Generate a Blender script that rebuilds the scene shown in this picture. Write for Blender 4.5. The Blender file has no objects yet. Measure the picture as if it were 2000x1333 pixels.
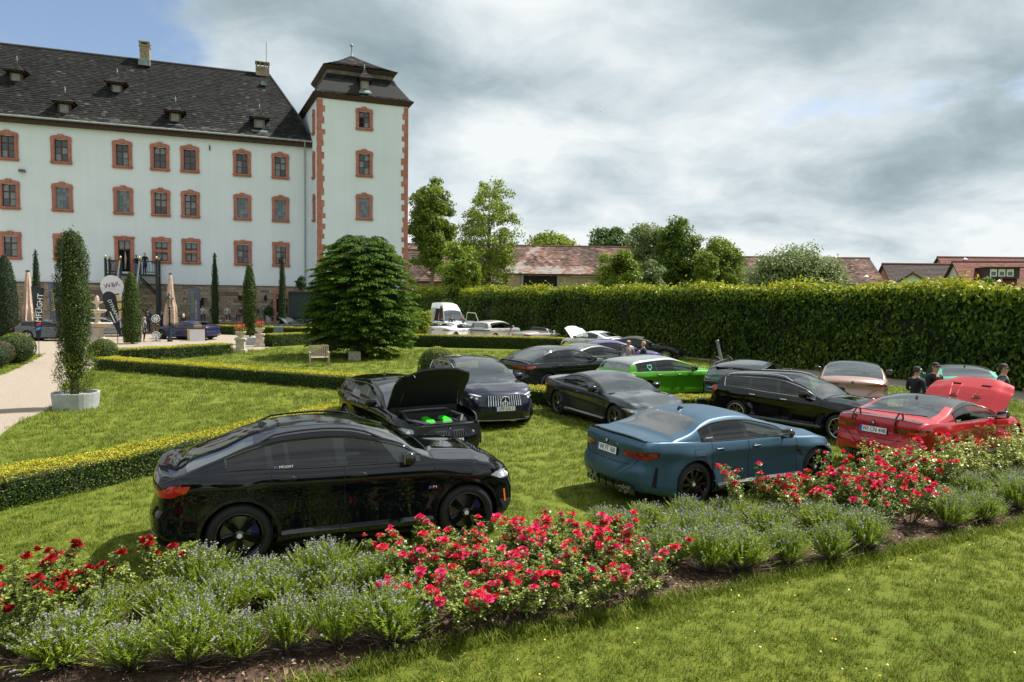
# Castle garden car meet: everything is built in code (metres, Z up, camera looks along +Y)
import bpy, bmesh, math, random
import numpy as np
from math import radians, sin, cos, pi, sqrt, atan2
from mathutils import Vector, Matrix
from mathutils.bvhtree import BVHTree
from mathutils.geometry import delaunay_2d_cdt

SC = bpy.context.scene
COL = SC.collection
random.seed(7)
RNG = np.random.default_rng(11)

# ------------------------------------------------------------------ camera
cam_d = bpy.data.cameras.new('camera')
cam_d.sensor_width = 36.0
cam_d.lens = 24.0
cam_d.clip_start = 0.1
cam_d.clip_end = 3000
cam = bpy.data.objects.new('camera', cam_d)
COL.objects.link(cam)
PITCH, ROLL = radians(3.6), radians(0.8)
_f = Vector((0, cos(PITCH), -sin(PITCH)))
_r = Vector((1, 0, 0))
_u = _r.cross(_f)
_R = cos(ROLL) * _r + sin(ROLL) * _u
_U = -sin(ROLL) * _r + cos(ROLL) * _u
_m = Matrix((_R, _U, -_f)).transposed().to_4x4()
_m.translation = (0, 0, 3.3)
cam.matrix_world = _m
SC.camera = cam

# ------------------------------------------------------------------ sky, sun, exposure
SUN_EL, SUN_AZ = radians(56), radians(64)          # azimuth from +Y towards +X
TO_SUN = Vector((sin(SUN_AZ) * cos(SUN_EL), cos(SUN_AZ) * cos(SUN_EL), sin(SUN_EL)))
world = bpy.data.worlds.new('World')
SC.world = world
world.use_nodes = True


def build_world():
    nt = world.node_tree
    N, L = nt.nodes, nt.links
    N.clear()
    out = N.new('ShaderNodeOutputWorld')
    sky = N.new('ShaderNodeTexSky')
    sky.sky_type = 'NISHITA'
    sky.sun_disc = False
    sky.sun_elevation = SUN_EL
    sky.sun_rotation = SUN_AZ
    sky.dust_density = 1.6
    bg = N.new('ShaderNodeBackground')
    bg.inputs[1].default_value = 0.10
    L.new(sky.outputs[0], bg.inputs[0])
    tc = N.new('ShaderNodeTexCoord')
    nrm = N.new('ShaderNodeVectorMath'); nrm.operation = 'NORMALIZE'
    L.new(tc.outputs['Generated'], nrm.inputs[0])
    sep = N.new('ShaderNodeSeparateXYZ')
    L.new(nrm.outputs[0], sep.inputs[0])

    def math_(op, a, b=None, clamp=False):
        n = N.new('ShaderNodeMath'); n.operation = op; n.use_clamp = clamp
        for i, v in enumerate((a, b)):
            if v is None:
                continue
            if isinstance(v, (int, float)):
                n.inputs[i].default_value = v
            else:
                L.new(v, n.inputs[i])
        return n.outputs[0]
    zc = math_('MAXIMUM', sep.outputs[2], 0.0)
    den = math_('ADD', zc, 0.30)
    cx = math_('DIVIDE', sep.outputs[0], den)
    cy = math_('DIVIDE', sep.outputs[1], den)
    comb = N.new('ShaderNodeCombineXYZ')
    L.new(cx, comb.inputs[0]); L.new(cy, comb.inputs[1])
    comb.inputs[2].default_value = 3.7

    def noise(scale, detail, rough, dist=0.0, off=(0, 0, 0)):
        mp = N.new('ShaderNodeMapping')
        mp.inputs['Location'].default_value = off
        L.new(comb.outputs[0], mp.inputs[0])
        n = N.new('ShaderNodeTexNoise')
        n.inputs['Scale'].default_value = scale
        n.inputs['Detail'].default_value = detail
        n.inputs['Roughness'].default_value = rough
        n.inputs['Distortion'].default_value = dist
        L.new(mp.outputs[0], n.inputs['Vector'])
        return n.outputs[0]

    def blob(d, width):
        dv = Vector(d).normalized()
        dp = N.new('ShaderNodeVectorMath'); dp.operation = 'DOT_PRODUCT'
        L.new(nrm.outputs[0], dp.inputs[0]); dp.inputs[1].default_value = dv
        mr = N.new('ShaderNodeMapRange'); mr.interpolation_type = 'SMOOTHSTEP'
        mr.inputs[1].default_value = cos(radians(width)); mr.inputs[2].default_value = 1.0
        L.new(dp.outputs[1] if 1 else dp.outputs[0], mr.inputs[0])
        return mr.outputs[0]
    n1 = noise(1.5, 7, 0.55, 0.25, (0.2, 0.9, 0))      # cover
    n2 = noise(1.6, 6, 0.50, 0.3, (4.3, 1.7, 0))       # thickness: dark bellies
    n3 = noise(4.6, 8, 0.62, 0.5, (1.3, 2.2, 0))
    # a gap of blue towards the upper left
    hole = blob((-0.58, 1, 0.44), 13)
    cov = math_('SUBTRACT', math_('ADD', n1, math_('MULTIPLY', n3, 0.22)), math_('MULTIPLY', hole, 0.36))
    cov = math_('ADD', cov, 0.065)
    mr = N.new('ShaderNodeMapRange'); mr.interpolation_type = 'SMOOTHSTEP'
    mr.inputs[1].default_value = 0.40; mr.inputs[2].default_value = 0.53
    L.new(cov, mr.inputs[0])
    # thick grey masses
    d1 = blob((0.50, 1, 0.38), 19)
    d2 = blob((0.78, 1, 0.20), 13)
    d3 = blob((-0.36, 1, 0.40), 15)
    thick = math_('ADD', n2, math_('SUBTRACT', math_('MULTIPLY', n3, 0.32), 0.10))
    thick = math_('ADD', thick, math_('MULTIPLY', math_('ADD', d1, math_('ADD', math_('MULTIPLY', d2, 0.5), d3)), 0.12))
    hz = math_('SUBTRACT', 0.14, math_('MULTIPLY', zc, 0.8))          # thinner veil towards the horizon
    thick = math_('SUBTRACT', thick, math_('MAXIMUM', hz, 0.0))
    ramp = N.new('ShaderNodeValToRGB')
    e = ramp.color_ramp.elements
    e[0].position = 0.45; e[0].color = (0.95, 0.99, 1.0, 1)
    e[1].position = 0.92; e[1].color = (0.25, 0.33, 0.37, 1)
    m = e.new(0.58); m.color = (0.70, 0.79, 0.83, 1)
    m = e.new(0.74); m.color = (0.43, 0.53, 0.575, 1)
    L.new(thick, ramp.inputs[0])
    bg2 = N.new('ShaderNodeBackground')
    bg2.inputs[1].default_value = CLOUD_STRENGTH
    L.new(ramp.outputs[0], bg2.inputs[0])
    mix = N.new('ShaderNodeMixShader')
    L.new(mr.outputs[0], mix.inputs[0])
    L.new(bg.outputs[0], mix.inputs[1]); L.new(bg2.outputs[0], mix.inputs[2])
    L.new(mix.outputs[0], out.inputs[0])


CLOUD_STRENGTH = 0.60
build_world()
sun_d = bpy.data.lights.new('sun', 'SUN')
sun_d.energy = 5.0
sun_d.angle = radians(0.9)
sun_d.color = (1.0, 0.96, 0.90)
sun = bpy.data.objects.new('sun', sun_d)
sun.rotation_euler = (-TO_SUN).to_track_quat('-Z', 'Y').to_euler()
sun.location = (20, 10, 40)
COL.objects.link(sun)
SC.view_settings.view_transform = 'Standard'
SC.view_settings.look = 'None'
SC.view_settings.gamma = 1.0
SC.view_settings.exposure = 0.68
try:
    SC.view_settings.use_curve_mapping = False
except Exception:
    pass
SC.cycles.max_bounces = 6
SC.cycles.transparent_max_bounces = 12
SC.cycles.caustics_reflective = False
SC.cycles.caustics_refractive = False
SC.cycles.use_denoising = True

# ------------------------------------------------------------------ helpers
MATS = {}


def pm(name, col, rough=0.5, metal=0.0, coat=0.0, crough=0.03, spec=0.5, var=None, bump=None, var2=None):
    """Principled material; var=(scale, amount, detail) noise on the colour, bump=(scale, strength, distance)."""
    if name in MATS:
        return MATS[name]
    m = bpy.data.materials.new(name)
    m.use_nodes = True
    nt = m.node_tree
    b = nt.nodes['Principled BSDF']
    b.inputs['Base Color'].default_value = (*col, 1)
    b.inputs['Roughness'].default_value = rough
    b.inputs['Metallic'].default_value = metal
    b.inputs['Specular IOR Level'].default_value = spec
    b.inputs['Coat Weight'].default_value = coat
    b.inputs['Coat Roughness'].default_value = crough
    if var or bump:
        tc = nt.nodes.new('ShaderNodeTexCoord')
    if var:
        n = nt.nodes.new('ShaderNodeTexNoise')
        n.inputs['Scale'].default_value = var[0]
        n.inputs['Detail'].default_value = var[2] if len(var) > 2 else 5
        nt.links.new(tc.outputs['Object'], n.inputs['Vector'])
        r = nt.nodes.new('ShaderNodeValToRGB')
        a = var[1]
        c2 = var2 if var2 else tuple(min(1, c * (1 + a)) for c in col)
        r.color_ramp.elements[0].position = 0.32
        r.color_ramp.elements[1].position = 0.68
        r.color_ramp.elements[0].color = (*[c * (1 - a) for c in col], 1)
        r.color_ramp.elements[1].color = (*c2, 1)
        nt.links.new(n.outputs[0], r.inputs[0])
        nt.links.new(r.outputs[0], b.inputs['Base Color'])
    if bump:
        n = nt.nodes.new('ShaderNodeTexNoise')
        n.inputs['Scale'].default_value = bump[0]
        n.inputs['Detail'].default_value = 6
        nt.links.new(tc.outputs['Object'], n.inputs['Vector'])
        bp = nt.nodes.new('ShaderNodeBump')
        bp.inputs['Strength'].default_value = bump[1]
        bp.inputs['Distance'].default_value = bump[2]
        nt.links.new(n.outputs[0], bp.inputs['Height'])
        nt.links.new(bp.outputs[0], b.inputs['Normal'])
    MATS[name] = m
    return m


def tone_mat(name, cols, rough=0.6, trans=0.0, spec=0.3):
    """Colour picked from a ramp by the per-face attribute 'tone' (each leaf, stone or slate has its own)."""
    if name in MATS:
        return MATS[name]
    m = bpy.data.materials.new(name)
    m.use_nodes = True
    nt = m.node_tree
    b = nt.nodes['Principled BSDF']
    b.inputs['Roughness'].default_value = rough
    b.inputs['Specular IOR Level'].default_value = spec
    at = nt.nodes.new('ShaderNodeAttribute')
    at.attribute_name = 'tone'
    r = nt.nodes.new('ShaderNodeValToRGB')
    e = r.color_ramp.elements
    e[0].position = 0; e[0].color = (*cols[0], 1)
    e[1].position = 1; e[1].color = (*cols[-1], 1)
    for i, c in enumerate(cols[1:-1]):
        x = e.new((i + 1) / (len(cols) - 1)); x.color = (*c, 1)
    nt.links.new(at.outputs['Fac'], r.inputs[0])
    nt.links.new(r.outputs[0], b.inputs['Base Color'])
    if trans:
        t = nt.nodes.new('ShaderNodeBsdfTranslucent')
        nt.links.new(r.outputs[0], t.inputs[0])
        mx = nt.nodes.new('ShaderNodeMixShader')
        mx.inputs[0].default_value = trans
        o = nt.nodes['Material Output']
        nt.links.new(b.outputs[0], mx.inputs[1]); nt.links.new(t.outputs[0], mx.inputs[2])
        nt.links.new(mx.outputs[0], o.inputs[0])
    MATS[name] = m
    return m


def glass_mat(name, tint, fres=1.45, rough=0.01):
    """Thin window glass: tinted see-through plus a mirror coat that grows towards grazing angles."""
    if name in MATS:
        return MATS[name]
    m = bpy.data.materials.new(name)
    m.use_nodes = True
    nt = m.node_tree
    nt.nodes.clear()
    o = nt.nodes.new('ShaderNodeOutputMaterial')
    t = nt.nodes.new('ShaderNodeBsdfTransparent'); t.inputs[0].default_value = (*tint, 1)
    g = nt.nodes.new('ShaderNodeBsdfGlossy'); g.inputs['Roughness'].default_value = rough
    g.inputs[0].default_value = (1, 1, 1, 1)
    f = nt.nodes.new('ShaderNodeFresnel')
    ge = nt.nodes.new('ShaderNodeNewGeometry')
    ma = nt.nodes.new('ShaderNodeMapRange')        # a thin pane mirrors alike from both sides
    ma.inputs[3].default_value = fres; ma.inputs[4].default_value = 1 / fres
    nt.links.new(ge.outputs['Backfacing'], ma.inputs[0]); nt.links.new(ma.outputs[0], f.inputs[0])
    mx = nt.nodes.new('ShaderNodeMixShader')
    nt.links.new(f.outputs[0], mx.inputs[0])
    nt.links.new(t.outputs[0], mx.inputs[1]); nt.links.new(g.outputs[0], mx.inputs[2])
    nt.links.new(mx.outputs[0], o.inputs[0])
    MATS[name] = m
    return m


def props(o, label=None, cat=None, group=None, kind=None):
    if label: o['label'] = label
    if cat: o['category'] = cat
    if group: o['group'] = group
    if kind: o['kind'] = kind
    return o


def ob(name, me, mat=None, parent=None, loc=None, rot=None, scale=None):
    o = bpy.data.objects.new(name, me)
    COL.objects.link(o)
    if mat is not None and me is not None and not me.materials:
        me.materials.append(mat)
    if parent is not None: o.parent = parent
    if loc is not None: o.location = loc
    if rot is not None: o.rotation_euler = rot
    if scale is not None: o.scale = scale if hasattr(scale, '__len__') else (scale,) * 3
    return o


def thing(name, label, cat, loc=(0, 0, 0), rotz=0.0, group=None):
    o = bpy.data.objects.new(name, None)
    COL.objects.link(o)
    o.location = loc
    o.rotation_euler = (0, 0, rotz)
    o.empty_display_size = 0.2
    return props(o, label, cat, group)


def copy_tree(o, parent=None):
    c = o.copy()
    COL.objects.link(c)
    c.parent = parent
    for ch in o.children:
        copy_tree(ch, c)
    return c


class MB:
    """Collects vertices and faces; build() links ONE mesh object."""
    def __init__(s):
        s.v = []; s.f = []; s.t = []

    def add(s, vs, fs, tone=0.5):
        n = len(s.v)
        s.v.extend([tuple(p) for p in vs])
        s.f.extend([tuple(i + n for i in f) for f in fs])
        s.t.extend([tone] * len(fs))
        return s

    def box(s, c, d, rz=0.0, rx=0.0, ry=0.0, tone=0.5, taper=1.0):
        x, y, z = d[0] / 2, d[1] / 2, d[2] / 2
        vs = [Vector((sx * x * (taper if sz > 0 else 1), sy * y * (taper if sz > 0 else 1), sz * z)) for sz in (-1, 1) for sy in (-1, 1) for sx in (-1, 1)]
        if rz or rx or ry:
            R = Matrix.Rotation(rz, 3, 'Z') @ Matrix.Rotation(ry, 3, 'Y') @ Matrix.Rotation(rx, 3, 'X')
            vs = [R @ p for p in vs]
        c = Vector(c)
        return s.add([p + c for p in vs], [(0, 2, 3, 1), (4, 5, 7, 6), (0, 1, 5, 4), (1, 3, 7, 5), (3, 2, 6, 7), (2, 0, 4, 6)], tone)

    def tube(s, pts, rad, seg=8, cap=True, tone=0.5):
        pts = [Vector(p) for p in pts]
        if not hasattr(rad, '__len__'): rad = [rad] * len(pts)
        n0 = len(s.v); prev = None
        for i, p in enumerate(pts):
            d = (pts[min(i + 1, len(pts) - 1)] - pts[max(i - 1, 0)]).normalized()
            a = prev if prev is not None else (Vector((1, 0, 0)) if abs(d.x) < 0.9 else Vector((0, 1, 0)))
            a = (a - d * a.dot(d)).normalized(); prev = a
            b = d.cross(a)
            for k in range(seg):
                t = 2 * pi * k / seg
                s.v.append(tuple(p + (a * cos(t) + b * sin(t)) * rad[i]))
        for i in range(len(pts) - 1):
            for k in range(seg):
                k2 = (k + 1) % seg
                s.f.append((n0 + i * seg + k, n0 + i * seg + k2, n0 + (i + 1) * seg + k2, n0 + (i + 1) * seg + k)); s.t.append(tone)
        if cap:
            s.f.append(tuple(n0 + k for k in reversed(range(seg)))); s.t.append(tone)
            m = n0 + (len(pts) - 1) * seg
            s.f.append(tuple(m + k for k in range(seg))); s.t.append(tone)
        return s

    def lathe(s, prof, seg=24, c=(0, 0, 0), axis='Z', tone=0.5, flute=0.0, nf=0):
        n0 = len(s.v)
        for r, z in prof:
            for k in range(seg):
                t = 2 * pi * k / seg
                rr = r * (1 + flute * cos(nf * t)) if nf else r
                p = (rr * cos(t), rr * sin(t), z)
                if axis == 'Y': p = (p[0], p[2], p[1])
                elif axis == 'X': p = (p[2], p[0], p[1])
                s.v.append((p[0] + c[0], p[1] + c[1], p[2] + c[2]))
        for i in range(len(prof) - 1):
            for k in range(seg):
                k2 = (k + 1) % seg
                q = (n0 + i * seg + k, n0 + i * seg + k2, n0 + (i + 1) * seg + k2, n0 + (i + 1) * seg + k)
                s.f.append(q if axis != 'Y' else q[::-1]); s.t.append(tone)
        return s

    def prism(s, poly, y0, y1, axis='Y', tone=0.5):
        """poly in (a, b); extruded along the axis. axis Y: (a, y, b); Z: (a, b, z); X: (x, a, b)"""
        n = len(poly)
        def P(a, b, h):
            return (a, h, b) if axis == 'Y' else ((a, b, h) if axis == 'Z' else (h, a, b))
        vs = [P(a, b, y0) for a, b in poly] + [P(a, b, y1) for a, b in poly]
        fs = [tuple(range(n)), tuple(reversed(range(n, 2 * n)))] + [(i, i + n, (i + 1) % n + n, (i + 1) % n) for i in range(n)]
        return s.add(vs, fs, tone)

    def ring(s, outer, inner, y0, y1):
        """frame between two outlines of equal length in the XZ plane, front at y0, back at y1"""
        n = len(outer)
        vs = [(a, y0, b) for a, b in outer] + [(a, y0, b) for a, b in inner] + [(a, y1, b) for a, b in outer] + [(a, y1, b) for a, b in inner]
        fs = []
        for i in range(n):
            j = (i + 1) % n
            fs += [(i, j, n + j, n + i), (i, 2 * n + i, 2 * n + j, j), (n + i, n + j, 3 * n + j, 3 * n + i)]
        return s.add(vs, fs)

    def mesh(s, name, smooth=False, tones=False):
        me = bpy.data.meshes.new(name)
        me.from_pydata(s.v, [], s.f)
        bm = bmesh.new(); bm.from_mesh(me)
        if not tones:
            bmesh.ops.recalc_face_normals(bm, faces=bm.faces)
        bm.to_mesh(me); bm.free()
        if smooth:
            me.polygons.foreach_set('use_smooth', [True] * len(me.polygons))
        if tones:
            a = me.attributes.new('tone', 'FLOAT', 'FACE')
            a.data.foreach_set('value', s.t)
        me.update()
        return me

    def build(s, name, mat, parent=None, smooth=False, tones=False, **k):
        return ob(name, s.mesh(name, smooth, tones), mat, parent, **k)


def np_mesh(name, verts, quads, tone=None, smooth=False):
    """fast mesh from numpy arrays: verts (n,3), quads (m,4)"""
    me = bpy.data.meshes.new(name)
    nv, nf = len(verts), len(quads)
    me.vertices.add(nv)
    me.vertices.foreach_set('co', np.ascontiguousarray(verts, np.float32).ravel())
    k = quads.shape[1]
    me.loops.add(nf * k)
    me.loops.foreach_set('vertex_index', np.ascontiguousarray(quads, np.int32).ravel())
    me.polygons.add(nf)
    me.polygons.foreach_set('loop_start', np.arange(0, nf * k, k, dtype=np.int32))
    if smooth:
        me.polygons.foreach_set('use_smooth', np.ones(nf, bool))
    me.update(calc_edges=True)
    if tone is not None:
        a = me.attributes.new('tone', 'FLOAT', 'FACE')
        a.data.foreach_set('value', np.ascontiguousarray(np.clip(tone, 0, 1), np.float32))
    return me


def text(body, size, mat, parent, loc, rot, name='lettering', depth=0.002, align='CENTER', sx=1.0):
    cu = bpy.data.curves.new(name, 'FONT')
    cu.body = body; cu.size = size; cu.extrude = depth
    cu.align_x = align; cu.align_y = 'CENTER'
    cu.resolution_u = 2
    tmp = bpy.data.objects.new(name, cu)
    me = bpy.data.meshes.new_from_object(tmp)
    bpy.data.objects.remove(tmp)
    me.materials.clear(); me.materials.append(mat)
    return ob(name, me, None, parent, loc, rot, (sx, 1, 1))


def pchip(pts):
    """monotone cubic through (x, y) control points; returns a vectorised function"""
    p = sorted(pts)
    x = np.array([a for a, _ in p], float); y = np.array([b for _, b in p], float)
    h = np.diff(x); d = np.diff(y) / h
    m = np.zeros(len(x))
    m[0], m[-1] = d[0], d[-1]
    for i in range(1, len(x) - 1):
        if d[i - 1] * d[i] > 0:
            w1, w2 = 2 * h[i] + h[i - 1], h[i] + 2 * h[i - 1]
            m[i] = (w1 + w2) / (w1 / d[i - 1] + w2 / d[i])
    def fn(q):
        q = np.clip(np.asarray(q, float), x[0], x[-1])
        i = np.clip(np.searchsorted(x, q) - 1, 0, len(h) - 1)
        t = (q - x[i]) / h[i]
        return (2 * t**3 - 3 * t**2 + 1) * y[i] + (t**3 - 2 * t**2 + t) * h[i] * m[i] + (-2 * t**3 + 3 * t**2) * y[i + 1] + (t**3 - t**2) * h[i] * m[i + 1]
    return fn
# ------------------------------------------------------------------ ground, paths, bed
def lawn_material():
    m = bpy.data.materials.new('lawn'); m.use_nodes = True
    nt = m.node_tree; N, L = nt.nodes, nt.links
    b = N['Principled BSDF']; b.inputs['Roughness'].default_value = 0.85
    b.inputs['Specular IOR Level'].default_value = 0.15
    tc = N.new('ShaderNodeTexCoord')
    def noise(s, d, r=0.6):
        n = N.new('ShaderNodeTexNoise'); n.inputs['Scale'].default_value = s
        n.inputs['Detail'].default_value = d; n.inputs['Roughness'].default_value = r
        L.new(tc.outputs['Object'], n.inputs['Vector']); return n.outputs[0]
    def ramp(fac, cols, a=0.3, z=0.7):
        r = N.new('ShaderNodeValToRGB'); e = r.color_ramp.elements
        e[0].position = a; e[0].color = (*cols[0], 1); e[1].position = z; e[1].color = (*cols[1], 1)
        L.new(fac, r.inputs[0]); return r.outputs[0]
    big = ramp(noise(0.55, 6, 0.65), ((0.085, 0.132, 0.010), (0.21, 0.22, 0.028)))
    fine = ramp(noise(26, 4, 0.7), ((0.04, 0.075, 0.007), (0.21, 0.235, 0.036)), 0.25, 0.75)
    mx = N.new('ShaderNodeMix'); mx.data_type = 'RGBA'; mx.inputs[0].default_value = 0.5
    L.new(big, mx.inputs[6]); L.new(fine, mx.inputs[7])
    L.new(mx.outputs[2], b.inputs['Base Color'])
    bp = N.new('ShaderNodeBump'); bp.inputs['Strength'].default_value = 0.9; bp.inputs['Distance'].default_value = 0.03
    L.new(noise(40, 5, 0.7), bp.inputs['Height']); L.new(bp.outputs[0], b.inputs['Normal'])
    return m


M_LAWN = lawn_material()
g = MB()
xs = [-900, -300, -100, -50, -25, 0, 25, 50, 100, 300, 900]
ys = [-300, -50, 0, 15, 30, 45, 70, 120, 300, 900, 1600]
g.v = [(x, y, 0) for y in ys for x in xs]
g.f = [(j * 11 + i, j * 11 + i + 1, (j + 1) * 11 + i + 1, (j + 1) * 11 + i) for j in range(10) for i in range(10)]
props(g.build('lawn_ground', M_LAWN), 'sunlit yellow-green garden lawn', kind='structure')

M_GRAVEL = pm('gravel', (0.33, 0.275, 0.215), 0.95, var=(60, 0.35, 6), bump=(90, 0.8, 0.02), spec=0.2)


def smooth_poly(pts, n=4):
    out = []
    k = len(pts)
    for i in range(k):
        p0, p1, p2, p3 = (Vector(pts[(i + d) % k]).to_2d() for d in (-1, 0, 1, 2))
        for j in range(n):
            t = j / n
            out.append(tuple(0.5 * ((2 * p1) + (p2 - p0) * t + (2 * p0 - 5 * p1 + 4 * p2 - p3) * t * t + (3 * p1 - p0 - 3 * p2 + p3) * t**3)))
    return out


def sheet(name, pts, z, mat, label=None, n=4):
    me = bpy.data.meshes.new(name)
    bm = bmesh.new()
    vs = [bm.verts.new((x, y, z)) for x, y in (smooth_poly(pts, n) if n > 1 else pts)]
    es = [bm.edges.new((vs[i], vs[(i + 1) % len(vs)])) for i in range(len(vs))]
    bmesh.ops.triangle_fill(bm, edges=es, use_beauty=True)
    for f in bm.faces:
        if f.normal.z < 0: f.normal_flip()
    bm.to_mesh(me); bm.free()
    return props(ob(name, me, mat), label, kind='structure')


PATH_LEFT = [(-11.2, 13.0), (-12.4, 17.0), (-13.5, 20.2), (-16.4, 25), (-18.1, 29.3), (-20, 33.5), (-20.5, 36.6), (-24.7, 36.6), (-23.9, 34.5), (-21.7, 30.2), (-19.6, 25.6), (-18.2, 20), (-17.5, 13)]
COURT = [(-52, 37), (-36, 40), (-30, 36.6), (-20.5, 36.0), (-17.6, 40.2), (-15.2, 40.6), (-15.4, 43.2), (-17.4, 46.5), (-18, 53), (-23.5, 58.5), (-36, 58), (-54, 50)]
DRIVE = [(-11, 54), (-4.6, 47.6), (3.6, 44.4), (9.3, 40), (11.2, 35.5), (13.2, 30.5), (15.6, 26.5), (19.5, 20), (24, 13), (28.5, 14), (23, 22), (20.6, 25.9), (18.5, 29.2), (15.6, 33), (12.6, 37.8), (7.5, 45.5), (0.5, 55), (-6, 64)]
sheet('gravel_path', PATH_LEFT, 0.008, M_GRAVEL, 'pale gravel path curving towards the castle court')
sheet('court_gravel', COURT, 0.012, M_GRAVEL, 'pale gravel court in front of the castle')
sheet('gravel_drive', DRIVE, 0.008, M_GRAVEL, 'gravel drive along the foot of the tall hedge')
BED = [(-9.5, 2.4), (-6, 3.4), (-2.1, 5.35), (-0.5, 6.3), (0.7, 6.75), (1.9, 7.35), (4.0, 8.35), (5.8, 9.2), (8.0, 10.3), (12, 12.6), (17, 15.6), (16.4, 18.0), (11.6, 14.6), (8.2, 12.3), (5.4, 11.0), (3.0, 10.1), (1.0, 9.1), (-1.2, 7.9), (-4, 6.7), (-7, 5.4), (-10.2, 4.2)]
M_SOIL = pm('bed_soil', (0.085, 0.052, 0.035), 0.95, var=(14, 0.5, 7), bump=(45, 0.9, 0.04), spec=0.2)
sheet('flower_bed_soil', BED, 0.012, M_SOIL, 'dark mulched soil of the rose and lavender bed')

# ------------------------------------------------------------------ castle
FA = radians(19.8)
M_PLASTER = pm('plaster', (0.72, 0.79, 0.86), 0.9, var=(0.35, 0.035, 6), bump=(7, 0.12, 0.03), spec=0.2)
M_SAND = pm('red_sandstone', (0.44, 0.185, 0.140), 0.85, var=(2.2, 0.16, 5), bump=(18, 0.15, 0.02), spec=0.25)
M_BROWN = pm('brown_wood', (0.075, 0.030, 0.022), 0.6, var=(6, 0.3))
M_GREYW = pm('grey_lead', (0.22, 0.24, 0.25), 0.5)
M_LEADSHEET = pm('lead_sheet', (0.19, 0.255, 0.27), 0.55, 0.2, var=(3, 0.25))
M_SLATE = tone_mat('slate', [(0.006, 0.006, 0.006), (0.014, 0.0138, 0.0135), (0.029, 0.028, 0.0265), (0.10, 0.094, 0.087)], 0.8, spec=0.2)
M_STONE = tone_mat('plinth_stone', [(0.15, 0.12, 0.09), (0.27, 0.22, 0.165), (0.34, 0.285, 0.22), (0.42, 0.37, 0.30)], 0.92, spec=0.15)
M_MORTAR = pm('mortar', (0.20, 0.175, 0.14), 0.95, var=(4, 0.25))
M_PANE = pm('dark_pane', (0.020, 0.026, 0.030), 0.04, spec=0.9)
M_PANE2 = pm('pale_pane', (0.16, 0.19, 0.20), 0.10, spec=0.8, var=(3, 0.3))
M_PANE3 = pm('blue_pane', (0.065, 0.095, 0.125), 0.10, spec=0.8, var=(4, 0.35))
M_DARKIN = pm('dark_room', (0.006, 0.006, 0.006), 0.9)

def streak(m, amt):
    """rain streaks: noise drawn out downwards, multiplied on the wash"""
    nt = m.node_tree; N, L = nt.nodes, nt.links; b = N['Principled BSDF']; src = b.inputs['Base Color'].links[0].from_socket
    tc = N.new('ShaderNodeTexCoord'); mp = N.new('ShaderNodeMapping'); mp.inputs['Scale'].default_value = (1.7, 1.7, 0.09)
    n = N.new('ShaderNodeTexNoise'); n.inputs['Scale'].default_value = 1.6; n.inputs['Detail'].default_value = 8; n.inputs['Roughness'].default_value = 0.7
    r = N.new('ShaderNodeValToRGB'); r.color_ramp.elements[0].position = 0.36; r.color_ramp.elements[0].color = (1 - amt, 1 - amt, 1 - amt * 1.15, 1); r.color_ramp.elements[1].position = 0.60
    mx = N.new('ShaderNodeMix'); mx.data_type = 'RGBA'; mx.blend_type = 'MULTIPLY'; mx.inputs[0].default_value = 1
    L.new(tc.outputs['Object'], mp.inputs[0]); L.new(mp.outputs[0], n.inputs['Vector']); L.new(n.outputs[0], r.inputs[0])
    L.new(src, mx.inputs[6]); L.new(r.outputs[0], mx.inputs[7]); L.new(mx.outputs[2], b.inputs['Base Color'])


streak(M_PLASTER, 0.035); streak(M_SAND, 0.14)
castle = thing('castle', 'long white castle with red sandstone windows, slate roof and corner tower', 'castle', (-32.33, 59.0, 0), FA)


def arch_outline(w, z0, z1, rise, cx, n=8):
    """rectangle whose top is a flat segmental arch"""
    pts = [(cx - w / 2, z0), (cx + w / 2, z0)]
    for i in range(n + 1):
        t = 1 - 2 * i / n
        pts.append((cx + t * w / 2, z1 - rise * t * t))
    return pts


UNIT_PANE = {}


def pane_mesh(mat):
    if mat.name not in UNIT_PANE:
        b = MB(); b.box((0, 0, 0), (1, 0.02, 1))
        me = b.mesh('pane'); me.materials.append(mat)
        UNIT_PANE[mat.name] = me
    return UNIT_PANE[mat.name]


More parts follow.
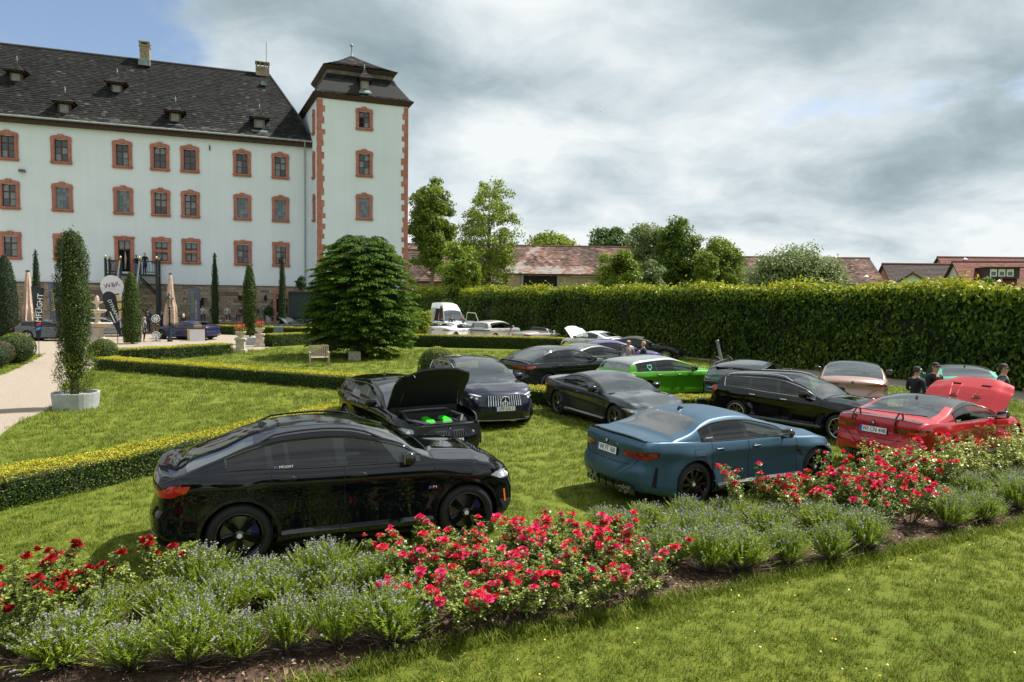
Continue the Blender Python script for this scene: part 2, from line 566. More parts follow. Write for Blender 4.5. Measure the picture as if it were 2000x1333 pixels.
def make_window(parent, cx, y, z0, z1, w=1.54, style='wood', rise=0.11, mid=False, open_left=False, xf=None):
    """z0 sill underside, z1 top of the red surround; y = wall face (outwards is -y)"""
    fw = 0.27
    iw = w - 2 * fw - 0.04
    iz0, iz1 = z0 + 0.24, z1 - 0.34
    outer = arch_outline(w - 0.06, z0 + 0.18, z1 - 0.03, rise * 1.1, cx)
    inner = arch_outline(iw, iz0, iz1, rise * 0.8, cx)
    b = MB()
    b.ring(outer, inner, y - 0.09, y + 0.22)
    o2 = arch_outline(w - 0.06 - 0.18, z0 + 0.2, z1 - 0.12, rise, cx)
    i2 = arch_outline(iw + 0.12, iz0 - 0.02, iz1 + 0.07, rise * 0.8, cx)
    b.ring(o2, i2, y - 0.115, y)
    for s in (-1, 1):   # ears of the moulding
        b.box((cx + s * (w / 2 - 0.065), y - 0.05, z1 - 0.30 - rise), (0.13, 0.11, 0.26))
    win = b.build('window', M_SAND, parent)
    kids = []
    k = MB(); k.prism([(cx - 0.14, z1 - 0.30), (cx + 0.14, z1 - 0.30), (cx + 0.20, z1 + 0.05), (cx - 0.20, z1 + 0.05)], y - 0.15, y)
    kids.append(k.build('keystone', M_SAND, win))
    k = MB(); k.box((cx, y - 0.08, z0 + 0.16), (w + 0.04, 0.24, 0.10)); k.box((cx, y - 0.06, z0 + 0.06), (w - 0.06, 0.16, 0.12))
    kids.append(k.build('sill', M_SAND, win))
    # sash
    bar = 0.075 if style == 'wood' else 0.045
    mat = M_BROWN if style == 'wood' else M_GREYW
    s = MB()
    ya, yb = y + 0.10, y + 0.17
    fo = arch_outline(iw + 0.02, iz0 - 0.01, iz1 + 0.01, rise * 0.8, cx)
    fi = arch_outline(iw - 2 * bar, iz0 + bar, iz1 - bar * 1.1, rise * 0.8, cx)
    s.ring(fo, fi, ya, yb)
    hgt = iz1 - iz0
    cols = 2
    xsplit = [cx - iw / 2 + bar, cx, cx + iw / 2 - bar]
    if style == 'wood':
        zz = [iz0 + bar, iz0 + hgt * 0.34, iz0 + hgt * 0.655, iz1 - bar]
    else:
        cols = 4 if w > 1 else 2
        xsplit = [cx - iw / 2 + bar + (iw - 2 * bar) * i / cols for i in range(cols + 1)]
        zz = [iz0 + bar + (hgt - 2 * bar) * i / 5 for i in range(6)]
    for i, x in enumerate(xsplit[1:-1]):
        s.box((x, (ya + yb) / 2, (iz0 + iz1) / 2), (bar * (1.15 if style == 'wood' else 0.6), 0.06, hgt - 0.02))
    for i, z in enumerate(zz[1:-1]):
        th = bar * (1.3 if (style == 'wood' and i == len(zz) - 3) else 0.55)
        s.box((cx, (ya + yb) / 2 + 0.003, z), (iw - 0.02, 0.06, th))
    kids.append(s.build('sash', mat, win))
    if mid:   # stone transom between two small windows
        k = MB(); k.box((cx, y + 0.02, (iz0 + iz1) / 2), (iw + 0.06, 0.26, 0.20)); kids.append(k.build('transom', M_SAND, win))
    pm_ = M_PANE if style == 'wood' else M_PANE3
    for i in range(len(xsplit) - 1):
        for j in range(len(zz) - 1):
            xa, xb, za, zb = xsplit[i], xsplit[i + 1], zz[j], zz[j + 1]
            r = random.random()
            pmx = pm_
            if style == 'wood' and r < 0.42: pmx = M_PANE2
            if style != 'wood' and r < 0.35: pmx = M_PANE2
            if open_left and i == 0 and j < 2: pmx = M_DARKIN
            kids.append(ob('pane', pane_mesh(pmx), None, win, ((xa + xb) / 2, y + 0.15 + 0.002 * (j % 2), (za + zb) / 2), (radians(random.uniform(-1.2, 1.2)), 0, radians(random.uniform(-1.5, 1.5))), (xb - xa + 0.02, 1, zb - za + 0.02)))
    if xf is not None:
        win.matrix_local = xf
    return win


def wall_with_holes(parent, u0, u1, z0, z1, holes, y, mat, name='wall'):
    us = sorted({u0, u1, *[h[0] for h in holes], *[h[1] for h in holes]})
    zs = sorted({z0, z1, *[h[2] for h in holes], *[h[3] for h in holes]})
    b = MB()
    for i in range(len(us) - 1):
        for j in range(len(zs) - 1):
            uc, zc = (us[i] + us[i + 1]) / 2, (zs[j] + zs[j + 1]) / 2
            if any(h[0] < uc < h[1] and h[2] < zc < h[3] for h in holes):
                continue
            b.add([(us[i], y, zs[j]), (us[i + 1], y, zs[j]), (us[i + 1], y, zs[j + 1]), (us[i], y, zs[j + 1])], [(0, 1, 2, 3)])
    me = b.mesh(name)
    bm = bmesh.new(); bm.from_mesh(me); bmesh.ops.remove_doubles(bm, verts=bm.verts, dist=1e-4)
    for f in bm.faces:
        if f.normal.y > 0: f.normal_flip()
    bm.to_mesh(me); bm.free()
    return ob(name, me, mat, parent)


COLS = [-13.0, -9.12, -5.40, -0.95, 1.90, 4.24, 8.48, 11.72]
holes = []
for i, c in enumerate(COLS):
    for (a, b_) in ((13.80, 16.20), (9.90, 12.32), (5.86, 8.14)):
        if a == 5.86 and i == 3:
            a = 4.86
        holes.append((c - 0.47, c + 0.47, a + 0.24, b_ - 0.40))
wall_with_holes(castle, -24, 14.9, 4.05, 17.0, holes, 0.0, M_PLASTER)
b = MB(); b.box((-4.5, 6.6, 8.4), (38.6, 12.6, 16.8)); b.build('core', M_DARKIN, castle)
for i, c in enumerate(COLS):
    make_window(castle, c, 0.0, 13.80, 16.20, style='wood')
    make_window(castle, c, 0.0, 9.90, 12.32, style='lead' if i in (2, 3, 6, 7) else 'wood')
    if i == 3:
        continue
    st = 'lead' if i == 2 else 'wood'
    make_window(castle, c, 0.0, 5.86, 8.14, w=1.55, style=st, rise=0.0, mid=i in (4, 5))
# door on to the balcony
dx = -0.95
d_ = MB(); d_.ring(arch_outline(1.48, 4.88, 8.08, 0, dx), arch_outline(0.92, 4.90, 7.76, 0, dx), -0.09, 0.22)
d_.box((dx, -0.08, 8.02), (1.6, 0.2, 0.14))
door = d_.build('door', M_SAND, castle)
k = MB(); k.prism([(dx - 0.16, 7.72), (dx + 0.16, 7.72), (dx + 0.2, 8.14), (dx - 0.2, 8.14)], -0.15, 0); k.build('keystone', M_SAND, door)
k = MB(); k.ring(arch_outline(0.94, 4.9, 7.78, 0, dx), arch_outline(0.80, 4.95, 7.70, 0, dx), 0.08, 0.16); k.box((dx, 0.12, 6.98), (0.86, 0.08, 0.12)); k.box((dx, 0.12, 7.36), (0.07, 0.07, 0.72)); k.build('door_frame', M_BROWN, door)
for s in (-1, 1):
    ob('pane', pane_mesh(M_PANE2), None, door, (dx + s * 0.21, 0.13, 7.37), None, (0.36, 1, 0.64))
k = MB(); k.box((dx + 0.36, 0.34, 5.9), (0.05, 0.42, 1.95)); k.build('open_leaf', M_BROWN, door)
k = MB(); k.tube([(dx + 0.02, 0.2, 6.85), (dx + 0.05, 0.2, 6.2), (dx + 0.0, 0.2, 5.3)], [0.02, 0.09, 0.03], 6); k.build('curtain', pm('curtain', (0.55, 0.45, 0.33), 0.8), door)

# stone plinth: each stone its own block with a recessed joint, joined into one part
pl = MB(); random.seed(3)
zrow = 0.0
holes_p = [(4.75, 5.2, 1.9, 3.1), (8.0, 8.6, 2.72, 3.22), (11.15, 12.4, 0, 3.6)]
while zrow < 3.98:
    h = random.choice((0.17, 0.2, 0.23, 0.27, 0.32)); h = min(h, 4.0 - zrow)
    u = -24 + random.uniform(-0.4, 0)
    while u < 14.9:
        w = random.uniform(0.35, 1.05) * (1.2 if h > 0.22 else 0.8)
        if not any(a - 0.1 < u + w / 2 < b2 + 0.1 and c0 - 0.05 < zrow + h / 2 < c1 for a, b2, c0, c1 in holes_p):
            pl.box((u + w / 2, -0.06 + random.uniform(-0.018, 0.018), zrow + h / 2), (w - 0.03, 0.2, h - 0.025), tone=min(1, max(0, random.gauss(0.5, 0.22))))
        u += w
    zrow += h
props(pl.build('plinth_stones', M_STONE, castle, tones=True), kind='stuff')
b = MB(); b.box((-4.5, 0.14, 2.02), (38.7, 0.3, 4.04)); b.build('plinth', M_MORTAR, castle)
b = MB(); b.box((-4.55, -0.03, 4.06), (38.8, 0.3, 0.07)); b.build('plinth_ledge', M_STONE, castle)
b = MB(); b.box((4.97, -0.10, 2.5), (0.42, 0.1, 1.15)); b.box((8.3, -0.10, 2.97), (0.56, 0.1, 0.46)); b.build('cellar_opening', M_DARKIN, castle)
b = MB(); b.ring(arch_outline(1.5, 0, 3.75, 0, 11.78), arch_outline(0.98, 0.02, 3.35, 0, 11.78), -0.24, 0.1); cd = b.build('cellar_door', M_SAND, castle)
b = MB(); b.box((11.78, 0.0, 1.7), (0.98, 0.06, 3.3)); b.build('leaf', M_DARKIN, cd)
b = MB(); b.lathe([(0.0, 0.5), (0.10, 0.42), (0.13, 0.2), (0.06, 0.0), (0, -0.02)], 6, (10.35, -0.35, 2.75)); b.tube([(10.35, -0.1, 3.2), (10.35, -0.35, 3.35), (10.35, -0.35, 3.2)], 0.025, 6); b.build('wall_lantern', M_DARKIN, castle)
# floodlight and hook fixed to the wall
b = MB(); b.box((-8.15, -0.2, 13.05), (0.42, 0.24, 0.2)); b.tube([(-7.9, 0.02, 13.0), (-8.1, -0.15, 13.0)], 0.035, 6); b.build('floodlight', pm('wall_lamp', (0.10, 0.11, 0.10), 0.5), castle)
b = MB(); b.box((5.85, -0.05, 16.1), (0.07, 0.1, 0.45)); b.build('wall_hook', M_DARKIN, castle)

# eaves, gutter, downpipe
M_EAVE = pm('eave_wood', (0.045, 0.022, 0.016), 0.7, var=(3, 0.3))
b = MB(); b.box((-4.6, -0.19, 17.02), (38.9, 0.42, 0.34)); b.box((-4.6, -0.30, 17.22), (39.1, 0.5, 0.10)); b.build('eave', M_EAVE, castle)
M_ZINC = pm('zinc', (0.33, 0.36, 0.36), 0.45, 0.5, var=(3, 0.2))
b = MB(); b.tube([(-24, -0.60, 17.30), (14.55, -0.60, 17.30)], 0.085, 8); b.build('gutter', M_ZINC, castle)
b = MB(); b.tube([(13.85, -0.60, 17.25), (13.85, -0.45, 16.9), (13.85, -0.13, 16.5), (13.85, -0.13, 3.0)], 0.065, 8); b.build('downpipe', M_ZINC, castle)

# slate roof in single slates
RIDGE_V, RIDGE_Z, EAVE_V, EAVE_Z = 6.45, 24.88, -0.56, 17.22
HIP0, HIP1 = 10.9, 14.9         # ridge end, hip foot


def roof_pt(t):
    """t 0..1 from eave to ridge with a flared foot; returns (v, z)"""
    v = EAVE_V + (RIDGE_V - EAVE_V) * t
    z = EAVE_Z + (RIDGE_Z - EAVE_Z) * (t * 1.03 - 0.03 * t * t) - 0.42 * math.sin(min(t / 0.30, 1) * pi) * 0.5
    return v, z


def slates(rows, row_fn, wid=0.30, seed=1, tonefn=None):
    """row_fn(t) -> (P_left, P_right, up vector, out vector) of the course at height t"""
    rng = np.random.default_rng(seed)
    V, T = [], []
    for r in range(rows):
        t0, t1 = r / rows, min(1.0, (r + 1.45) / rows)
        a0, b0 = row_fn(t0); a1, b1 = row_fn(t1)
        a0, b0, a1, b1 = (np.array(p, float) for p in (a0, b0, a1, b1))
        out = np.cross(b0 - a0, a1 - a0); out /= np.linalg.norm(out) + 1e-9
        n = max(1, int(np.linalg.norm(b0 - a0) / wid))
        e = (np.arange(n + 1) + (0.5 if r % 2 else 0)) / n
        e = np.clip(np.concatenate([[0], e]) if r % 2 else e, 0, 1)
        k = len(e) - 1
        lift0 = 0.045 + rng.uniform(0, 0.02, k); gap = 0.012
        s0, s1 = e[:-1, None] + gap / n, e[1:, None] - gap / n
        jit = (a1 - a0) * rng.uniform(-0.05, 0.05, (k, 1))
        p0 = a0 + (b0 - a0) * s0 + out * lift0[:, None] + jit
        p1 = a0 + (b0 - a0) * s1 + out * lift0[:, None] + jit
        q1 = a1 + (b1 - a1) * s1 + out * 0.008
        q0 = a1 + (b1 - a1) * s0 + out * 0.008
        V.append(np.stack([p0, p1, q1, q0], 1).reshape(-1, 3))
        tt = rng.normal(0.42, 0.17, k)
        if tonefn is not None:
            tt = tt + tonefn((p0 + p1) / 2, t0)
        T.append(tt)
    V = np.concatenate(V); T = np.concatenate(T)
    return V, np.arange(len(V)).reshape(-1, 4), T


def slate_tone(p, t):  # patchy tone, paler on the eave courses, darker in the upper half
    s = np.sin(p[:, 0] * 0.9 + 2.1 * np.sin(p[:, 2] * 0.7)) * np.sin(p[:, 2] * 1.3 + p[:, 0] * 0.35)
    return 0.10 * s + (0.24 if t < 0.11 else 0.0) - 0.06 * (t > 0.5)


def main_row(t):
    v, z = roof_pt(t)
    return (-24, v, z), (HIP1 + (HIP0 - HIP1) * t, v, z)


def hip_row(t):
    v, z = roof_pt(t)
    x = HIP1 + (HIP0 - HIP1) * t
    return (x, v, z), (x, 2 * RIDGE_V - v, z)


roof = MB()
prev = None
for t in [i / 12 for i in range(13)]:
    v, z = roof_pt(t)
    row = [(-24, v, z - 0.05), (HIP1 + (HIP0 - HIP1) * t, v, z - 0.05), (HIP1 + (HIP0 - HIP1) * t, 2 * RIDGE_V - v, z - 0.05), (-24, 2 * RIDGE_V - v, z - 0.05)]
    if prev: roof.add(prev + row, [(0, 1, 5, 4), (1, 2, 6, 5), (2, 3, 7, 6)])
    prev = row
roof_o = roof.build('roof', pm('roof_under', (0.02, 0.02, 0.019), 0.9), castle)
V1, Q1, T1 = slates(44, main_row, 0.33, 1, slate_tone)
V2, Q2, T2 = slates(44, hip_row, 0.33, 2, slate_tone)
props(ob('slates', np_mesh('slates', np.concatenate([V1, V2]), np.concatenate([Q1, Q2 + len(V1)]), np.concatenate([T1, T2])), M_SLATE, roof_o), kind='stuff')
b = MB(); b.tube([(-24, RIDGE_V, RIDGE_Z + 0.02), (HIP0, RIDGE_V, RIDGE_Z + 0.02)], 0.12, 6)
hp = [(HIP1 + (HIP0 - HIP1) * t, roof_pt(t)[0], roof_pt(t)[1] + 0.03) for t in [i / 10 for i in range(11)]]
b.tube(hp, 0.10, 6); b.build('ridge_cap', pm('ridge_slate', (0.03, 0.03, 0.028), 0.8), roof_o)


def cone_roof_slates(c, half, zb, zt, seed, rows=7, flare=0.12):
    """pyramid roof over a small box"""
    hx, hy = half
    V = []; Tn = []
    for si in range(4):
        def rf(t, si=si):
            k = 1 - t
            k2 = k + flare * k * k * (0.0 if k < 0.5 else (k - 0.5) * 2)
            z = zb + (zt - zb) * t
            A = [(-hx, -hy), (hx, -hy), (hx, hy), (-hx, hy)]
            p, q = A[si], A[(si + 1) % 4]
            return (c[0] + p[0] * k2, c[1] + p[1] * k2, z), (c[0] + q[0] * k2, c[1] + q[1] * k2, z)
        v_, q_, t_ = slates(rows, rf, 0.24, seed + si)
        V.append(v_); Tn.append(t_)
    V = np.concatenate(V)
    return V, np.arange(len(V)).reshape(-1, 4), np.concatenate(Tn) + 0.1


def dormer(parent, u, v, z, w=0.92, seed=0, pale=False):
    """little tower-like dormer; (u, v, z) is the middle of its foot on the slope"""
    b = MB(); d = 1.9
    b.box((u, v + d / 2, z + 0.55), (w, d, 1.1))
    o = b.build('dormer', M_BROWN if not pale else pm('dormer_grey', (0.20, 0.19, 0.17), 0.8), parent)
    b = MB(); b.add([(u - w * 0.78, v - 0.42, z - 0.12), (u + w * 0.78, v - 0.42, z - 0.12), (u + w * 0.55, v, z + 0.22), (u - w * 0.55, v, z + 0.22), (u - w * 0.78, v - 0.40, z - 0.22), (u + w * 0.78, v - 0.40, z - 0.22)], [(0, 1, 2, 3), (4, 5, 1, 0)])
    b.build('lead_apron', M_LEADSHEET, o)
    b = MB(); b.box((u, v - 0.02, z + 0.62), (0.62, 0.06, 0.66)); b.box((u, v - 0.05, z + 0.62), (0.05, 0.04, 0.66)); b.build('dormer_frame', pm('dormer_frame_grey', (0.25, 0.22, 0.19), 0.7), o)
    ob('pane', pane_mesh(M_PANE2), None, o, (u, v - 0.055, z + 0.62), None, (0.46, 1, 0.5))
    V, Q, T = cone_roof_slates((u, v + 0.35), (w * 0.80, 0.85), z + 1.08, z + 2.1, seed)
    props(ob('dormer_slates', np_mesh('dormer_slates', V, Q, T), M_SLATE, o), kind='stuff')
    b = MB(); b.box((u, v + 0.35, z + 1.06), (w * 1.55, 1.65, 0.08)); b.build('dormer_eave', M_EAVE, o)
    b = MB(); b.lathe([(0.0, 2.52), (0.025, 2.5), (0.02, 2.36), (0.10, 2.28), (0.02, 2.16), (0.09, 2.02), (0.16, 1.86), (0, 1.8)], 8, (u, v + 0.35, z)); b.build('finial', M_LEADSHEET, o, smooth=True)
    return o


for i, (u, v, z) in enumerate([(-9.17, 2.75, 20.55), (-1.73, 2.66, 20.42), (-5.19, 0.40, 17.82), (3.09, 0.5, 17.95), (9.97, 0.62, 18.1), (-12.6, 0.4, 17.82)]):
    dormer(castle, u, v, z, seed=20 + 5 * i, pale=(i == 4))
M_BRICK = pm('chimney_brick', (0.27, 0.22, 0.16), 0.95, var=(5, 0.4, 6), bump=(12, 0.4, 0.03))
b = MB(); b.box((0.03, 6.2, 25.1), (0.80, 0.8, 2.0)); b.box((0.03, 6.2, 26.06), (0.92, 0.92, 0.14))
for sx in (-1, 1):
    for sy in (-1, 1): b.box((0.03 + sx * 0.33, 6.2 + sy * 0.33, 26.22), (0.16, 0.16, 0.22))
b.box((0.03, 6.2, 26.38), (0.92, 0.92, 0.12))
c1 = b.build('chimney', M_BRICK, castle)
b = MB(); b.box((0.03, 6.0, 24.42), (0.94, 1.2, 0.5)); b.build('lead_apron', M_LEADSHEET, c1)
b = MB(); b.box((10.25, 6.5, 25.1), (1.25, 0.8, 0.9))
for k_ in range(4): b.box((9.7 + k_ * 0.37, 6.5, 25.72), (0.14, 0.7, 0.36))
b.box((10.25, 6.5, 25.95), (1.35, 0.85, 0.12))
b.build('chimney', M_BRICK, castle)
b = MB(); b.tube([(10.62, 6.2, 25.0), (10.62, 6.2, 27.95)], 0.035, 6); b.build('mast', M_ZINC, castle)
b = MB(); b.box((10.35, 4.95, 23.55), (0.5, 0.4, 0.35)); b.build('roof_hatch', M_LEADSHEET, castle)

# ---- corner tower (slightly skewed plan), part of the castle
TW = [(14.79, -3.2), (22.78, -3.2), (22.4, 5.2), (13.9, 5.2)]
TZ = 20.75
th = [(18.83 - 0.47, 18.83 + 0.47, a + 0.24, b_ - 0.40) for a, b_ in ((18.12, 20.15), (13.98, 16.42), (10.12, 12.55))]
wall_with_holes(castle, 14.79, 22.78, 0, TZ, th, -3.2, M_PLASTER, 'tower_wall')
b = MB()
for p, q in ((TW[1], TW[2]), (TW[2], TW[3]), (TW[3], TW[0])):
    b.add([(*p, 0), (*q, 0), (*q, TZ), (*p, TZ)], [(0, 1, 2, 3)])
b.build('tower_wall', M_PLASTER, castle)
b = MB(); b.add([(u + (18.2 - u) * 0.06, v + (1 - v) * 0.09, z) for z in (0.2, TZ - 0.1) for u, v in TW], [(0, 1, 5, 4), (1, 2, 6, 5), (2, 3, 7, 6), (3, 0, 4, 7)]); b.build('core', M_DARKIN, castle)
make_window(castle, 18.83, -3.2, 18.12, 20.15, open_left=True)
make_window(castle, 18.83, -3.2, 13.98, 16.42)
make_window(castle, 18.83, -3.2, 10.12, 12.55, style='lead')
side = Vector((TW[0][0] - TW[3][0], TW[0][1] - TW[3][1], 0)).normalized()   # along the left flank, towards the viewer
ang = atan2(side.y, side.x)
for (a, b_) in ((17.75, 19.9), (13.8, 16.2), (9.95, 12.4)):
    xf = Matrix.Translation((TW[3][0] + side.x * 6.75, TW[3][1] + side.y * 6.75, 0)) @ Matrix.Rotation(ang, 4, 'Z')
    make_window(castle, 0, 0, a, b_, w=1.15, style='wood', xf=xf)
# quoins: every block a part
random.seed(5)
z = 0.3; i = 0
while z < TZ - 0.3:
    h = random.uniform(0.42, 0.62); long_ = i % 2
    for cx, sg in ((14.79, 1), (22.78, -1)):
        w = (0.60 if long_ else 0.40) + random.uniform(-0.09, 0.07)
        b = MB(); b.box((cx + sg * (w / 2 - 0.025), -3.2 + 0.07, z + h / 2), (w, 0.22, h - 0.012))
        if sg == 1: b.box((cx - 0.035 + 0.10, -3.2 + 0.28, z + h / 2), (0.2, 0.62 if not long_ else 0.4, h - 0.012), rz=ang - pi / 2)
        b.build('quoin', M_SAND, castle)
    z += h; i += 1

# tower roof: flared mansard, cornice, pyramid
def inset(k):   # scale the tower plan about its middle
    cx, cy = 18.2, 1.0
    return [(cx + (u - cx) * k, cy + (v - cy) * k) for u, v in TW]


RP = [(1.10, 20.98), (1.0, 21.3), (0.91, 21.8), (0.82, 22.45), (0.745, 23.15)]
kf = pchip([(i, p[0]) for i, p in enumerate(RP)]); zf = pchip([(i, p[1]) for i, p in enumerate(RP)])
V, T = [], []
for si in range(4):
    def rf(t, si=si):
        A = inset(float(kf(t * 4))); z = float(zf(t * 4))
        return (*A[si], z), (*A[(si + 1) % 4], z)
    v_, q_, t_ = slates(15, rf, 0.30, 70 + si, lambda p, t: 0.08 + (0.2 if t < 0.12 else 0.0) - 0.12 * (t > 0.35))
    V.append(v_); T.append(t_)
b = MB(); A, B2 = inset(1.08), inset(0.72)
b.add([(*p, 20.93) for p in A] + [(*p, 23.2) for p in B2], [(0, 1, 5, 4), (1, 2, 6, 5), (2, 3, 7, 6), (3, 0, 4, 7), (0, 3, 2, 1)])
troof = b.build('tower_roof', pm('roof_under', (0, 0, 0)), castle)
Vc = np.concatenate(V)
props(ob('slates', np_mesh('slates', Vc, np.arange(len(Vc)).reshape(-1, 4), np.concatenate(T)), M_SLATE, troof), kind='stuff')


def slab(k0, z0, k1, z1, mat, name, parent):
    A, B2 = inset(k0), inset(k1)
    b = MB(); b.add([(*p, z0) for p in A] + [(*p, z1) for p in B2], [(0, 1, 5, 4), (1, 2, 6, 5), (2, 3, 7, 6), (3, 0, 4, 7), (3, 2, 1, 0), (4, 5, 6, 7)])
    return b.build(name, mat, parent)


slab(1.03, 20.60, 1.085, 20.88, M_EAVE, 'tower_eave', castle)
slab(1.09, 20.88, 1.105, 20.98, M_EAVE, 'eave_board', castle)
M_RENDER = pm('grey_render', (0.11, 0.10, 0.085), 0.9, var=(4, 0.4))
slab(0.735, 23.1, 0.74, 23.55, M_RENDER, 'roof_band', troof)
slab(0.755, 23.5, 0.815, 23.82, M_EAVE, 'upper_eave', troof)
V, T = [], []
UP = [(0.825, 23.8), (0.60, 24.3), (0.30, 25.05), (0.012, 25.9)]
ku = pchip([(i, p[0]) for i, p in enumerate(UP)]); zu = pchip([(i, p[1]) for i, p in enumerate(UP)])
for si in range(4):
    def rf(t, si=si):
        A = inset(float(ku(t * 3))); z = float(zu(t * 3))
        return (*A[si], z), (*A[(si + 1) % 4], z)
    v_, q_, t_ = slates(16, rf, 0.30, 90 + si, lambda p, t: 0.30 + 0 * p[:, 0])
    V.append(v_); T.append(t_)
Vc = np.concatenate(V)
slab(0.80, 23.8, 0.01, 25.8, MATS['roof_under'], 'cap_roof', troof)
props(ob('cap_slates', np_mesh('cap_slates', Vc, np.arange(len(Vc)).reshape(-1, 4), np.concatenate(T)), M_SLATE, troof), kind='stuff')
b = MB(); b.lathe([(0, 27.35), (0.02, 27.3), (0.03, 27.05), (0.15, 26.95), (0.16, 26.85), (0.04, 26.72), (0.06, 26.3), (0.10, 25.95), (0.28, 25.7), (0, 25.65)], 10, (18.2, 1.0, 0)); b.build('finial', M_LEADSHEET, troof, smooth=True)
dormer(castle, 18.9, -3.05, 21.55, w=0.72, seed=120, pale=True)

# balcony stair of dark green timber: deck, posts, stair, rails
M_TIMBER = pm('dark_green_timber', (0.010, 0.020, 0.020), 0.5, var=(4, 0.3))
M_GOLD = pm('gilt', (0.55, 0.42, 0.20), 0.4, 0.6)
st = thing('balcony_stair', 'dark green timber balcony with steep stair below the castle door', 'stair', castle.location, FA)
b = MB(); b.box((-0.15, -1.0, 4.80), (3.9, 1.7, 0.16)); b.build('deck', M_TIMBER, st)
for (u, v, zb, zt) in ((-2.05, -1.75, 0, 6.15), (-2.05, -0.2, 0, 6.15), (1.72, -1.75, 0, 6.15), (1.72, -0.2, 0, 6.15), (-0.95, -1.78, 4.8, 6.1), (0.45, -1.78, 4.8, 6.1)):
    b = MB(); b.box((u, v, (zb + zt) / 2), (0.17, 0.17, zt - zb)); p = b.build('post', M_TIMBER, st)
    b = MB(); b.lathe([(0, 0.26), (0.07, 0.2), (0.095, 0.12), (0.07, 0.04), (0.03, 0), (0.1, -0.03)], 10, (u, v, zt)); b.build('post_knob', M_GOLD, p, smooth=True)
for (x0, x1, v) in ((-2.05, -0.95, -1.75), (0.45, 1.72, -1.75), (-2.0, -1.7, -0.2)):
    b = MB(); b.box(((x0 + x1) / 2, v, 5.93), (x1 - x0, 0.09, 0.09)); b.box(((x0 + x1) / 2, v, 5.05), (x1 - x0, 0.07, 0.07))
    n = max(1, int((x1 - x0) / 0.32))
    for k_ in range(n):
        x = x0 + (k_ + 0.5) * (x1 - x0) / n
        b.tube([(x - 0.06, v, 5.1), (x - 0.08, v, 5.3), (x - 0.08, v, 5.7), (x, v, 5.85), (x + 0.08, v, 5.7), (x + 0.08, v, 5.3), (x + 0.06, v, 5.1)], 0.016, 4)
    b.build('railing', M_TIMBER, st)
for v in (-1.75, -0.2):
    b = MB(); b.tube([(1.72, v, 3.1), (0.2, v, 4.7)], 0.06, 4); b.tube([(0.6, v, 1.9), (1.72, v, 0.6)], 0.05, 4); b.build('brace', M_TIMBER, st)
for x in (-1.0, 0.45):   # stringers and hand rails running down towards the court
    b = MB(); b.add([(x + dx_, v, z) for v, z in ((-1.85, 4.85), (-5.6, 0.0), (-5.3, 0.0), (-1.85, 4.45)) for dx_ in (-0.05, 0.05)], [(0, 2, 4, 6), (1, 7, 5, 3), (0, 1, 3, 2), (2, 3, 5, 4), (4, 5, 7, 6), (6, 7, 1, 0)]); b.build('stringer', M_TIMBER, st)
    b = MB(); b.tube([(x, -1.85, 5.95), (x, -5.7, 1.05)], 0.07, 6); b.build('hand_rail', pm('worn_timber', (0.10, 0.12, 0.12), 0.4), st)
    b = MB(); b.box((x, -5.7, 0.55), (0.15, 0.15, 1.1)); p = b.build('post', M_TIMBER, st)
    b = MB(); b.lathe([(0, 0.26), (0.07, 0.2), (0.095, 0.12), (0.07, 0.04), (0.03, 0)], 10, (x, -5.7, 1.1)); b.build('post_knob', M_GOLD, p, smooth=True)
tread = MB(); tread.box((0, 0, 0), (1.4, 0.26, 0.045)); tread_me = tread.mesh('tread')
for k_ in range(20):
    t = (k_ + 0.7) / 20.6
    ob('tread', tread_me, M_TIMBER, st, (-0.28, -1.85 - 3.7 * t, 4.75 * (1 - t)))

# low terrace with a rubble wall in front of the castle (cafe) and dark container
ter = thing('terrace_wall', 'low rubble terrace wall before the castle plinth', 'wall', castle.location, FA)
b = MB(); random.seed(9)
for r_ in range(5):
    u = 2.6
    while u < 13.8:
        w = random.uniform(0.3, 0.8)
        b.box((u + w / 2, -3.4 + random.uniform(-0.02, 0.02), 0.1 + r_ * 0.2), (w - 0.03, 0.3, 0.18), tone=random.uniform(0.1, 0.7)); u += w
props(b.build('wall_stones', M_STONE, ter, tones=True), kind='stuff')
b = MB(); b.box((8.2, -2.0, 0.48), (11.2, 2.7, 0.96)); b.build('terrace_fill', M_MORTAR, ter)
b = MB(); b.box((13.48, -4.2, 2.5), (2.5, 0.9, 2.2)); ct = b.build('container', pm('dark_teal_panel', (0.012, 0.028, 0.034), 0.45, var=(2, 0.2)))
props(ct, 'dark teal flat-fronted kiosk box against the castle plinth', 'kiosk'); ct.location = castle.location; ct.rotation_euler = (0, 0, FA)
b = MB(); b.box((13.48, -4.2, 0.7), (2.4, 0.8, 1.4)); b.box((13.48, -4.68, 3.45), (2.54, 0.08, 0.24)); b.build('kiosk_base', pm('kiosk_dark', (0.008, 0.012, 0.014), 0.6), ct)

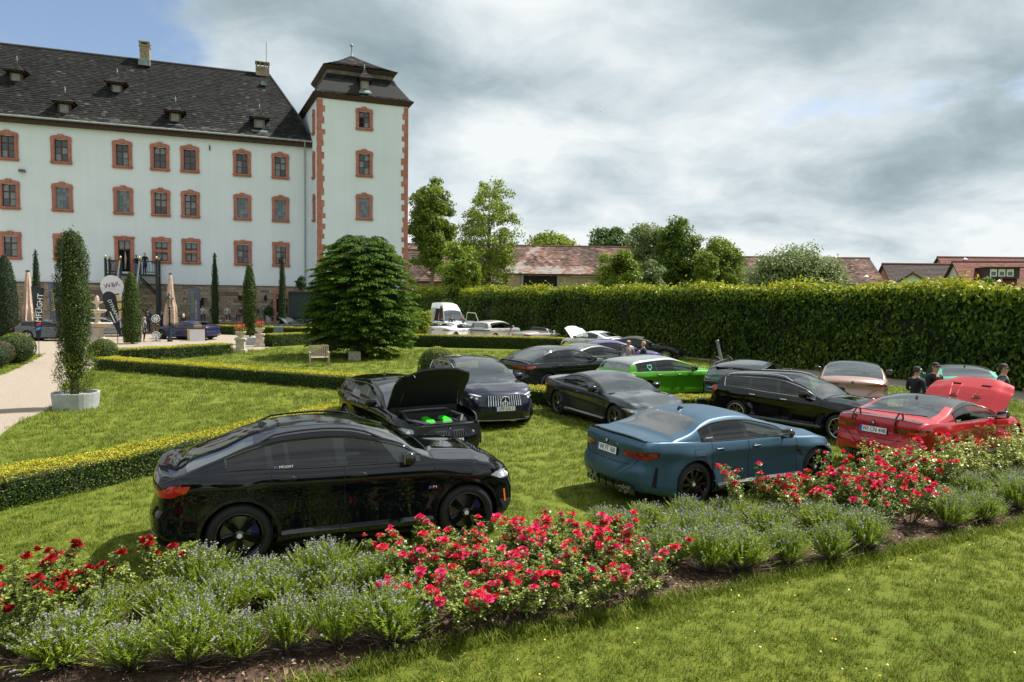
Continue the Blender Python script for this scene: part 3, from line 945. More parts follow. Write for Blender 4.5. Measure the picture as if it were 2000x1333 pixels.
# ------------------------------------------------------------------ barns and houses beyond the hedge
M_TILE_OLD = tone_mat('old_tile', [(0.05, 0.036, 0.030), (0.11, 0.075, 0.060), (0.18, 0.12, 0.098), (0.31, 0.16, 0.12), (0.36, 0.33, 0.30)], 0.9, spec=0.15)
M_TILE_BROWN = tone_mat('brown_tile', [(0.04, 0.026, 0.022), (0.062, 0.040, 0.034), (0.085, 0.056, 0.047)], 0.8)
M_TILE_RED = tone_mat('red_tile', [(0.13, 0.040, 0.026), (0.20, 0.062, 0.04), (0.26, 0.09, 0.055)], 0.8)
M_BARNWALL = pm('barn_wall', (0.36, 0.30, 0.22), 0.95, var=(1.2, 0.3, 6), bump=(4, 0.4, 0.05))
M_CREAM = pm('cream_render', (0.62, 0.62, 0.50), 0.9, var=(0.8, 0.06))
M_WHITEHOUSE = pm('white_render', (0.78, 0.80, 0.76), 0.9, var=(0.8, 0.05))
M_WHITEFRAME = pm('white_frame', (0.75, 0.76, 0.76), 0.5)


def gable_house(label, loc, rz, L, depth, wall_h, ridge_h, wall_mat, tile_mat, seed, over=0.4, rows=22, tile_w=0.45, tonefn=None, name='barn', cat='barn', ridge_k=1.0):
    """local x along the ridge, origin at the middle of the front eave wall foot, front towards -y"""
    h = thing(name, label, cat, loc, rz)
    b = MB(); x0, x1, d = -L / 2, L / 2, depth
    b.add([(x0, 0, 0), (x1, 0, 0), (x1, 0, wall_h), (x0, 0, wall_h), (x0, d, 0), (x1, d, 0), (x1, d, wall_h), (x0, d, wall_h), (x0, d / 2, ridge_h - 0.1), (x1, d / 2, ridge_h - 0.1)], [(0, 1, 2, 3), (5, 4, 7, 6), (0, 3, 8, 7, 4), (1, 5, 6, 9, 2)])
    b.build('wall', wall_mat, h)
    sl = (ridge_h - wall_h) / (d / 2)
    ro = MB(); ze = wall_h - over * sl
    for sy in (0, 1):
        ye = -over if sy == 0 else d + over
        ro.add([(x0 - over, ye, ze), (x1 + over, ye, ze), (x1 + over, d / 2, ridge_h), (x0 - over, d / 2, ridge_h), (x0 - over, ye, ze - 0.16), (x1 + over, ye, ze - 0.16), (x1 + over, d / 2, ridge_h - 0.16), (x0 - over, d / 2, ridge_h - 0.16)], [(0, 1, 2, 3), (4, 7, 6, 5), (0, 4, 5, 1), (0, 3, 7, 4), (1, 5, 6, 2)])
    r = ro.build('roof', pm('roof_board', (0.06, 0.035, 0.025), 0.8), h)
    Vs, Ts = [], []
    for sy in (0, 1):
        def rf(t, sy=sy):
            y = (-over) * (1 - t) + d / 2 * t; z = ze + (ridge_h - ze) * t
            if sy == 0: return (x0 - over, y, z), (x1 + over, y, z)
            return (x1 + over, d - y, z), (x0 - over, d - y, z)
        v_, q_, t_ = slates(rows, rf, tile_w, seed + sy, tonefn)
        Vs.append(v_); Ts.append(t_)
    Vs = np.concatenate(Vs)
    props(ob('roof_tiles', np_mesh('roof_tiles', Vs, np.arange(len(Vs)).reshape(-1, 4), np.concatenate(Ts)), tile_mat, r), kind='stuff')
    b = MB(); b.tube([(x0 - over, d / 2, ridge_h + 0.05), (x1 + over, d / 2, ridge_h + 0.05)], 0.14, 6); b.build('ridge_cap', tile_mat if 0 else pm('ridge_red', (0.16, 0.09, 0.07), 0.9), r)
    return h


def patches(p, t):
    """replaced, bleached and slipped tiles of the old barn roof"""
    x, z = p[:, 0], p[:, 2]
    s = 0.10 * np.sin(x * 0.9 + 3 * np.sin(x * 0.23)) + 0.08 * np.sin(z * 2.3 + x * 0.5)
    streak = np.exp(-((x + 7.0 - (z - 8) * 0.9) / 0.55) ** 2) + np.exp(-((x + 1.6 - (z - 8) * 0.35) / 0.5) ** 2) * 0.55
    low = (z < 7.7) & (x < 3) & (x > -15)
    mid = np.exp(-((x + 4.0) / 2.2) ** 2) * 0.28 * (np.sin(x * 5.1 + z * 4.0) > -0.2)
    return s + streak * 0.55 + low * 0.5 + mid - 0.08


bn = gable_house('long old barn with patched faded tile roof behind the hedge', (1, 95, 0), radians(1.0), 46, 10, 7.0, 10.9, M_BARNWALL, M_TILE_OLD, 200, tonefn=lambda p, t: patches(p - np.array([7.0, 0, 0]), t))
b = MB(); b.box((-2.5, -0.03, 5.9), (1.6, 0.12, 1.2)); b.box((2.8, -0.03, 5.6), (4.6, 0.12, 1.6)); b.build('barn_opening', M_DARKIN, bn)
b = MB(); b.box((0.3, -0.12, 5.7), (0.3, 0.2, 2.2)); b.box((5.3, -0.12, 5.7), (0.3, 0.2, 2.2)); b.box((14, -0.2, 6.5), (14, 0.3, 0.3)); b.build('barn_beam', pm('old_wood', (0.30, 0.27, 0.24), 0.9), bn)
gable_house('old barn with weathered red tiles behind the pale willow', (42.0, 96, 0), radians(-3), 19.0, 10, 6.2, 9.8, M_BARNWALL, M_TILE_OLD, 230, tonefn=lambda p, t: 0.12 * np.sin(p[:, 0] * 1.7) - 0.04)
gb = gable_house('broad barn with plain dark brown tile roof', (58.9, 94, 0), radians(-4), 11.4, 9, 4.4, 8.95, pm('brick_gable', (0.42, 0.24, 0.16), 0.9, var=(3, 0.2)), M_TILE_BROWN, 260, rows=26)
b = MB(); b.tube([(5.3, 4.5, 8.5), (5.3, 4.5, 9.6)], 0.28, 8); b.lathe([(0, 0.4), (0.4, 0.1), (0.4, 0)], 8, (5.3, 4.5, 9.6)); b.build('flue', M_ZINC, gb)
sh = gable_house('small pale gabled shed in front of brown barn roof', (51.6, 84, 0), radians(62), 6.5, 4.8, 5.4, 7.0, pm('mint_render', (0.62, 0.68, 0.60), 0.9), tone_mat('grey_tile', [(0.20, 0.22, 0.22), (0.30, 0.32, 0.32)], 0.6), 280, rows=10, name='shed', cat='shed')
b = MB(); b.box((-3.3, 2.6, 5.2), (0.14, 0.9, 0.7)); b.build('window', M_PANE, sh)
hs = gable_house('white house with red roof and dark flat-topped dormers', (67.3, 87.0, 0), radians(-12), 17.5, 7.5, 5.9, 9.0, M_CREAM, M_TILE_RED, 300, name='house', cat='house', rows=20)
for dxx in (-4.6, 1.6, 7.0):
    b = MB(); b.box((dxx, 1.6, 7.35), (4.1, 2.6, 1.35)); b.box((dxx, 1.2, 8.08), (4.4, 3.2, 0.14)); dm = b.build('dormer', pm('dark_cladding', (0.035, 0.025, 0.022), 0.6), hs)
    for k_ in range(3):
        b = MB(); b.box((dxx - 0.95 + k_ * 0.95, 0.27, 7.42), (0.78, 0.08, 0.95)); w_ = b.build('window', M_WHITEFRAME, dm)
        ob('pane', pane_mesh(M_PANE3), None, w_, (dxx - 0.95 + k_ * 0.95, 0.225, 7.30), None, (0.52, 1, 0.5))
b = MB(); b.box((-7.6, -0.6, 3.2), (2.0, 1.4, 6.3)); b.build('bay', M_WHITEHOUSE, hs)
for (xx, yy, zz, w_, h_) in ((-7.6, -1.33, 5.3, 1.1, 1.5), (1.5, -0.03, 5.0, 1.0, 0.8), (3.2, -0.03, 5.0, 0.9, 0.8)):
    b = MB(); b.box((xx, yy, zz), (w_, 0.1, h_)); wn = b.build('window', M_WHITEFRAME, hs)
    for s_ in (-1, 1): ob('pane', pane_mesh(M_PANE), None, wn, (xx + s_ * w_ * 0.24, yy - 0.05, zz), None, (w_ * 0.38, 1, h_ * 0.8))
b = MB(); b.tube([(1.3, 1.2, 7.4), (1.3, 1.25, 7.4)], 0.02, 4); b.box((2.0, 1.1, 7.7), (1.2, 0.1, 1.1), rx=radians(-55)); b.build('roof_window', M_PANE3, hs)
gable_house('second red tiled house roof behind the white house', (82, 106, 0), radians(-3), 26, 10, 6.0, 10.9, pm('brick_gable2', (0.40, 0.25, 0.17), 0.9, var=(3, 0.2)), M_TILE_RED, 330, name='house', cat='house', rows=18, tonefn=lambda p, t: -0.15 + 0 * p[:, 0])
gable_house('low tiled outbuilding at the foot of the castle tower', (-7.6, 86, 0), radians(2), 12, 8, 5.6, 9.4, M_BARNWALL, M_TILE_OLD, 350, rows=16, tonefn=lambda p, t: -0.15 + 0 * p[:, 0], name='outbuilding', cat='outbuilding')


def street_lamp(label, x, y, h):
    s = thing('street_lamp', label, 'street lamp', (x, y, 0), 0, 'street lamps among the far houses')
    b = MB(); b.tube([(0, 0, 0), (0, 0, h)], [0.08, 0.05], 6); b.build('pole', M_ZINC, s)
    b = MB(); b.lathe([(0, 0.35), (0.3, 0.12), (0.22, 0), (0, -0.02)], 8, (0, 0, h)); b.build('lamp_head', M_WHITEFRAME, s)


street_lamp('thin street lamp in front of weathered red barn roof', 43.3, 84, 6.4)
street_lamp('thin street lamp before dark brown barn roof', 58.2, 82, 6.0)
street_lamp('thin street lamp beside the white house', 64.3, 80, 6.6)
# ------------------------------------------------------------------ cars
M_TYRE = pm('tyre', (0.012, 0.012, 0.012), 0.75, bump=(60, 0.2, 0.004))
M_BLACKGLOSS = pm('gloss_black', (0.006, 0.006, 0.007), 0.12, coat=0.6)
M_BLACKTRIM = pm('black_trim', (0.010, 0.010, 0.011), 0.35)
M_PLASTIC = pm('black_plastic', (0.012, 0.012, 0.013), 0.6)
M_CHROME = pm('chrome', (0.62, 0.64, 0.66), 0.10, 1.0)
M_SILVER = pm('silver_rim', (0.42, 0.43, 0.44), 0.25, 0.9)
M_GREYRIM = pm('grey_rim', (0.10, 0.105, 0.11), 0.28, 0.8)
M_BRONZE = pm('bronze_rim', (0.20, 0.13, 0.07), 0.3, 0.8)
M_BRAKE = pm('brake_steel', (0.25, 0.24, 0.22), 0.35, 0.9)
M_REDCAL = pm('red_caliper', (0.45, 0.01, 0.01), 0.4)
M_GAP = pm('panel_gap', (0.002, 0.002, 0.002), 0.9)
M_INT = pm('interior', (0.016, 0.016, 0.017), 0.65)
M_INT2 = pm('interior_pale', (0.42, 0.40, 0.36), 0.6)
M_UNDER = pm('underbody', (0.004, 0.004, 0.004), 0.9)
M_GLASS = glass_mat('car_glass', (0.82, 0.87, 0.85), 1.55)
M_SCREEN = glass_mat('screen_glass', (0.55, 0.62, 0.60), 2.9)
M_TINT = glass_mat('tinted_glass', (0.06, 0.066, 0.07), 1.62)
M_TAIL = pm('tail_red', (0.42, 0.006, 0.010), 0.12, coat=1.0)
M_TAILD = pm('tail_dark_red', (0.085, 0.004, 0.008), 0.10, coat=1.0)
M_LENS = pm('lamp_lens', (0.30, 0.33, 0.35), 0.08, 0.35, coat=1.0)
M_LENSD = pm('lamp_dark', (0.03, 0.034, 0.038), 0.08, 0.4, coat=1.0)
M_LED = pm('lamp_white', (0.80, 0.84, 0.86), 0.10, coat=1.0)
M_AMBER = pm('amber', (0.80, 0.16, 0.01), 0.25, coat=1.0)
M_PLATE = pm('plate_white', (0.80, 0.80, 0.78), 0.4)
M_PBLUE = pm('plate_blue', (0.02, 0.07, 0.45), 0.4)
M_PTEXT = pm('plate_text', (0.006, 0.006, 0.006), 0.5)
M_MLB = pm('stripe_light_blue', (0.05, 0.25, 0.65), 0.4)
M_MDB = pm('stripe_dark_blue', (0.015, 0.02, 0.16), 0.4)
M_MRED = pm('stripe_red', (0.62, 0.02, 0.03), 0.4)
M_WHITEV = pm('white_vinyl', (0.82, 0.82, 0.82), 0.4)
M_CARBON = pm('carbon', (0.010, 0.011, 0.012), 0.25, coat=0.8)


def paint(name, col, metal=0.25, rough=0.38, coat=1.0):
    return pm('paint_' + name, col, rough, metal, coat, 0.02, spec=0.0 if max(col) < 0.03 else 0.3)


def sstep(t):
    t = np.clip(t, 0, 1)
    return t * t * (3 - 2 * t)


WHEEL_CACHE = {}


def wheel_meshes(R, w, style):
    key = (round(R, 3), style)
    if key in WHEEL_CACHE:
        return WHEEL_CACHE[key]
    rr = R * 0.735
    t = MB(); h = w / 2
    t.lathe([(rr - 0.012, -h + 0.035), (rr + 0.006, -h + 0.004), (rr + 0.02, -h), (R - 0.055, -h - 0.006), (R - 0.022, -h + 0.012), (R - 0.004, -h + 0.04), (R, -h + 0.06), (R, h - 0.06), (R - 0.02, h - 0.01), (rr, h)], 40, axis='Y')
    tyre = t.mesh('tyre', True)
    s = MB()
    s.lathe([(rr + 0.004, -h + 0.012), (rr - 0.006, -h + 0.004), (rr - 0.022, -h + 0.016), (rr - 0.032, -h + 0.07), (rr - 0.04, h - 0.02)], 40, axis='Y')
    n, kind = style
    for i in range(n):
        a0 = 2 * pi * i / n
        offs = {'single': [0], 'double': [-0.13, 0.13], 'vee': [-0.02, 0.02]}[kind]
        for k, o in enumerate(offs):
            sg = -1 if k == 0 else 1
            aa = a0 + (o if kind == 'double' else 0)
            ab = a0 + (sg * 0.20 if kind == 'vee' else o)
            wi, wo = (0.026, 0.020) if kind != 'single' else (0.030, 0.022)
            def P(r, a, d, y):
                return (r * cos(a) - d * sin(a), y, r * sin(a) + d * cos(a))
            r0, r1 = 0.05, rr - 0.024
            y0, y1 = -h + 0.045, -h + 0.022
            vs = [P(r0, aa, -wi, y0), P(r0, aa, wi, y0), P(r1, ab, wo, y1), P(r1, ab, -wo, y1), P(r0, aa, -wi * 1.2, y0 + 0.05), P(r0, aa, wi * 1.2, y0 + 0.05), P(r1, ab, wo * 1.2, y1 + 0.05), P(r1, ab, -wo * 1.2, y1 + 0.05)]
            s.add(vs, [(0, 1, 2, 3), (0, 4, 5, 1), (1, 5, 6, 2), (2, 6, 7, 3), (3, 7, 4, 0)])
    s.lathe([(0.0, -h + 0.028), (0.036, -h + 0.03), (0.06, -h + 0.045), (0.075, -h + 0.10)], 16, axis='Y')
    rim = s.mesh('rim')
    d = MB(); d.lathe([(0.0, -h + 0.10), (0.08, -h + 0.10), (0.085, -h + 0.115), (rr * 0.78, -h + 0.115), (rr * 0.78, -h + 0.14), (0, -h + 0.14)], 28, axis='Y')
    disc = d.mesh('brake_disc')
    c = MB(); c.prism([(rr * 0.80 * cos(a), rr * 0.80 * sin(a)) for a in np.linspace(0.35, 1.25, 7)] + [(rr * 0.52 * cos(a), rr * 0.52 * sin(a)) for a in np.linspace(1.25, 0.35, 7)], -h + 0.085, -h + 0.16)
    cal = c.mesh('caliper')
    b = MB(); b.lathe([(0, -h + 0.024), (0.03, -h + 0.026), (0.034, -h + 0.034)], 12, axis='Y')
    cap = b.mesh('hub_cap')
    l = MB(); l.lathe([(rr + 0.003, -h + 0.006), (rr - 0.004, -h - 0.002), (rr - 0.022, -h + 0.006), (rr - 0.028, -h + 0.02)], 40, axis='Y')
    lip = l.mesh('rim_lip', True)
    bl = MB(); bl.lathe([(0, h - 0.04), (rr, h - 0.04)], 24, axis='Y')
    back = bl.mesh('rim_back')
    WHEEL_CACHE[key] = (tyre, rim, disc, cal, cap, lip, back)
    return WHEEL_CACHE[key]


SHARED = {}


def shared(key, fn):
    if key not in SHARED:
        SHARED[key] = fn()
    return SHARED[key]


def rounded_block(dx, dy, dz, p=3.2, seg=10):
    """superellipsoid: soft-edged block"""
    b = MB(); rows = []
    for i in range(seg + 1):
        ph = -pi / 2 + pi * i / seg
        for k in range(seg * 2):
            th = 2 * pi * k / (seg * 2)
            f = lambda c: math.copysign(abs(c) ** (2 / p), c)
            b.v.append((dx * f(cos(ph)) * f(cos(th)), dy * f(cos(ph)) * f(sin(th)), dz * f(sin(ph))))
    n = seg * 2
    for i in range(seg):
        for k in range(n):
            b.f.append((i * n + k, i * n + (k + 1) % n, (i + 1) * n + (k + 1) % n, (i + 1) * n + k)); b.t.append(0.5)
    return b


def seat_mesh():
    b = MB()
    for blk, c, tilt in ((rounded_block(0.26, 0.25, 0.10), (0, 0, 0), 0), (rounded_block(0.10, 0.25, 0.33), (-0.30, 0, 0.36), -0.22), (rounded_block(0.055, 0.12, 0.085), (-0.395, 0, 0.74), -0.22)):
        R = Matrix.Rotation(tilt, 3, 'Y')
        b.add([R @ Vector(p) + Vector(c) for p in blk.v], blk.f)
    return b.mesh('seat', True)


class Car:
    def __init__(s, name, label, cat, loc, heading, kind, mat, wb=2.8, fo=0.82, ro=1.05, W=1.88, H=1.43, R=0.345, cowl=0.98, nose=0.70, belt=None, deck=1.08, rims=None, spoke=(10, 'single'), lod=1.0, roofmat=None, glass=None, side_tint=True, trim=None, zb=0.20, lip=None, hood_open=0.0, doors=4, group='parked cars', caliper=None, xc=None, interior=None, flare=0.022):
        s.t = thing(name, label, cat, loc, radians(heading), group)
        s.kind, s.mat, s.W, s.H, s.R, s.wb = kind, mat, W, H, R, wb
        s.xf, s.xr = wb / 2 + fo, -(wb / 2 + ro)
        s.hood_open = hood_open
        s.rims = rims or M_BLACKGLOSS
        s.spoke, s.roofmat, s.trim = spoke, roofmat, trim or M_BLACKGLOSS
        s.lip, s.caliper, s.doors = lip, caliper, doors
        s.intmat = interior or M_INT
        s.zb = zb; s.flare = flare
        s.profile(cowl, nose, belt if belt else cowl - 0.045, deck, xc)
        s.surface(lod)
        s.split(side_tint)
        s.wheels()
        s.inside()

    # ---- side profile, per body style
    def profile(s, zc, zn, zbelt, zd, xc):
        xf, xr, H, k = s.xf, s.xr, s.H, s.kind
        tall = k in ('suv', 'suvc')
        s.xc = xc if xc is not None else (0.95 if tall else 0.90)
        s.xw = s.xc - (0.78 if tall else 0.80)
        if k == 'van': s.xw = s.xc - 0.58
        c = s.xc
        top = [(xf, zn), (xf - 0.16, zn + (zc - zn) * 0.30), (xf - 0.50, zn + (zc - zn) * 0.62), ((xf + c) / 2, zn + (zc - zn) * 0.82), (c + 0.03, zc), (c - 0.08, zc + 0.045)]
        w = s.xw
        top += [(c + (w - c) * 0.5, zc + (H - zc) * 0.56), (w, H - 0.075), (w - 0.25, H - 0.018), (w - 0.55, H)]
        s.win = {}
        q = xr
        if k == 'sedan':
            top += [(-0.85, H - 0.018), (-1.12, H - 0.075), (-1.45, H - 0.20), (-1.76, zd + 0.045), (-1.92, zd), (q + 0.28, zd + 0.012), (q + 0.06, zd + 0.0), (q, zd - 0.07)]
            s.rw = (-1.76, -1.08); s.glasses = [(-0.20, 0.76), (-0.98, -0.30), (-1.26, -1.04)]; s.dd = (0.93, -0.25, -1.10)
        elif k in ('coupe', 'conv'):
            top += [(-0.62, H - 0.018), (-0.95, H - 0.075), (-1.35, H - 0.19), (-1.72, zd + 0.05), (-1.90, zd), (q + 0.25, zd + 0.01), (q + 0.05, zd), (q, zd - 0.07)]
            s.rw = (-1.74, -0.98); s.glasses = [(-0.42, 0.76), (-1.14, -0.48)]; s.dd = (0.93, -0.52)
        elif k == 'fastback':
            top += [(-0.80, H - 0.02), (-1.25, H - 0.10), (-1.75, zd + 0.17), (q + 0.45, zd + 0.03), (q + 0.12, zd - 0.01), (q, zd - 0.08)]
            s.rw = (q + 0.50, -1.15); s.glasses = [(-0.18, 0.76), (-0.98, -0.28), (-1.42, -1.05)]; s.dd = (0.93, -0.23, -1.12)
        elif k == 'wagon':
            top += [(-1.0, H - 0.022), (-1.6, H - 0.065), (q + 0.50, H - 0.13), (q + 0.42, H - 0.17), (q + 0.17, zd + 0.02), (q + 0.09, zd - 0.07), (q, zd - 0.14)]
            s.rw = (q + 0.18, q + 0.41); s.glasses = [(-0.16, 0.76), (-0.96, -0.26), (q + 0.62, -1.04)]; s.dd = (0.93, -0.21, -1.08)
        elif k == 'suv':
            top += [(-1.0, H - 0.022), (-1.55, H - 0.06), (q + 0.48, H - 0.12), (q + 0.40, H - 0.16), (q + 0.17, zd + 0.02), (q + 0.09, zd - 0.09), (q, zd - 0.17)]
            s.rw = (q + 0.18, q + 0.40); s.glasses = [(-0.16, 0.80), (-0.98, -0.26), (q + 0.62, -1.06)]; s.dd = (0.97, -0.21, -1.10)
        elif k == 'suvc':
            top += [(-0.85, H - 0.025), (-1.25, H - 0.11), (-1.70, H - 0.27), (q + 0.46, zd + 0.09), (q + 0.24, zd + 0.005), (q + 0.05, zd + 0.012), (q, zd - 0.08)]
            s.rw = (q + 0.42, -1.22); s.glasses = [(-0.14, 0.80), (-0.83, -0.24), (-1.03, -0.87), (-1.56, -1.10)]; s.dd = (0.97, -0.19, -1.06)
        elif k == 'road':
            top = top[:6] + [(c + (w - c) * 0.5, zc + (H - zc) * 0.56), (w + 0.10, H - 0.02), (w, H), (w - 0.06, H - 0.03), (w - 0.20, zd + 0.10), (-1.0, zd + 0.08), (-1.25, zd + 0.05), (q + 0.3, zd), (q + 0.06, zd - 0.02), (q, zd - 0.09)]
            s.rw = None; s.glasses = [(w + 0.12, 0.76)]; s.dd = (0.93, -0.42)
        elif k == 'van':
            top = top[:6] + [(c - 0.30, zc + 0.48), (w, 2.18), (w - 0.22, 2.48), (w - 0.6, H - 0.10), (-0.2, H), (q + 0.3, H - 0.02), (q + 0.08, H - 0.06), (q, H - 0.18)]
            s.rw = None; s.glasses = [(0.30, s.xc + 0.05)]; s.dd = (s.xc + 0.12, 0.22)
        s.zt = pchip(top)
        rear = zd - 0.05 if k in ('sedan', 'coupe', 'conv', 'fastback', 'suvc', 'road') else zd - 0.06
        s.zs = pchip([(xf, zn - 0.045), (xf - 0.4, zn + (zc - zn) * 0.45), (c, zc - 0.075), (0.2, zbelt), (-0.6, zbelt + 0.012), (-1.3, zbelt + 0.045), (q + 0.35, max(rear, zbelt + 0.02)), (q, rear - 0.06)])
        h = s.W / 2
        s.w2 = pchip([(xf, h * 0.80), (xf - 0.22, h * 0.90), (s.wb / 2 + 0.1, h * 0.995), (0.4, h * 0.975), (-0.5, h * 0.975), (-s.wb / 2, h), (q + 0.35, h * 0.955), (q + 0.1, h * 0.91), (q, h * 0.87)])

    def surface(s, lod):
        nl, ng = 18, 8
        TR = [0.035, 0.09, 0.18, 0.30, 0.44, 0.60, 0.78, 1.0]
        s.nl, s.ng, s.nt = nl, ng, len(TR)
        # stations, denser where the roofline is steep and at the ends
        xs = np.linspace(s.xr, s.xf, 4000); z = s.zt(xs)
        dens = np.sqrt(1 + (np.gradient(z, xs) * 0.9) ** 2) + 1.5 * np.exp(-((xs - s.xf) / 0.2) ** 2) + 1.5 * np.exp(-((xs - s.xr) / 0.2) ** 2)
        cum = np.cumsum(dens); cum /= cum[-1]
        n = int(104 * lod)
        st = np.interp(np.linspace(0, 1, n), cum, xs)
        key = [g for p in s.glasses for g in p] + list(s.dd) + [s.xc, s.xw] + (list(s.rw) if s.rw else [])
        for kx in key:
            st[np.argmin(abs(st - kx))] = kx
        st = np.unique(st); s.st = st
        X = st[:, None]
        zt, zs, w2 = s.zt(st)[:, None], s.zs(st)[:, None], s.w2(st)[:, None]
        zb = (s.zb + 0.10 * sstep((s.xr + 0.7 - st) / 0.7) + 0.02 * sstep((st - s.xf + 0.5) / 0.5))[:, None]
        tl = np.linspace(0, 1, nl + 1)[None, :]
        offs = pchip([(0, -0.075), (0.06, -0.03), (0.15, -0.004), (0.20, -0.010), (0.34, -0.022), (0.58, -0.030), (0.745, -0.012), (0.775, 0.0), (0.80, 0.0), (0.90, -0.012), (1, -0.042)])
        zl = zb + (zs - zb) * tl
        yl = w2 + offs(tl) + 0 * X
        Ra = s.R + 0.05; s.Ra = Ra
        for ax in (s.wb / 2, -s.wb / 2):
            r = np.sqrt((X - ax) ** 2 + (zl - s.R) ** 2)
            yl = yl + s.flare * np.exp(-((r - Ra) / 0.13) ** 2) * (tl < 0.9)
        cab = sstep((s.xc + 0.10 - st) / 0.35) * sstep((st - (s.rw[0] if s.rw else s.xr) + 0.25) / 0.4)
        cr = (0.045 + 0.028 * cab)[:, None]
        if s.kind == 'van': cr = cr * 0 + 0.10
        zr = np.maximum(zt - cr, zs + 0.014)
        hgt = zr - zs
        ysh = w2 - 0.04
        tum = 0.13 if s.kind == 'van' else 0.36
        wr = ysh - 0.045 - tum * hgt - 0.06 * np.clip(hgt - 0.25, 0, 1)
        tg = np.linspace(0, 1, ng)[None, :]
        zg = zs + 0.008 + (zr - zs - 0.008) * tg
        yg = (ysh - 0.022) + (wr - ysh + 0.022) * tg + 0.035 * np.sin(pi * tg) * np.clip(hgt / 0.4, 0, 1)
        tr = np.array(TR)[None, :]
        yr = wr * (1 - tr)
        zrr = zr + (zt - zr) * (1 - (1 - tr) ** 2.6)
        # bonnet power-domes
        hoodm = sstep((st - s.xc) / 0.15)[:, None]
        zrr = zrr + hoodm * 0.018 * np.exp(-((tr - 0.45) / 0.13) ** 2) - hoodm * 0.006 * np.exp(-((tr - 0.25) / 0.10) ** 2)
        Y = np.concatenate([yl, yg, yr], 1); Z = np.concatenate([zl, zg, zrr], 1)
        XX = X + 0 * Y
        XX[:, nl + 1:] -= 0.16 * (Z[:, nl + 1:] - zs) * (cab[:, None])     # raked pillars
        # soft ends
        def shrink(i, k):
            zc = (Z[i].min() + Z[i].max()) / 2
            Z[i] = zc + (Z[i] - zc) * k; Y[i] *= k
        for i, k in ((-1, 0.955), (-2, 0.982), (-3, 0.993), (0, 0.955), (1, 0.982), (2, 0.993)): shrink(i, k)
        rings_f, rings_r = [], []
        for i, lst in ((-1, rings_f), (0, rings_r)):
            zc = Z[i].min()
            for k in (0.93, 0.82, 0.66, 0.48, 0.30, 0.14, 0.0004):
                lst.append((XX[i] * 0 + st[i], Y[i] * k, zc + (Z[i] - zc) * k))
        Xa = np.concatenate([[r[0] for r in rings_r[::-1]], XX, [r[0] for r in rings_f]])
        Ya = np.concatenate([[r[1] for r in rings_r[::-1]], Y, [r[1] for r in rings_f]])
        Za = np.concatenate([[r[2] for r in rings_r[::-1]], Z, [r[2] for r in rings_f]])
        nr = len(rings_r); s.nr = nr
        sx = np.concatenate([[st[0]] * nr, st, [st[-1]] * nr]); s.sx = sx
        # plan curvature and nose / tail profile
        hw = s.W / 2
        rel = np.abs(Ya) / hw
        ff = sstep((Xa - (s.xf - 0.95)) / 0.95); fr = sstep(((s.xr + 0.75) - Xa) / 0.75)
        kf, kr = (0.30, 0.20) if s.kind != 'van' else (0.28, 0.03)
        Xa = Xa - kf * ff * rel ** 2.4 + kr * fr * rel ** 2.6
        zn_top = s.zt(s.xf)
        nose = pchip([(0.0, -0.10), (0.2, -0.035), (0.34, 0.0), (0.55, 0.0), (0.80, -0.045), (1.0, -0.10)])
        tail = pchip([(0.0, 0.09), (0.18, 0.025), (0.36, -0.012), (0.50, 0.0), (0.56, 0.035), (0.75, 0.05), (0.93, 0.035), (1.0, 0.04)])
        f2 = sstep((Xa - (s.xf - 0.55)) / 0.4); r2 = sstep(((s.xr + 0.45) - Xa) / 0.35)
        Xa = Xa + f2 * nose((Za - s.zb) / (float(zn_top) - s.zb))
        if s.kind != 'van':
            Xa = Xa + r2 * tail((Za - s.zb) / (float(s.zs(s.xr + 0.1)) + 0.05 - s.zb))
        nS, nR = Xa.shape
        # both sides: columns from left sill over the roof to right sill
        Xf = np.concatenate([Xa, Xa[:, -2::-1]], 1); Yf = np.concatenate([Ya, -Ya[:, -2::-1]], 1); Zf = np.concatenate([Za, Za[:, -2::-1]], 1)
        s.P = np.stack([Xf, Yf, Zf], -1); s.nS, s.nC, s.nR = nS, Xf.shape[1], nR
        idx = np.arange(nS * s.nC).reshape(nS, s.nC)
        s.Q = np.stack([idx[:-1, :-1], idx[1:, :-1], idx[1:, 1:], idx[:-1, 1:]], -1).reshape(-1, 4)
        V = s.P.reshape(-1, 3)
        # vertex normals of the whole skin
        q = s.Q; fn = np.cross(V[q[:, 2]] - V[q[:, 0]], V[q[:, 3]] - V[q[:, 1]])
        if fn[np.argmax(V[q].mean(1)[:, 2]), 2] < 0:
            s.Q = q[:, ::-1]; fn = -fn; q = s.Q
        nv = np.zeros_like(V)
        for k in range(4): np.add.at(nv, q[:, k], fn)
        nv /= np.linalg.norm(nv, axis=1)[:, None] + 1e-12
        s.V, s.Nv = V, nv
        fc = V[q].mean(1); s.fc = fc
        ii, jj = np.meshgrid(np.arange(nS - 1), np.arange(s.nC - 1), indexing='ij')
        s.fi = ii.ravel(); col = jj.ravel()
        s.fside = np.where(col < nR - 1, 1, -1)
        s.frow = np.where(col < nR - 1, col, s.nC - 2 - col)
        s.fx = (sx[s.fi] + sx[s.fi + 1]) / 2
        s.fcap = (s.fi < nr) | (s.fi >= nS - 1 - nr)
        s.bvh = BVHTree.FromPolygons([tuple(p) for p in V], [tuple(int(k) for k in f) for f in s.Q])
        # wheel arches
        low = s.frow < nl
        s.arch = np.zeros(len(s.Q), bool)
        s.V2 = V.copy()
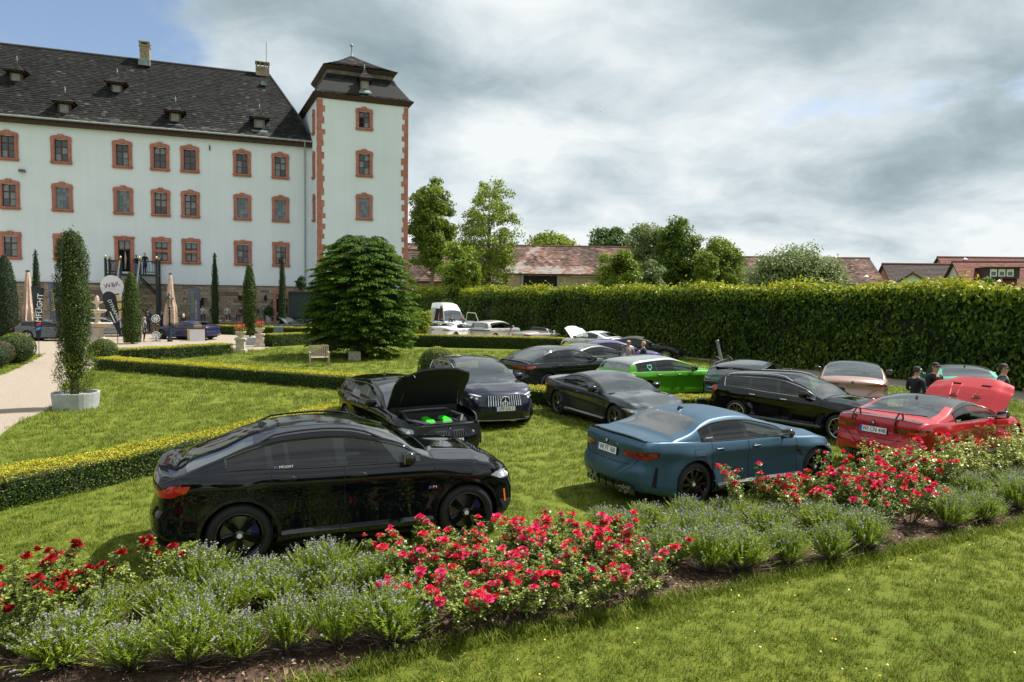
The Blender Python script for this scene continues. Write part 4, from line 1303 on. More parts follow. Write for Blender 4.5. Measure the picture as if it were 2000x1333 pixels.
        for ax in (s.wb / 2, -s.wb / 2):
            inside = low & (np.hypot(fc[:, 0] - ax, fc[:, 2] - s.R) < Ra) & (abs(fc[:, 1]) > 0.45 * hw)
            s.arch |= inside
            vin = np.zeros(len(V), bool); vin[s.Q[inside].ravel()] = True
            vout = np.zeros(len(V), bool); vout[s.Q[low & ~inside].ravel()] = True
            bd = np.where(vin & vout)[0]
            d = s.V2[bd][:, [0, 2]] - np.array([ax, s.R]); L = np.linalg.norm(d, axis=1)[:, None]
            s.V2[np.ix_(bd, [0, 2])] = np.array([ax, s.R]) + d / L * Ra

    def submesh(s, name, mask, mat, parent=None, inset=0.0):
        f = s.Q[mask]
        if not len(f): return None
        ids, inv = np.unique(f.ravel(), return_inverse=True)
        v = s.V2[ids] - s.Nv[ids] * inset
        me = np_mesh(name, v, inv.reshape(-1, 4), smooth=True)
        me.normals_split_custom_set_from_vertices([tuple(n) for n in s.Nv[ids]])
        return ob(name, me, mat, parent or s.t)

    def split(s, side_tint):
        nl, ng = s.nl, s.ng
        row, x, sd, cap = s.frow, s.fx, s.fside, s.fcap
        used = s.arch.copy()
        side = (row >= nl + 1) & (row < nl + ng - 1) & ~cap
        zt_, zs_ = s.zt(x), s.zs(x)
        lo, hi = min(g[0] for g in s.glasses), max(g[1] for g in s.glasses)
        s.door_ob = {}
        for sg in (1, -1):
            for i in range(len(s.dd) - 1):
                m = (row >= 1) & (row <= nl) & (sd == sg) & (x < s.dd[i]) & (x > s.dd[i + 1]) & ~used & ~cap
                o = s.submesh('door', m, s.mat); used |= m
                s.door_ob[(sg, i)] = o
        for sg in (1, -1):
            for gi, (a, b) in enumerate(s.glasses):
                m = side & (sd == sg) & (x > a) & (x < b) & (zt_ - zs_ > 0.055) & ~used
                par = s.door_ob.get((sg, 0 if gi == 0 else (1 if (len(s.dd) > 2 and gi == 1) else -1)))
                s.submesh('window', m, M_GLASS if (gi == 0 or not side_tint) else M_TINT, par); used |= m
            for a, b in [(lo - 1, lo)] + sorted((p[0], p[1]) for p in s.glasses):
                m = side & (sd == sg) & (x > lo) & (x < hi) & (x < a) & ~used
                s.submesh('pillar', m, M_BLACKGLOSS); used |= m
            m = side & (sd == sg) & (x > lo) & (x < hi) & ~used
            s.submesh('pillar', m, M_BLACKGLOSS); used |= m
        roof = (row >= nl + ng) & ~cap
        m = roof & (row >= nl + ng + 1) & (x < s.xc - 0.02) & (x > s.xw) & ~used
        s.submesh('windscreen', m, M_SCREEN); used |= m
        if s.rw:
            if s.kind == 'conv':
                m = roof & (row >= nl + ng + 2) & (x > s.rw[0] + 0.12) & (x < s.rw[1] - 0.2) & ~used
            else:
                m = roof & (row >= nl + ng + (3 if s.kind in ('sedan', 'coupe') else 1)) & (x > s.rw[0]) & (x < s.rw[1]) & ~used
            s.submesh('rear_window', m, M_SCREEN); used |= m
        if s.kind == 'road':
            m = (row >= nl + 1) & ~cap & (x < s.xw - 0.02) & (x > -1.0) & ~used
            s.submesh('cockpit', m, M_INT); used |= m
        m = roof & (x > s.xc + 0.03) & (x < s.xf - 0.10) & ~used
        s.hood_mask = m
        h = s.submesh('bonnet', m, s.mat); used |= m; s.hood = h
        if s.hood_open:
            s.open_hood(m)
        rb = s.rw[1] if s.rw else s.xr + 0.2
        m = (row >= nl + ng - 1) & ~cap & (x < s.xw) & (x > rb) & ~used
        if s.kind == 'conv':
            m = (row >= nl + 1) & ~cap & (x < s.xw) & (x > s.rw[0]) & ~used
        if s.kind != 'road':
            s.submesh('soft_top' if s.kind == 'conv' else 'roof', m, s.roofmat or s.mat); used |= m
        if s.rw:
            m = roof & (x <= s.rw[0]) & (x > s.xr + 0.02) & ~used
            s.submesh('boot_lid', m, s.mat); used |= m
        s.body = s.submesh('body', ~used, s.mat)
        s.gaps(); s.trims(); s.wells()

    def gi(s, x):
        return int(np.argmin(abs(s.sx[s.nr:s.nS - s.nr] - x))) + s.nr

    def col(s, row, sg):
        return row if sg > 0 else s.nC - 1 - row

    def strip(s, b, path, along_x, w=0.0048, off=0.0024):
        """thin strip over grid points [(i, c)...]"""
        pts = [(s.V2[i * s.nC + c], s.Nv[i * s.nC + c]) for i, c in path]
        n0 = len(b.v)
        for k, (p, n) in enumerate(pts):
            q = pts[min(k + 1, len(pts) - 1)][0] - pts[max(k - 1, 0)][0]
            lat = np.cross(q, n); L = np.linalg.norm(lat)
            lat = lat / L if L > 1e-9 else np.array([1, 0, 0])
            b.v.append(tuple(p + lat * w + n * off * (1 if w < 0.01 else 0.2))); b.v.append(tuple(p + n * off)); b.v.append(tuple(p - lat * w + n * off * (1 if w < 0.01 else 0.2)))
        for k in range(len(pts) - 1):
            b.f += [(n0 + 3 * k + j, n0 + 3 * k + 1 + j, n0 + 3 * k + 4 + j, n0 + 3 * k + 3 + j) for j in (0, 1)]; b.t += [0.5, 0.5]

    def gaps(s):
        b = MB(); nl, ng = s.nl, s.ng
        for sg in (1, -1):
            for d in s.dd:
                i = s.gi(d)
                s.strip(b, [(i, s.col(r, sg)) for r in range(1, nl + 2)], False)
            i0, i1 = s.gi(s.dd[-1]), s.gi(s.dd[0])
            s.strip(b, [(i, s.col(1, sg)) for i in range(i0, i1 + 1)], True)
            if not s.hood_open:
                i0, i1 = s.gi(s.xc + 0.03), s.gi(s.xf - 0.10)
                s.strip(b, [(i, s.col(nl + ng, sg)) for i in range(i0, i1 + 1)], True, 0.004)
            if s.rw and s.kind in ('sedan', 'coupe', 'conv', 'suvc', 'fastback'):
                i0, i1 = s.gi(s.xr + 0.06), s.gi(s.rw[0])
                s.strip(b, [(i, s.col(nl + ng, sg)) for i in range(i0, i1 + 1)], True, 0.004)
        c0, c1 = s.col(nl + ng, 1), s.col(nl + ng, -1)
        s.strip(b, [(s.gi(s.xf - 0.10), c) for c in range(c0, c1 + 1)], False, 0.004)
        s.strip(b, [(s.gi(s.xc + 0.03), c) for c in range(c0, c1 + 1)], False, 0.012, 0.003)
        me = bpy.data.meshes.new('panel_gap'); me.from_pydata(b.v, [], b.f)
        ob('panel_gap', me, M_GAP, s.t)['kind'] = 'stuff'

    def trims(s):
        b = MB(); nl, ng = s.nl, s.ng
        lo, hi = min(g[0] for g in s.glasses), max(g[1] for g in s.glasses)
        i0, i1 = s.gi(lo), s.gi(hi)
        w = 0.014
        for sg in (1, -1):
            s.strip(b, [(i, s.col(nl + 1, sg)) for i in range(i0, i1 + 1)], True, w, 0.013)
            if s.kind not in ('road',):
                s.strip(b, [(i, s.col(nl + ng - 1, sg)) for i in range(i0, i1 + 1)], True, w, 0.013)
                s.strip(b, [(i0, s.col(r, sg)) for r in range(nl + 1, nl + ng)], False, w, 0.013)
        me = bpy.data.meshes.new('window_trim'); me.from_pydata(b.v, [], b.f)
        ob('window_trim', me, s.trim, s.t)

    def wells(s):
        b = MB(); hw = s.W / 2
        for ax in (s.wb / 2, -s.wb / 2):
            for sg in (1, -1):
                n0 = len(b.v); n = 16
                for k in range(n + 1):
                    a = -0.25 + (pi + 0.5) * k / n
                    for y in (hw - 0.03, hw - 0.42):
                        b.v.append((ax + (s.Ra + 0.012) * cos(a), sg * y, s.R + (s.Ra + 0.012) * sin(a)))
                for k in range(n):
                    b.f.append((n0 + 2 * k, n0 + 2 * k + 1, n0 + 2 * k + 3, n0 + 2 * k + 2)); b.t.append(0.5)
                m0 = len(b.v)
                b.v.extend([(ax + (s.Ra + 0.012) * cos(-0.25 + (pi + 0.5) * k / n), sg * (hw - 0.42), s.R + (s.Ra + 0.012) * sin(-0.25 + (pi + 0.5) * k / n)) for k in range(n + 1)])
                b.f.append(tuple(range(m0, m0 + n + 1))); b.t.append(0.5)
        b.box(((s.xf + s.xr) / 2, 0, s.zb + 0.03), (s.xf - s.xr - 0.55, s.W - 0.72, 0.10))
        b.box((0, 0, s.zb + 0.03), (s.wb - 2 * s.Ra - 0.06, s.W - 0.16, 0.10))
        b.build('underbody', M_UNDER, s.t)

    def wheels(s):
        wd = 0.25 if s.W > 1.85 else 0.22
        tyre, rim, disc, cal, cap, lip, back = wheel_meshes(s.R, wd, s.spoke)
        for ax in (s.wb / 2, -s.wb / 2):
            for sg in (1, -1):
                y = sg * (s.W / 2 - wd / 2 - 0.018)
                w = bpy.data.objects.new('wheel', None); COL.objects.link(w); w.parent = s.t
                w.location = (ax, y, s.R); w.rotation_euler = (0, random.uniform(0, 2), pi if sg > 0 else 0)
                for nm, me, mt in (('tyre', tyre, M_TYRE), ('rim', rim, s.rims), ('brake_disc', disc, M_BRAKE), ('hub_cap', cap, M_LED if s.rims is not M_SILVER else M_LENSD), ('rim_back', back, M_UNDER)) + ((('rim_lip', lip, s.lip),) if s.lip else ()) + ((('caliper', cal, s.caliper),) if s.caliper else ()):
                    o = bpy.data.objects.new(nm, me); COL.objects.link(o); o.parent = w
                    if not me.materials: me.materials.append(None)
                    o.material_slots[0].link = 'OBJECT'; o.material_slots[0].material = mt

    def inside(s):
        zf = s.zb + 0.10
        bz = float(s.zs(0.0))
        hw = s.W / 2
        b = MB()
        b.box((-0.4, 0, zf), (2.7, s.W - 0.3, 0.05))
        b.add([(s.xc + 0.10, y, z) for y, z in ((-hw + 0.16, zf), (hw - 0.16, zf), (hw - 0.16, bz + 0.015), (-hw + 0.16, bz + 0.015))] + [(s.xc - 0.45, y, z) for y, z in ((-hw + 0.16, zf + 0.25), (hw - 0.16, zf + 0.25), (hw - 0.16, bz - 0.02), (-hw + 0.16, bz - 0.02))], [(0, 1, 2, 3), (4, 7, 6, 5), (3, 2, 6, 7), (0, 4, 5, 1)])
        rear = s.rw[0] if s.rw else -1.6
        b.box(((rear - 1.15) / 2 - 0.08, 0, bz - 0.10), (abs(rear + 1.15) + 0.25, s.W - 0.34, 0.06))
        b.build('interior', M_INT, s.t)
        me = shared('seat', seat_mesh)
        for (x, y) in ((0.0, 0.37), (0.0, -0.37), (-0.85, 0.37), (-0.85, -0.37)):
            if s.kind in ('road', 'van') and x < -0.5: continue
            o = ob('seat', me, None, s.t, (x, y, s.H - 1.20 + (0.02 if s.H > 1.55 else 0.0) - (0.05 if x < -0.5 else 0)))
            if not me.materials: me.materials.append(None)
            o.material_slots[0].link = 'OBJECT'; o.material_slots[0].material = s.intmat
        w = MB(); cx = s.xc - 0.62; cz = bz + 0.03
        w.lathe([(0.175, 0.014), (0.19, 0), (0.175, -0.014), (0.16, 0), (0.175, 0.014)], 20, axis='X')
        w.box((0, 0, 0), (0.02, 0.33, 0.05)); w.box((0, 0, -0.08), (0.02, 0.05, 0.16))
        ob('steering_wheel', w.mesh('steering_wheel', True), M_PLASTIC, s.t, (cx, 0.37, cz), (0, radians(-22), 0))

    # ---- patches that hug the skin
    def outline(s, end, sg, z0=0.72):
        """plan outline from the middle of the nose or tail round the corner to the side"""
        pts = []
        for k in range(60):
            a = (k / 59) * radians(100)
            e = Vector((cos(a) if end == 'front' else -cos(a), sg * sin(a), 0))
            o = Vector((s.xf - 0.75 if end == 'front' else s.xr + 0.75, 0, z0)) + e * 3
            h = s.bvh.ray_cast(o, -e)
            if h[0] is not None: pts.append((h[0], h[1]))
        return pts

    def wrap(s, end, sg, sv, z, ol):
        d = 0.0
        for i in range(len(ol) - 1):
            seg = (ol[i + 1][0] - ol[i][0]).to_2d().length
            if d + seg >= sv or i == len(ol) - 2:
                t = (sv - d) / max(seg, 1e-6)
                p = ol[i][0].lerp(ol[i + 1][0], t); n = ol[i][1].lerp(ol[i + 1][1], min(max(t, 0), 1))
                n.z = 0; n.normalize()
                o = Vector((p.x, p.y, z)) + n * 0.8
                for dz in (0, 0.03, 0.06, 0.09, 0.13, 0.18, 0.25):
                    h = s.bvh.ray_cast(o + Vector((0, 0, dz)), -n, 1.1)
                    if h[0] is not None:
                        return Vector((h[0].x, h[0].y, z)), n
                return Vector((p.x, p.y, z)) - n * 0.1, n
            d += seg
        return ol[-1]

    def fill(s, poly, step=0.045):
        """constrained triangulation of a 2D outline with inner points"""
        pts = []
        n = len(poly)
        for i in range(n):
            a, b = Vector(poly[i]), Vector(poly[(i + 1) % n])
            m = max(1, int((b - a).length / step))
            for k in range(m): pts.append(a.lerp(b, k / m))
        nb = len(pts)
        edges = [(i, (i + 1) % nb) for i in range(nb)]
        xs = [p.x for p in pts]; ys = [p.y for p in pts]
        inner = []
        y = min(ys) + step / 2
        while y < max(ys):
            x = min(xs) + step / 2
            while x < max(xs):
                c = False; j = nb - 1
                for i in range(nb):
                    if (pts[i].y > y) != (pts[j].y > y) and x < (pts[j].x - pts[i].x) * (y - pts[i].y) / (pts[j].y - pts[i].y) + pts[i].x: c = not c
                    j = i
                if c and min((p - Vector((x, y))).length for p in pts) > step * 0.5: inner.append(Vector((x, y)))
                x += step
            y += step
        r = delaunay_2d_cdt(pts + inner, edges, [], 1, 1e-6)
        return r[0], r[2], nb

    def patch(s, name, poly, mode, mat, parent=None, off=0.004, depth=0.02, step=0.045, sg=1):
        """mode 'front'/'rear': poly in (arc length from the middle, z); 'side': poly in (x, z); 'top': poly in (x, y)"""
        vs, fs, nb = s.fill(poly, step)
        ol = s.outline(mode, sg) if mode in ('front', 'rear') else None
        P, Nn = [], []
        for v in vs:
            if ol is not None:
                if v.x < 0: p, n = s.wrap(mode, -sg, -v.x, v.y, s.outline_c(mode, -sg))
                else: p, n = s.wrap(mode, sg, v.x, v.y, ol)
            else:
                o, d = (Vector((v.x, sg * 3, v.y)), Vector((0, -sg, 0))) if mode == 'side' else (Vector((v.x, v.y, 3)), Vector((0, 0, -1)))
                h = s.bvh.ray_cast(o, d, 4)
                p = h[0] if h[0] is not None else o + d * 2.1
                n = -d
            P.append(p); Nn.append(n)
        b = MB()
        b.v = [tuple(p + n * off) for p, n in zip(P, Nn)]
        b.f = [tuple(f) for f in fs]; 
        m = len(b.v)
        # skirt: boundary edges occur in one face only
        cnt = {}
        for f in b.f:
            for i in range(len(f)):
                e = (f[i], f[(i + 1) % len(f)]); cnt[tuple(sorted(e))] = cnt.get(tuple(sorted(e)), 0) + 1
        b.v += [tuple(p - n * depth) for p, n in zip(P, Nn)]
        b.f += [(e[0], e[1], e[1] + m, e[0] + m) for e, c in cnt.items() if c == 1]
        me = bpy.data.meshes.new(name); me.from_pydata(b.v, [], b.f)
        bm = bmesh.new(); bm.from_mesh(me); bmesh.ops.recalc_face_normals(bm, faces=bm.faces); bm.to_mesh(me); bm.free()
        return ob(name, me, mat, parent or s.t)

    def outline_c(s, mode, sg):
        k = (mode, sg)
        if not hasattr(s, '_oc'): s._oc = {}
        if k not in s._oc: s._oc[k] = s.outline(mode, sg)
        return s._oc[k]

    def both(s, name, poly, mode, mat, **k):
        return [s.patch(name, poly, mode, mat, sg=g, **k) for g in (1, -1)]

    def hit(s, x, z, sg):
        h = s.bvh.ray_cast(Vector((x, sg * 3, z)), Vector((0, -sg, 0)))
        return h[0]

    def handles(s, mat=None, z=None):
        me = shared('handle', lambda: rounded_block(0.105, 0.018, 0.017, 2.6, 6).mesh('door_handle', True))
        cup = shared('cup', lambda: rounded_block(0.115, 0.006, 0.042, 2.2, 6).mesh('handle_cup', True))
        for (sg, i), d in s.door_ob.items():
            if d is None: continue
            x = s.dd[i + 1] + 0.18
            zz = (z or float(s.zs(x)) - 0.105)
            p = s.hit(x, zz, sg)
            if p is None: continue
            o = ob('handle', me, None, d, (p.x, p.y + sg * 0.014, p.z))
            if not me.materials: me.materials.append(None)
            o.material_slots[0].link = 'OBJECT'; o.material_slots[0].material = mat or s.mat
            ob('handle_cup', cup, M_BLACKTRIM, d, (p.x, p.y + sg * 0.001, p.z - 0.008))

    def mirrors(s, mat=None, x=None):
        x = x if x is not None else s.xc - 0.36
        z = float(s.zs(x)) + 0.105
        for sg in (1, -1):
            def mk(sg=sg):
                b = rounded_block(0.085, 0.115, 0.082, 2.7, 8)
                b.v = [(p[0] * (1 - 0.18 * sg * p[1] / 0.115) - 0.02 * sg * p[1] / 0.115, p[1], p[2] * (1 + 0.15 * sg * p[1] / 0.115)) for p in b.v]
                return b.mesh('mirror', True)
            me = shared('mirror%d' % sg, mk)
            o = ob('mirror', me, None, s.t, (x, sg * (s.W / 2 + 0.085), z))
            if not me.materials: me.materials.append(None)
            o.material_slots[0].link = 'OBJECT'; o.material_slots[0].material = mat or s.mat
            b = MB(); b.tube([(0.02, sg * 0.04, -0.05), (0.03, -sg * 0.06, -0.085), (0.05, -sg * 0.17, -0.10)], [0.03, 0.025, 0.03], 8)
            b.build('mirror_arm', M_BLACKTRIM, o)
            g = MB(); g.box((-0.082, 0, 0), (0.008, 0.17, 0.12)); g.build('mirror_glass', M_CHROME, o)

    def decal_frame(s, x, z, sg, off=0.006):
        h = s.bvh.ray_cast(Vector((x, sg * 3, z)), Vector((0, -sg, 0)))
        n = h[1] if h[1].y * sg > 0 else -h[1]
        X = Vector((-sg, 0, 0)); X = (X - n * X.dot(n)).normalized(); Y = n.cross(X)
        m = Matrix((X, Y, n)).transposed().to_4x4(); m.translation = h[0] + n * off
        return m

    def plate(s, txt, end, z, tilt=0.0, y=0.0):
        d = 1 if end == 'front' else -1
        h = s.bvh.ray_cast(Vector((d * 4, y + 0.004, z)), Vector((-d, 0, 0)))
        x = h[0].x + d * 0.012
        b = MB(); b.box((0, 0, 0), (0.014, 0.535, 0.125)); p = b.build('number_plate', M_BLACKTRIM, s.t, loc=(x, y, z), rot=(0, radians(tilt) * -d, 0 if d > 0 else pi))
        b = MB(); b.box((0.008, 0, 0), (0.006, 0.52, 0.112)); b.build('plate_face', M_PLATE, p)
        b = MB(); b.box((0.0105, -0.24, 0), (0.004, 0.04, 0.11)); b.build('plate_band', M_PBLUE, p)
        text(txt, 0.118, M_PTEXT, p, (0.0125, 0.02, -0.002), (pi / 2, 0, pi / 2), sx=0.80)
        return p

    def roundel(s, end, z, r=0.042, star=False):
        d = 1 if end == 'front' else -1
        h = s.bvh.ray_cast(Vector((d * 4, 0.004, z)), Vector((-d, 0, 0)))
        b = MB(); b.lathe([(0, 0.012), (r, 0.010), (r * 1.08, 0.0)], 20, axis='X')
        if d < 0: b.v = [(-p[0], p[1], p[2]) for p in b.v]
        o = b.build('emblem', M_BLACKGLOSS if not star else M_LENSD, s.t, loc=h[0])
        if not star:
            for k in range(4):
                a = [pi / 2 * k + t * pi / 2 / 4 for t in range(5)]
                q = MB(); q.add([(d * 0.013, 0, 0)] + [(d * 0.013, r * 0.6 * cos(t), r * 0.6 * sin(t)) for t in a], [tuple(range(6))])
                q.build('emblem_quarter', M_MLB if k % 2 else M_WHITEV, o)
            q = MB(); q.lathe([(r * 0.64, 0.012), (r * 0.60, 0.016), (r * 0.56, 0.012)], 20, axis='X'); q.v = [(d * p[0], p[1], p[2]) for p in q.v]; q.build('emblem_ring', M_CHROME, o)
        else:
            star_emblem(o, r, d)
        return o

    def hood_panel(s, m):
        f = s.Q[m]; ids, inv = np.unique(f.ravel(), return_inverse=True)
        return s.V2[ids], inv.reshape(-1, 4), s.Nv[ids]

    def open_hood(s, m):
        """turn the bonnet about its rear edge and show the engine bay"""
        v, q, n = s.hood_panel(m)
        hinge = Vector((s.xc + 0.02, 0, float(s.zt(s.xc)) - 0.02))
        R = Matrix.Rotation(-radians(s.hood_open), 3, 'Y')
        R = np.array(R)
        hv = np.array(hinge)
        def tf(p): return (p - hv) @ R.T + hv
        COLo = s.hood; me = s.hood.data
        bpy.data.objects.remove(s.hood)
        n1 = len(v)
        top = np_mesh('bonnet', tf(v), q, smooth=True)
        top.normals_split_custom_set_from_vertices([tuple(a) for a in n @ R.T])
        s.hood = ob('bonnet', top, s.mat, s.t)
        und = np_mesh('bonnet_lining', tf(v - n * 0.035), q[:, ::-1], smooth=True)
        ob('bonnet_lining', und, M_PLASTIC, s.hood)
        # rim between skin and lining
        e = {}
        for a in q:
            for k in range(4):
                t = tuple(sorted((int(a[k]), int(a[(k + 1) % 4])))); e[t] = e.get(t, 0) + 1
        b = MB(); tv, uv = tf(v), tf(v - n * 0.035)
        for (i, j), c in e.items():
            if c == 1: b.add([tv[i], tv[j], uv[j], uv[i]], [(0, 1, 2, 3)])
        b.build('bonnet_edge', s.mat, s.hood)
        s.hinge, s.hoodR = hinge, R
        # engine bay
        x0, x1 = s.xc + 0.02, s.xf - 0.12
        zb, zt = 0.42, float(s.zs((x0 + x1) / 2)) - 0.0
        hw = s.W / 2 - 0.20
        b = MB()
        b.add([(x0, -hw, zb), (x0, hw, zb), (x1, hw, zb), (x1, -hw, zb), (x0, -hw - 0.06, zt), (x0, hw + 0.06, zt), (x1, hw - 0.05, zt - 0.14), (x1, -hw + 0.05, zt - 0.14)], [(0, 1, 2, 3), (0, 4, 5, 1), (1, 5, 6, 2), (2, 6, 7, 3), (3, 7, 4, 0)])
        bay = b.build('engine_bay', M_PLASTIC, s.t)
        b = MB(); b.box(((x0 + x1) / 2 + 0.05, 0, zt - 0.22), (0.70, 0.60, 0.16)); b.box((x0 + 0.16, 0, zt - 0.10), (0.22, 1.1, 0.14)); b.box((x1 - 0.08, 0, zt - 0.16), (0.12, 1.15, 0.06))
        for yy in (-0.52, 0.52): b.box(((x0 + x1) / 2, yy, zt - 0.22), (0.42, 0.22, 0.14))
        b.build('engine', pm('engine_dark', (0.03, 0.03, 0.032), 0.35), bay)
        b = MB(); b.tube([(x0 + 0.1, -0.5, zt - 0.03), ((x0 + x1) / 2, -0.62, zt - 0.08), (x1 - 0.2, -0.35, zt - 0.12)], 0.035, 8); b.tube([(x0 + 0.1, 0.5, zt - 0.03), ((x0 + x1) / 2, 0.62, zt - 0.08), (x1 - 0.2, 0.35, zt - 0.12)], 0.035, 8); b.tube([(x0 + 0.06, -0.55, zt - 0.0), (x0 + 0.10, 0, zt + 0.015), (x0 + 0.06, 0.55, zt)], 0.022, 6)
        b.build('engine_pipes', pm('engine_grey', (0.18, 0.18, 0.185), 0.3, 0.6), bay)
        s.bay, s.bayz = bay, zt


def star_emblem(parent, r, d, x=0.016):
    q = MB(); q.lathe([(r, 0.004), (r * 0.97, 0.014), (r * 0.90, 0.014), (r * 0.87, 0.004)], 32, axis='X'); q.v = [(d * p[0], p[1], p[2]) for p in q.v]
    for k in range(3):
        a = pi / 2 + 2 * pi * k / 3
        t = (d * 0.008, r * 0.92 * cos(a), r * 0.92 * sin(a))
        l = (d * 0.008, r * 0.17 * cos(a + pi / 3), r * 0.17 * sin(a + pi / 3)); rr_ = (d * 0.008, r * 0.17 * cos(a - pi / 3), r * 0.17 * sin(a - pi / 3))
        q.add([t, l, (d * 0.022, 0, 0), rr_], [(0, 1, 2), (0, 2, 3)])
    q.build('star_emblem', M_LED, parent)


def m_badge(parent, loc, rot, h=0.035, txt='M'):
    """three slanted stripes and a letter"""
    e = bpy.data.objects.new('badge', None); COL.objects.link(e); e.parent = parent; e.location = loc; e.rotation_euler = rot
    for k, m in enumerate((M_MLB, M_MDB, M_MRED)):
        b = MB(); x = k * h * 0.42
        b.add([(x, 0, 0), (x + h * 0.38, 0, 0), (x + h * 0.80, h, 0), (x + h * 0.42, h, 0)], [(0, 1, 2, 3)]); b.build('badge_stripe', m, e)
    text(txt, h * 1.3, M_WHITEV, e, (h * 1.75, h * 0.5, 0), (0, 0, 0), align='LEFT', depth=0.0005, sx=1.2)
    return e


# ---- the single cars
def decal_text(c, body, size, x, z, sg, mat, name='sticker', parent=None, sx=1.0):
    o = text(body, size, mat, parent or c.t, (0, 0, 0), (0, 0, 0), name=name, depth=0.0008, sx=sx)
    o.matrix_local = c.decal_frame(x, z, sg) @ Matrix.Diagonal((sx, 1, 1, 1))
    return o


def side_stripes(c, x, z, sg, h, off=0.007):
    m = c.decal_frame(x, z, sg, off)
    e = bpy.data.objects.new('badge', None); COL.objects.link(e); e.parent = c.t; e.matrix_local = m
    for k, mt in enumerate((M_MLB, M_MDB, M_MRED)):
        b = MB(); u = k * h * 0.42
        b.add([(u, 0, 0), (u + h * 0.38, 0, 0), (u + h * 0.78, h, 0), (u + h * 0.40, h, 0)], [(0, 1, 2, 3)]); b.build('badge_stripe', mt, e)
    return e


def tail_lamps(c, poly, mat=M_TAIL, inner=None, imat=None):
    for g in (1, -1):
        o = c.patch('tail_lamp', poly, 'rear', mat, sg=g, off=0.008)
        if inner: c.patch('lamp_insert', inner, 'rear', imat, parent=o, sg=g, off=0.012, depth=0.004)


def head_lamps(c, poly, units=(), mat=M_LENSD, drl=None):
    for g in (1, -1):
        o = c.patch('head_lamp', poly, 'front', mat, sg=g, off=0.008)
        for (u, z, r) in units:
            c.patch('lamp_unit', [(u + r * cos(a), z + r * 0.75 * sin(a)) for a in np.linspace(0, 2 * pi, 11)[:-1]], 'front', M_LED, parent=o, sg=g, off=0.012, depth=0.003, step=0.05)
        if drl: c.patch('light_strip', drl, 'front', M_LED, parent=o, sg=g, off=0.013, depth=0.003, step=0.03)


def oval(cx, cz, rx, rz, n=14, p=2.6):
    f = lambda v: math.copysign(abs(v) ** (2 / p), v)
    return [(cx + rx * f(cos(a)), cz + rz * f(sin(a))) for a in np.linspace(0, 2 * pi, n + 1)[:-1]]


def kidneys(c, u0, u1, z0, z1, mat=M_BLACKGLOSS, bars=6):
    for g in (1, -1):
        o = c.patch('grille', oval((u0 + u1) / 2, (z0 + z1) / 2, (u1 - u0) / 2, (z1 - z0) / 2, 14, 4), 'front', M_PLASTIC, sg=g, off=0.002)
        ro, ri = oval((u0 + u1) / 2, (z0 + z1) / 2, (u1 - u0) / 2 + 0.012, (z1 - z0) / 2 + 0.012, 14, 4), oval((u0 + u1) / 2, (z0 + z1) / 2, (u1 - u0) / 2 - 0.010, (z1 - z0) / 2 - 0.010, 14, 4)
        for k in range(bars):
            u = u0 + (u1 - u0) * (k + 0.5) / bars
            c.patch('grille_bar', [(u - 0.008, z0 + 0.012), (u + 0.008, z0 + 0.012), (u + 0.008, z1 - 0.012), (u - 0.008, z1 - 0.012)], 'front', mat, parent=o, sg=g, off=0.018, depth=0.004, step=0.08)


def exhausts(c, ys, z=0.30, r=0.05):
    for y in ys:
        h = c.bvh.ray_cast(Vector((-4, y, z + 0.10)), Vector((1, 0, 0)))
        b = MB(); b.lathe([(r * 0.8, 0.10), (r * 0.8, -0.02), (r, -0.02), (r, 0.12)], 14, axis='X'); b.build('tailpipe', M_CHROME, c.t, loc=(h[0].x, y, z))


def diffuser(c, w=0.62, z0=0.24, z1=0.42, mat=M_CARBON):
    o = c.patch('diffuser', [(-w, z0), (w, z0), (w * 1.02, z1 - 0.03), (w * 0.85, z1), (-w * 0.85, z1), (-w * 1.02, z1 - 0.03)], 'rear', mat, off=0.012, step=0.06)
    for k in range(5):
        u = -0.4 + 0.2 * k
        c.patch('fin', [(u - 0.012, z0), (u + 0.012, z0), (u + 0.012, z1 - 0.02), (u - 0.012, z1 - 0.02)], 'rear', M_BLACKGLOSS, parent=o, off=0.028, depth=0.0, step=0.08)


def boot_spoiler(c, h=0.035, w=None, mat=M_CARBON):
    w = w or c.W / 2 - 0.20
    b = MB(); n = 14
    for k in range(n + 1):
        y = -w + 2 * w * k / n
        hx = c.bvh.ray_cast(Vector((c.xr + 0.14 + 0.13 * (y / w) ** 2, y, 3)), Vector((0, 0, -1)))[0]
        t = h * (1 - 0.5 * (abs(y) / w) ** 4)
        b.v += [(hx.x + 0.05, y, hx.z - 0.004), (hx.x - 0.05, y, hx.z + t), (hx.x - 0.06, y, hx.z + t - 0.014), (hx.x - 0.02, y, hx.z - 0.01)]
    for k in range(n):
        for j in range(4): b.f.append((k * 4 + j, k * 4 + (j + 1) % 4, k * 4 + 4 + (j + 1) % 4, k * 4 + 4 + j)); b.t.append(0.5)
    b.build('spoiler', mat, c.t)


def fin(c, x):
    z = float(c.zt(x))
    b = MB(); b.add([(x + 0.10, 0, z - 0.005), (x - 0.09, 0.035, z - 0.01), (x - 0.09, -0.035, z - 0.01), (x - 0.08, 0, z + 0.062), (x - 0.02, 0, z + 0.05)], [(0, 1, 4), (1, 3, 4), (0, 4, 2), (2, 4, 3), (1, 2, 3)])
    b.build('antenna_fin', M_BLACKGLOSS, c.t)


def hull_sill(c, mat, z0=None, z1=None):
    z0 = z0 or c.zb + 0.03; z1 = z1 or c.zb + 0.13
    e = c.wb / 2 - c.Ra
    c.both('sill_trim', [(-e + 0.05, z0), (e - 0.05, z0), (e - 0.08, z1), (-e + 0.25, z1 - 0.02)], 'side', mat, off=0.012)


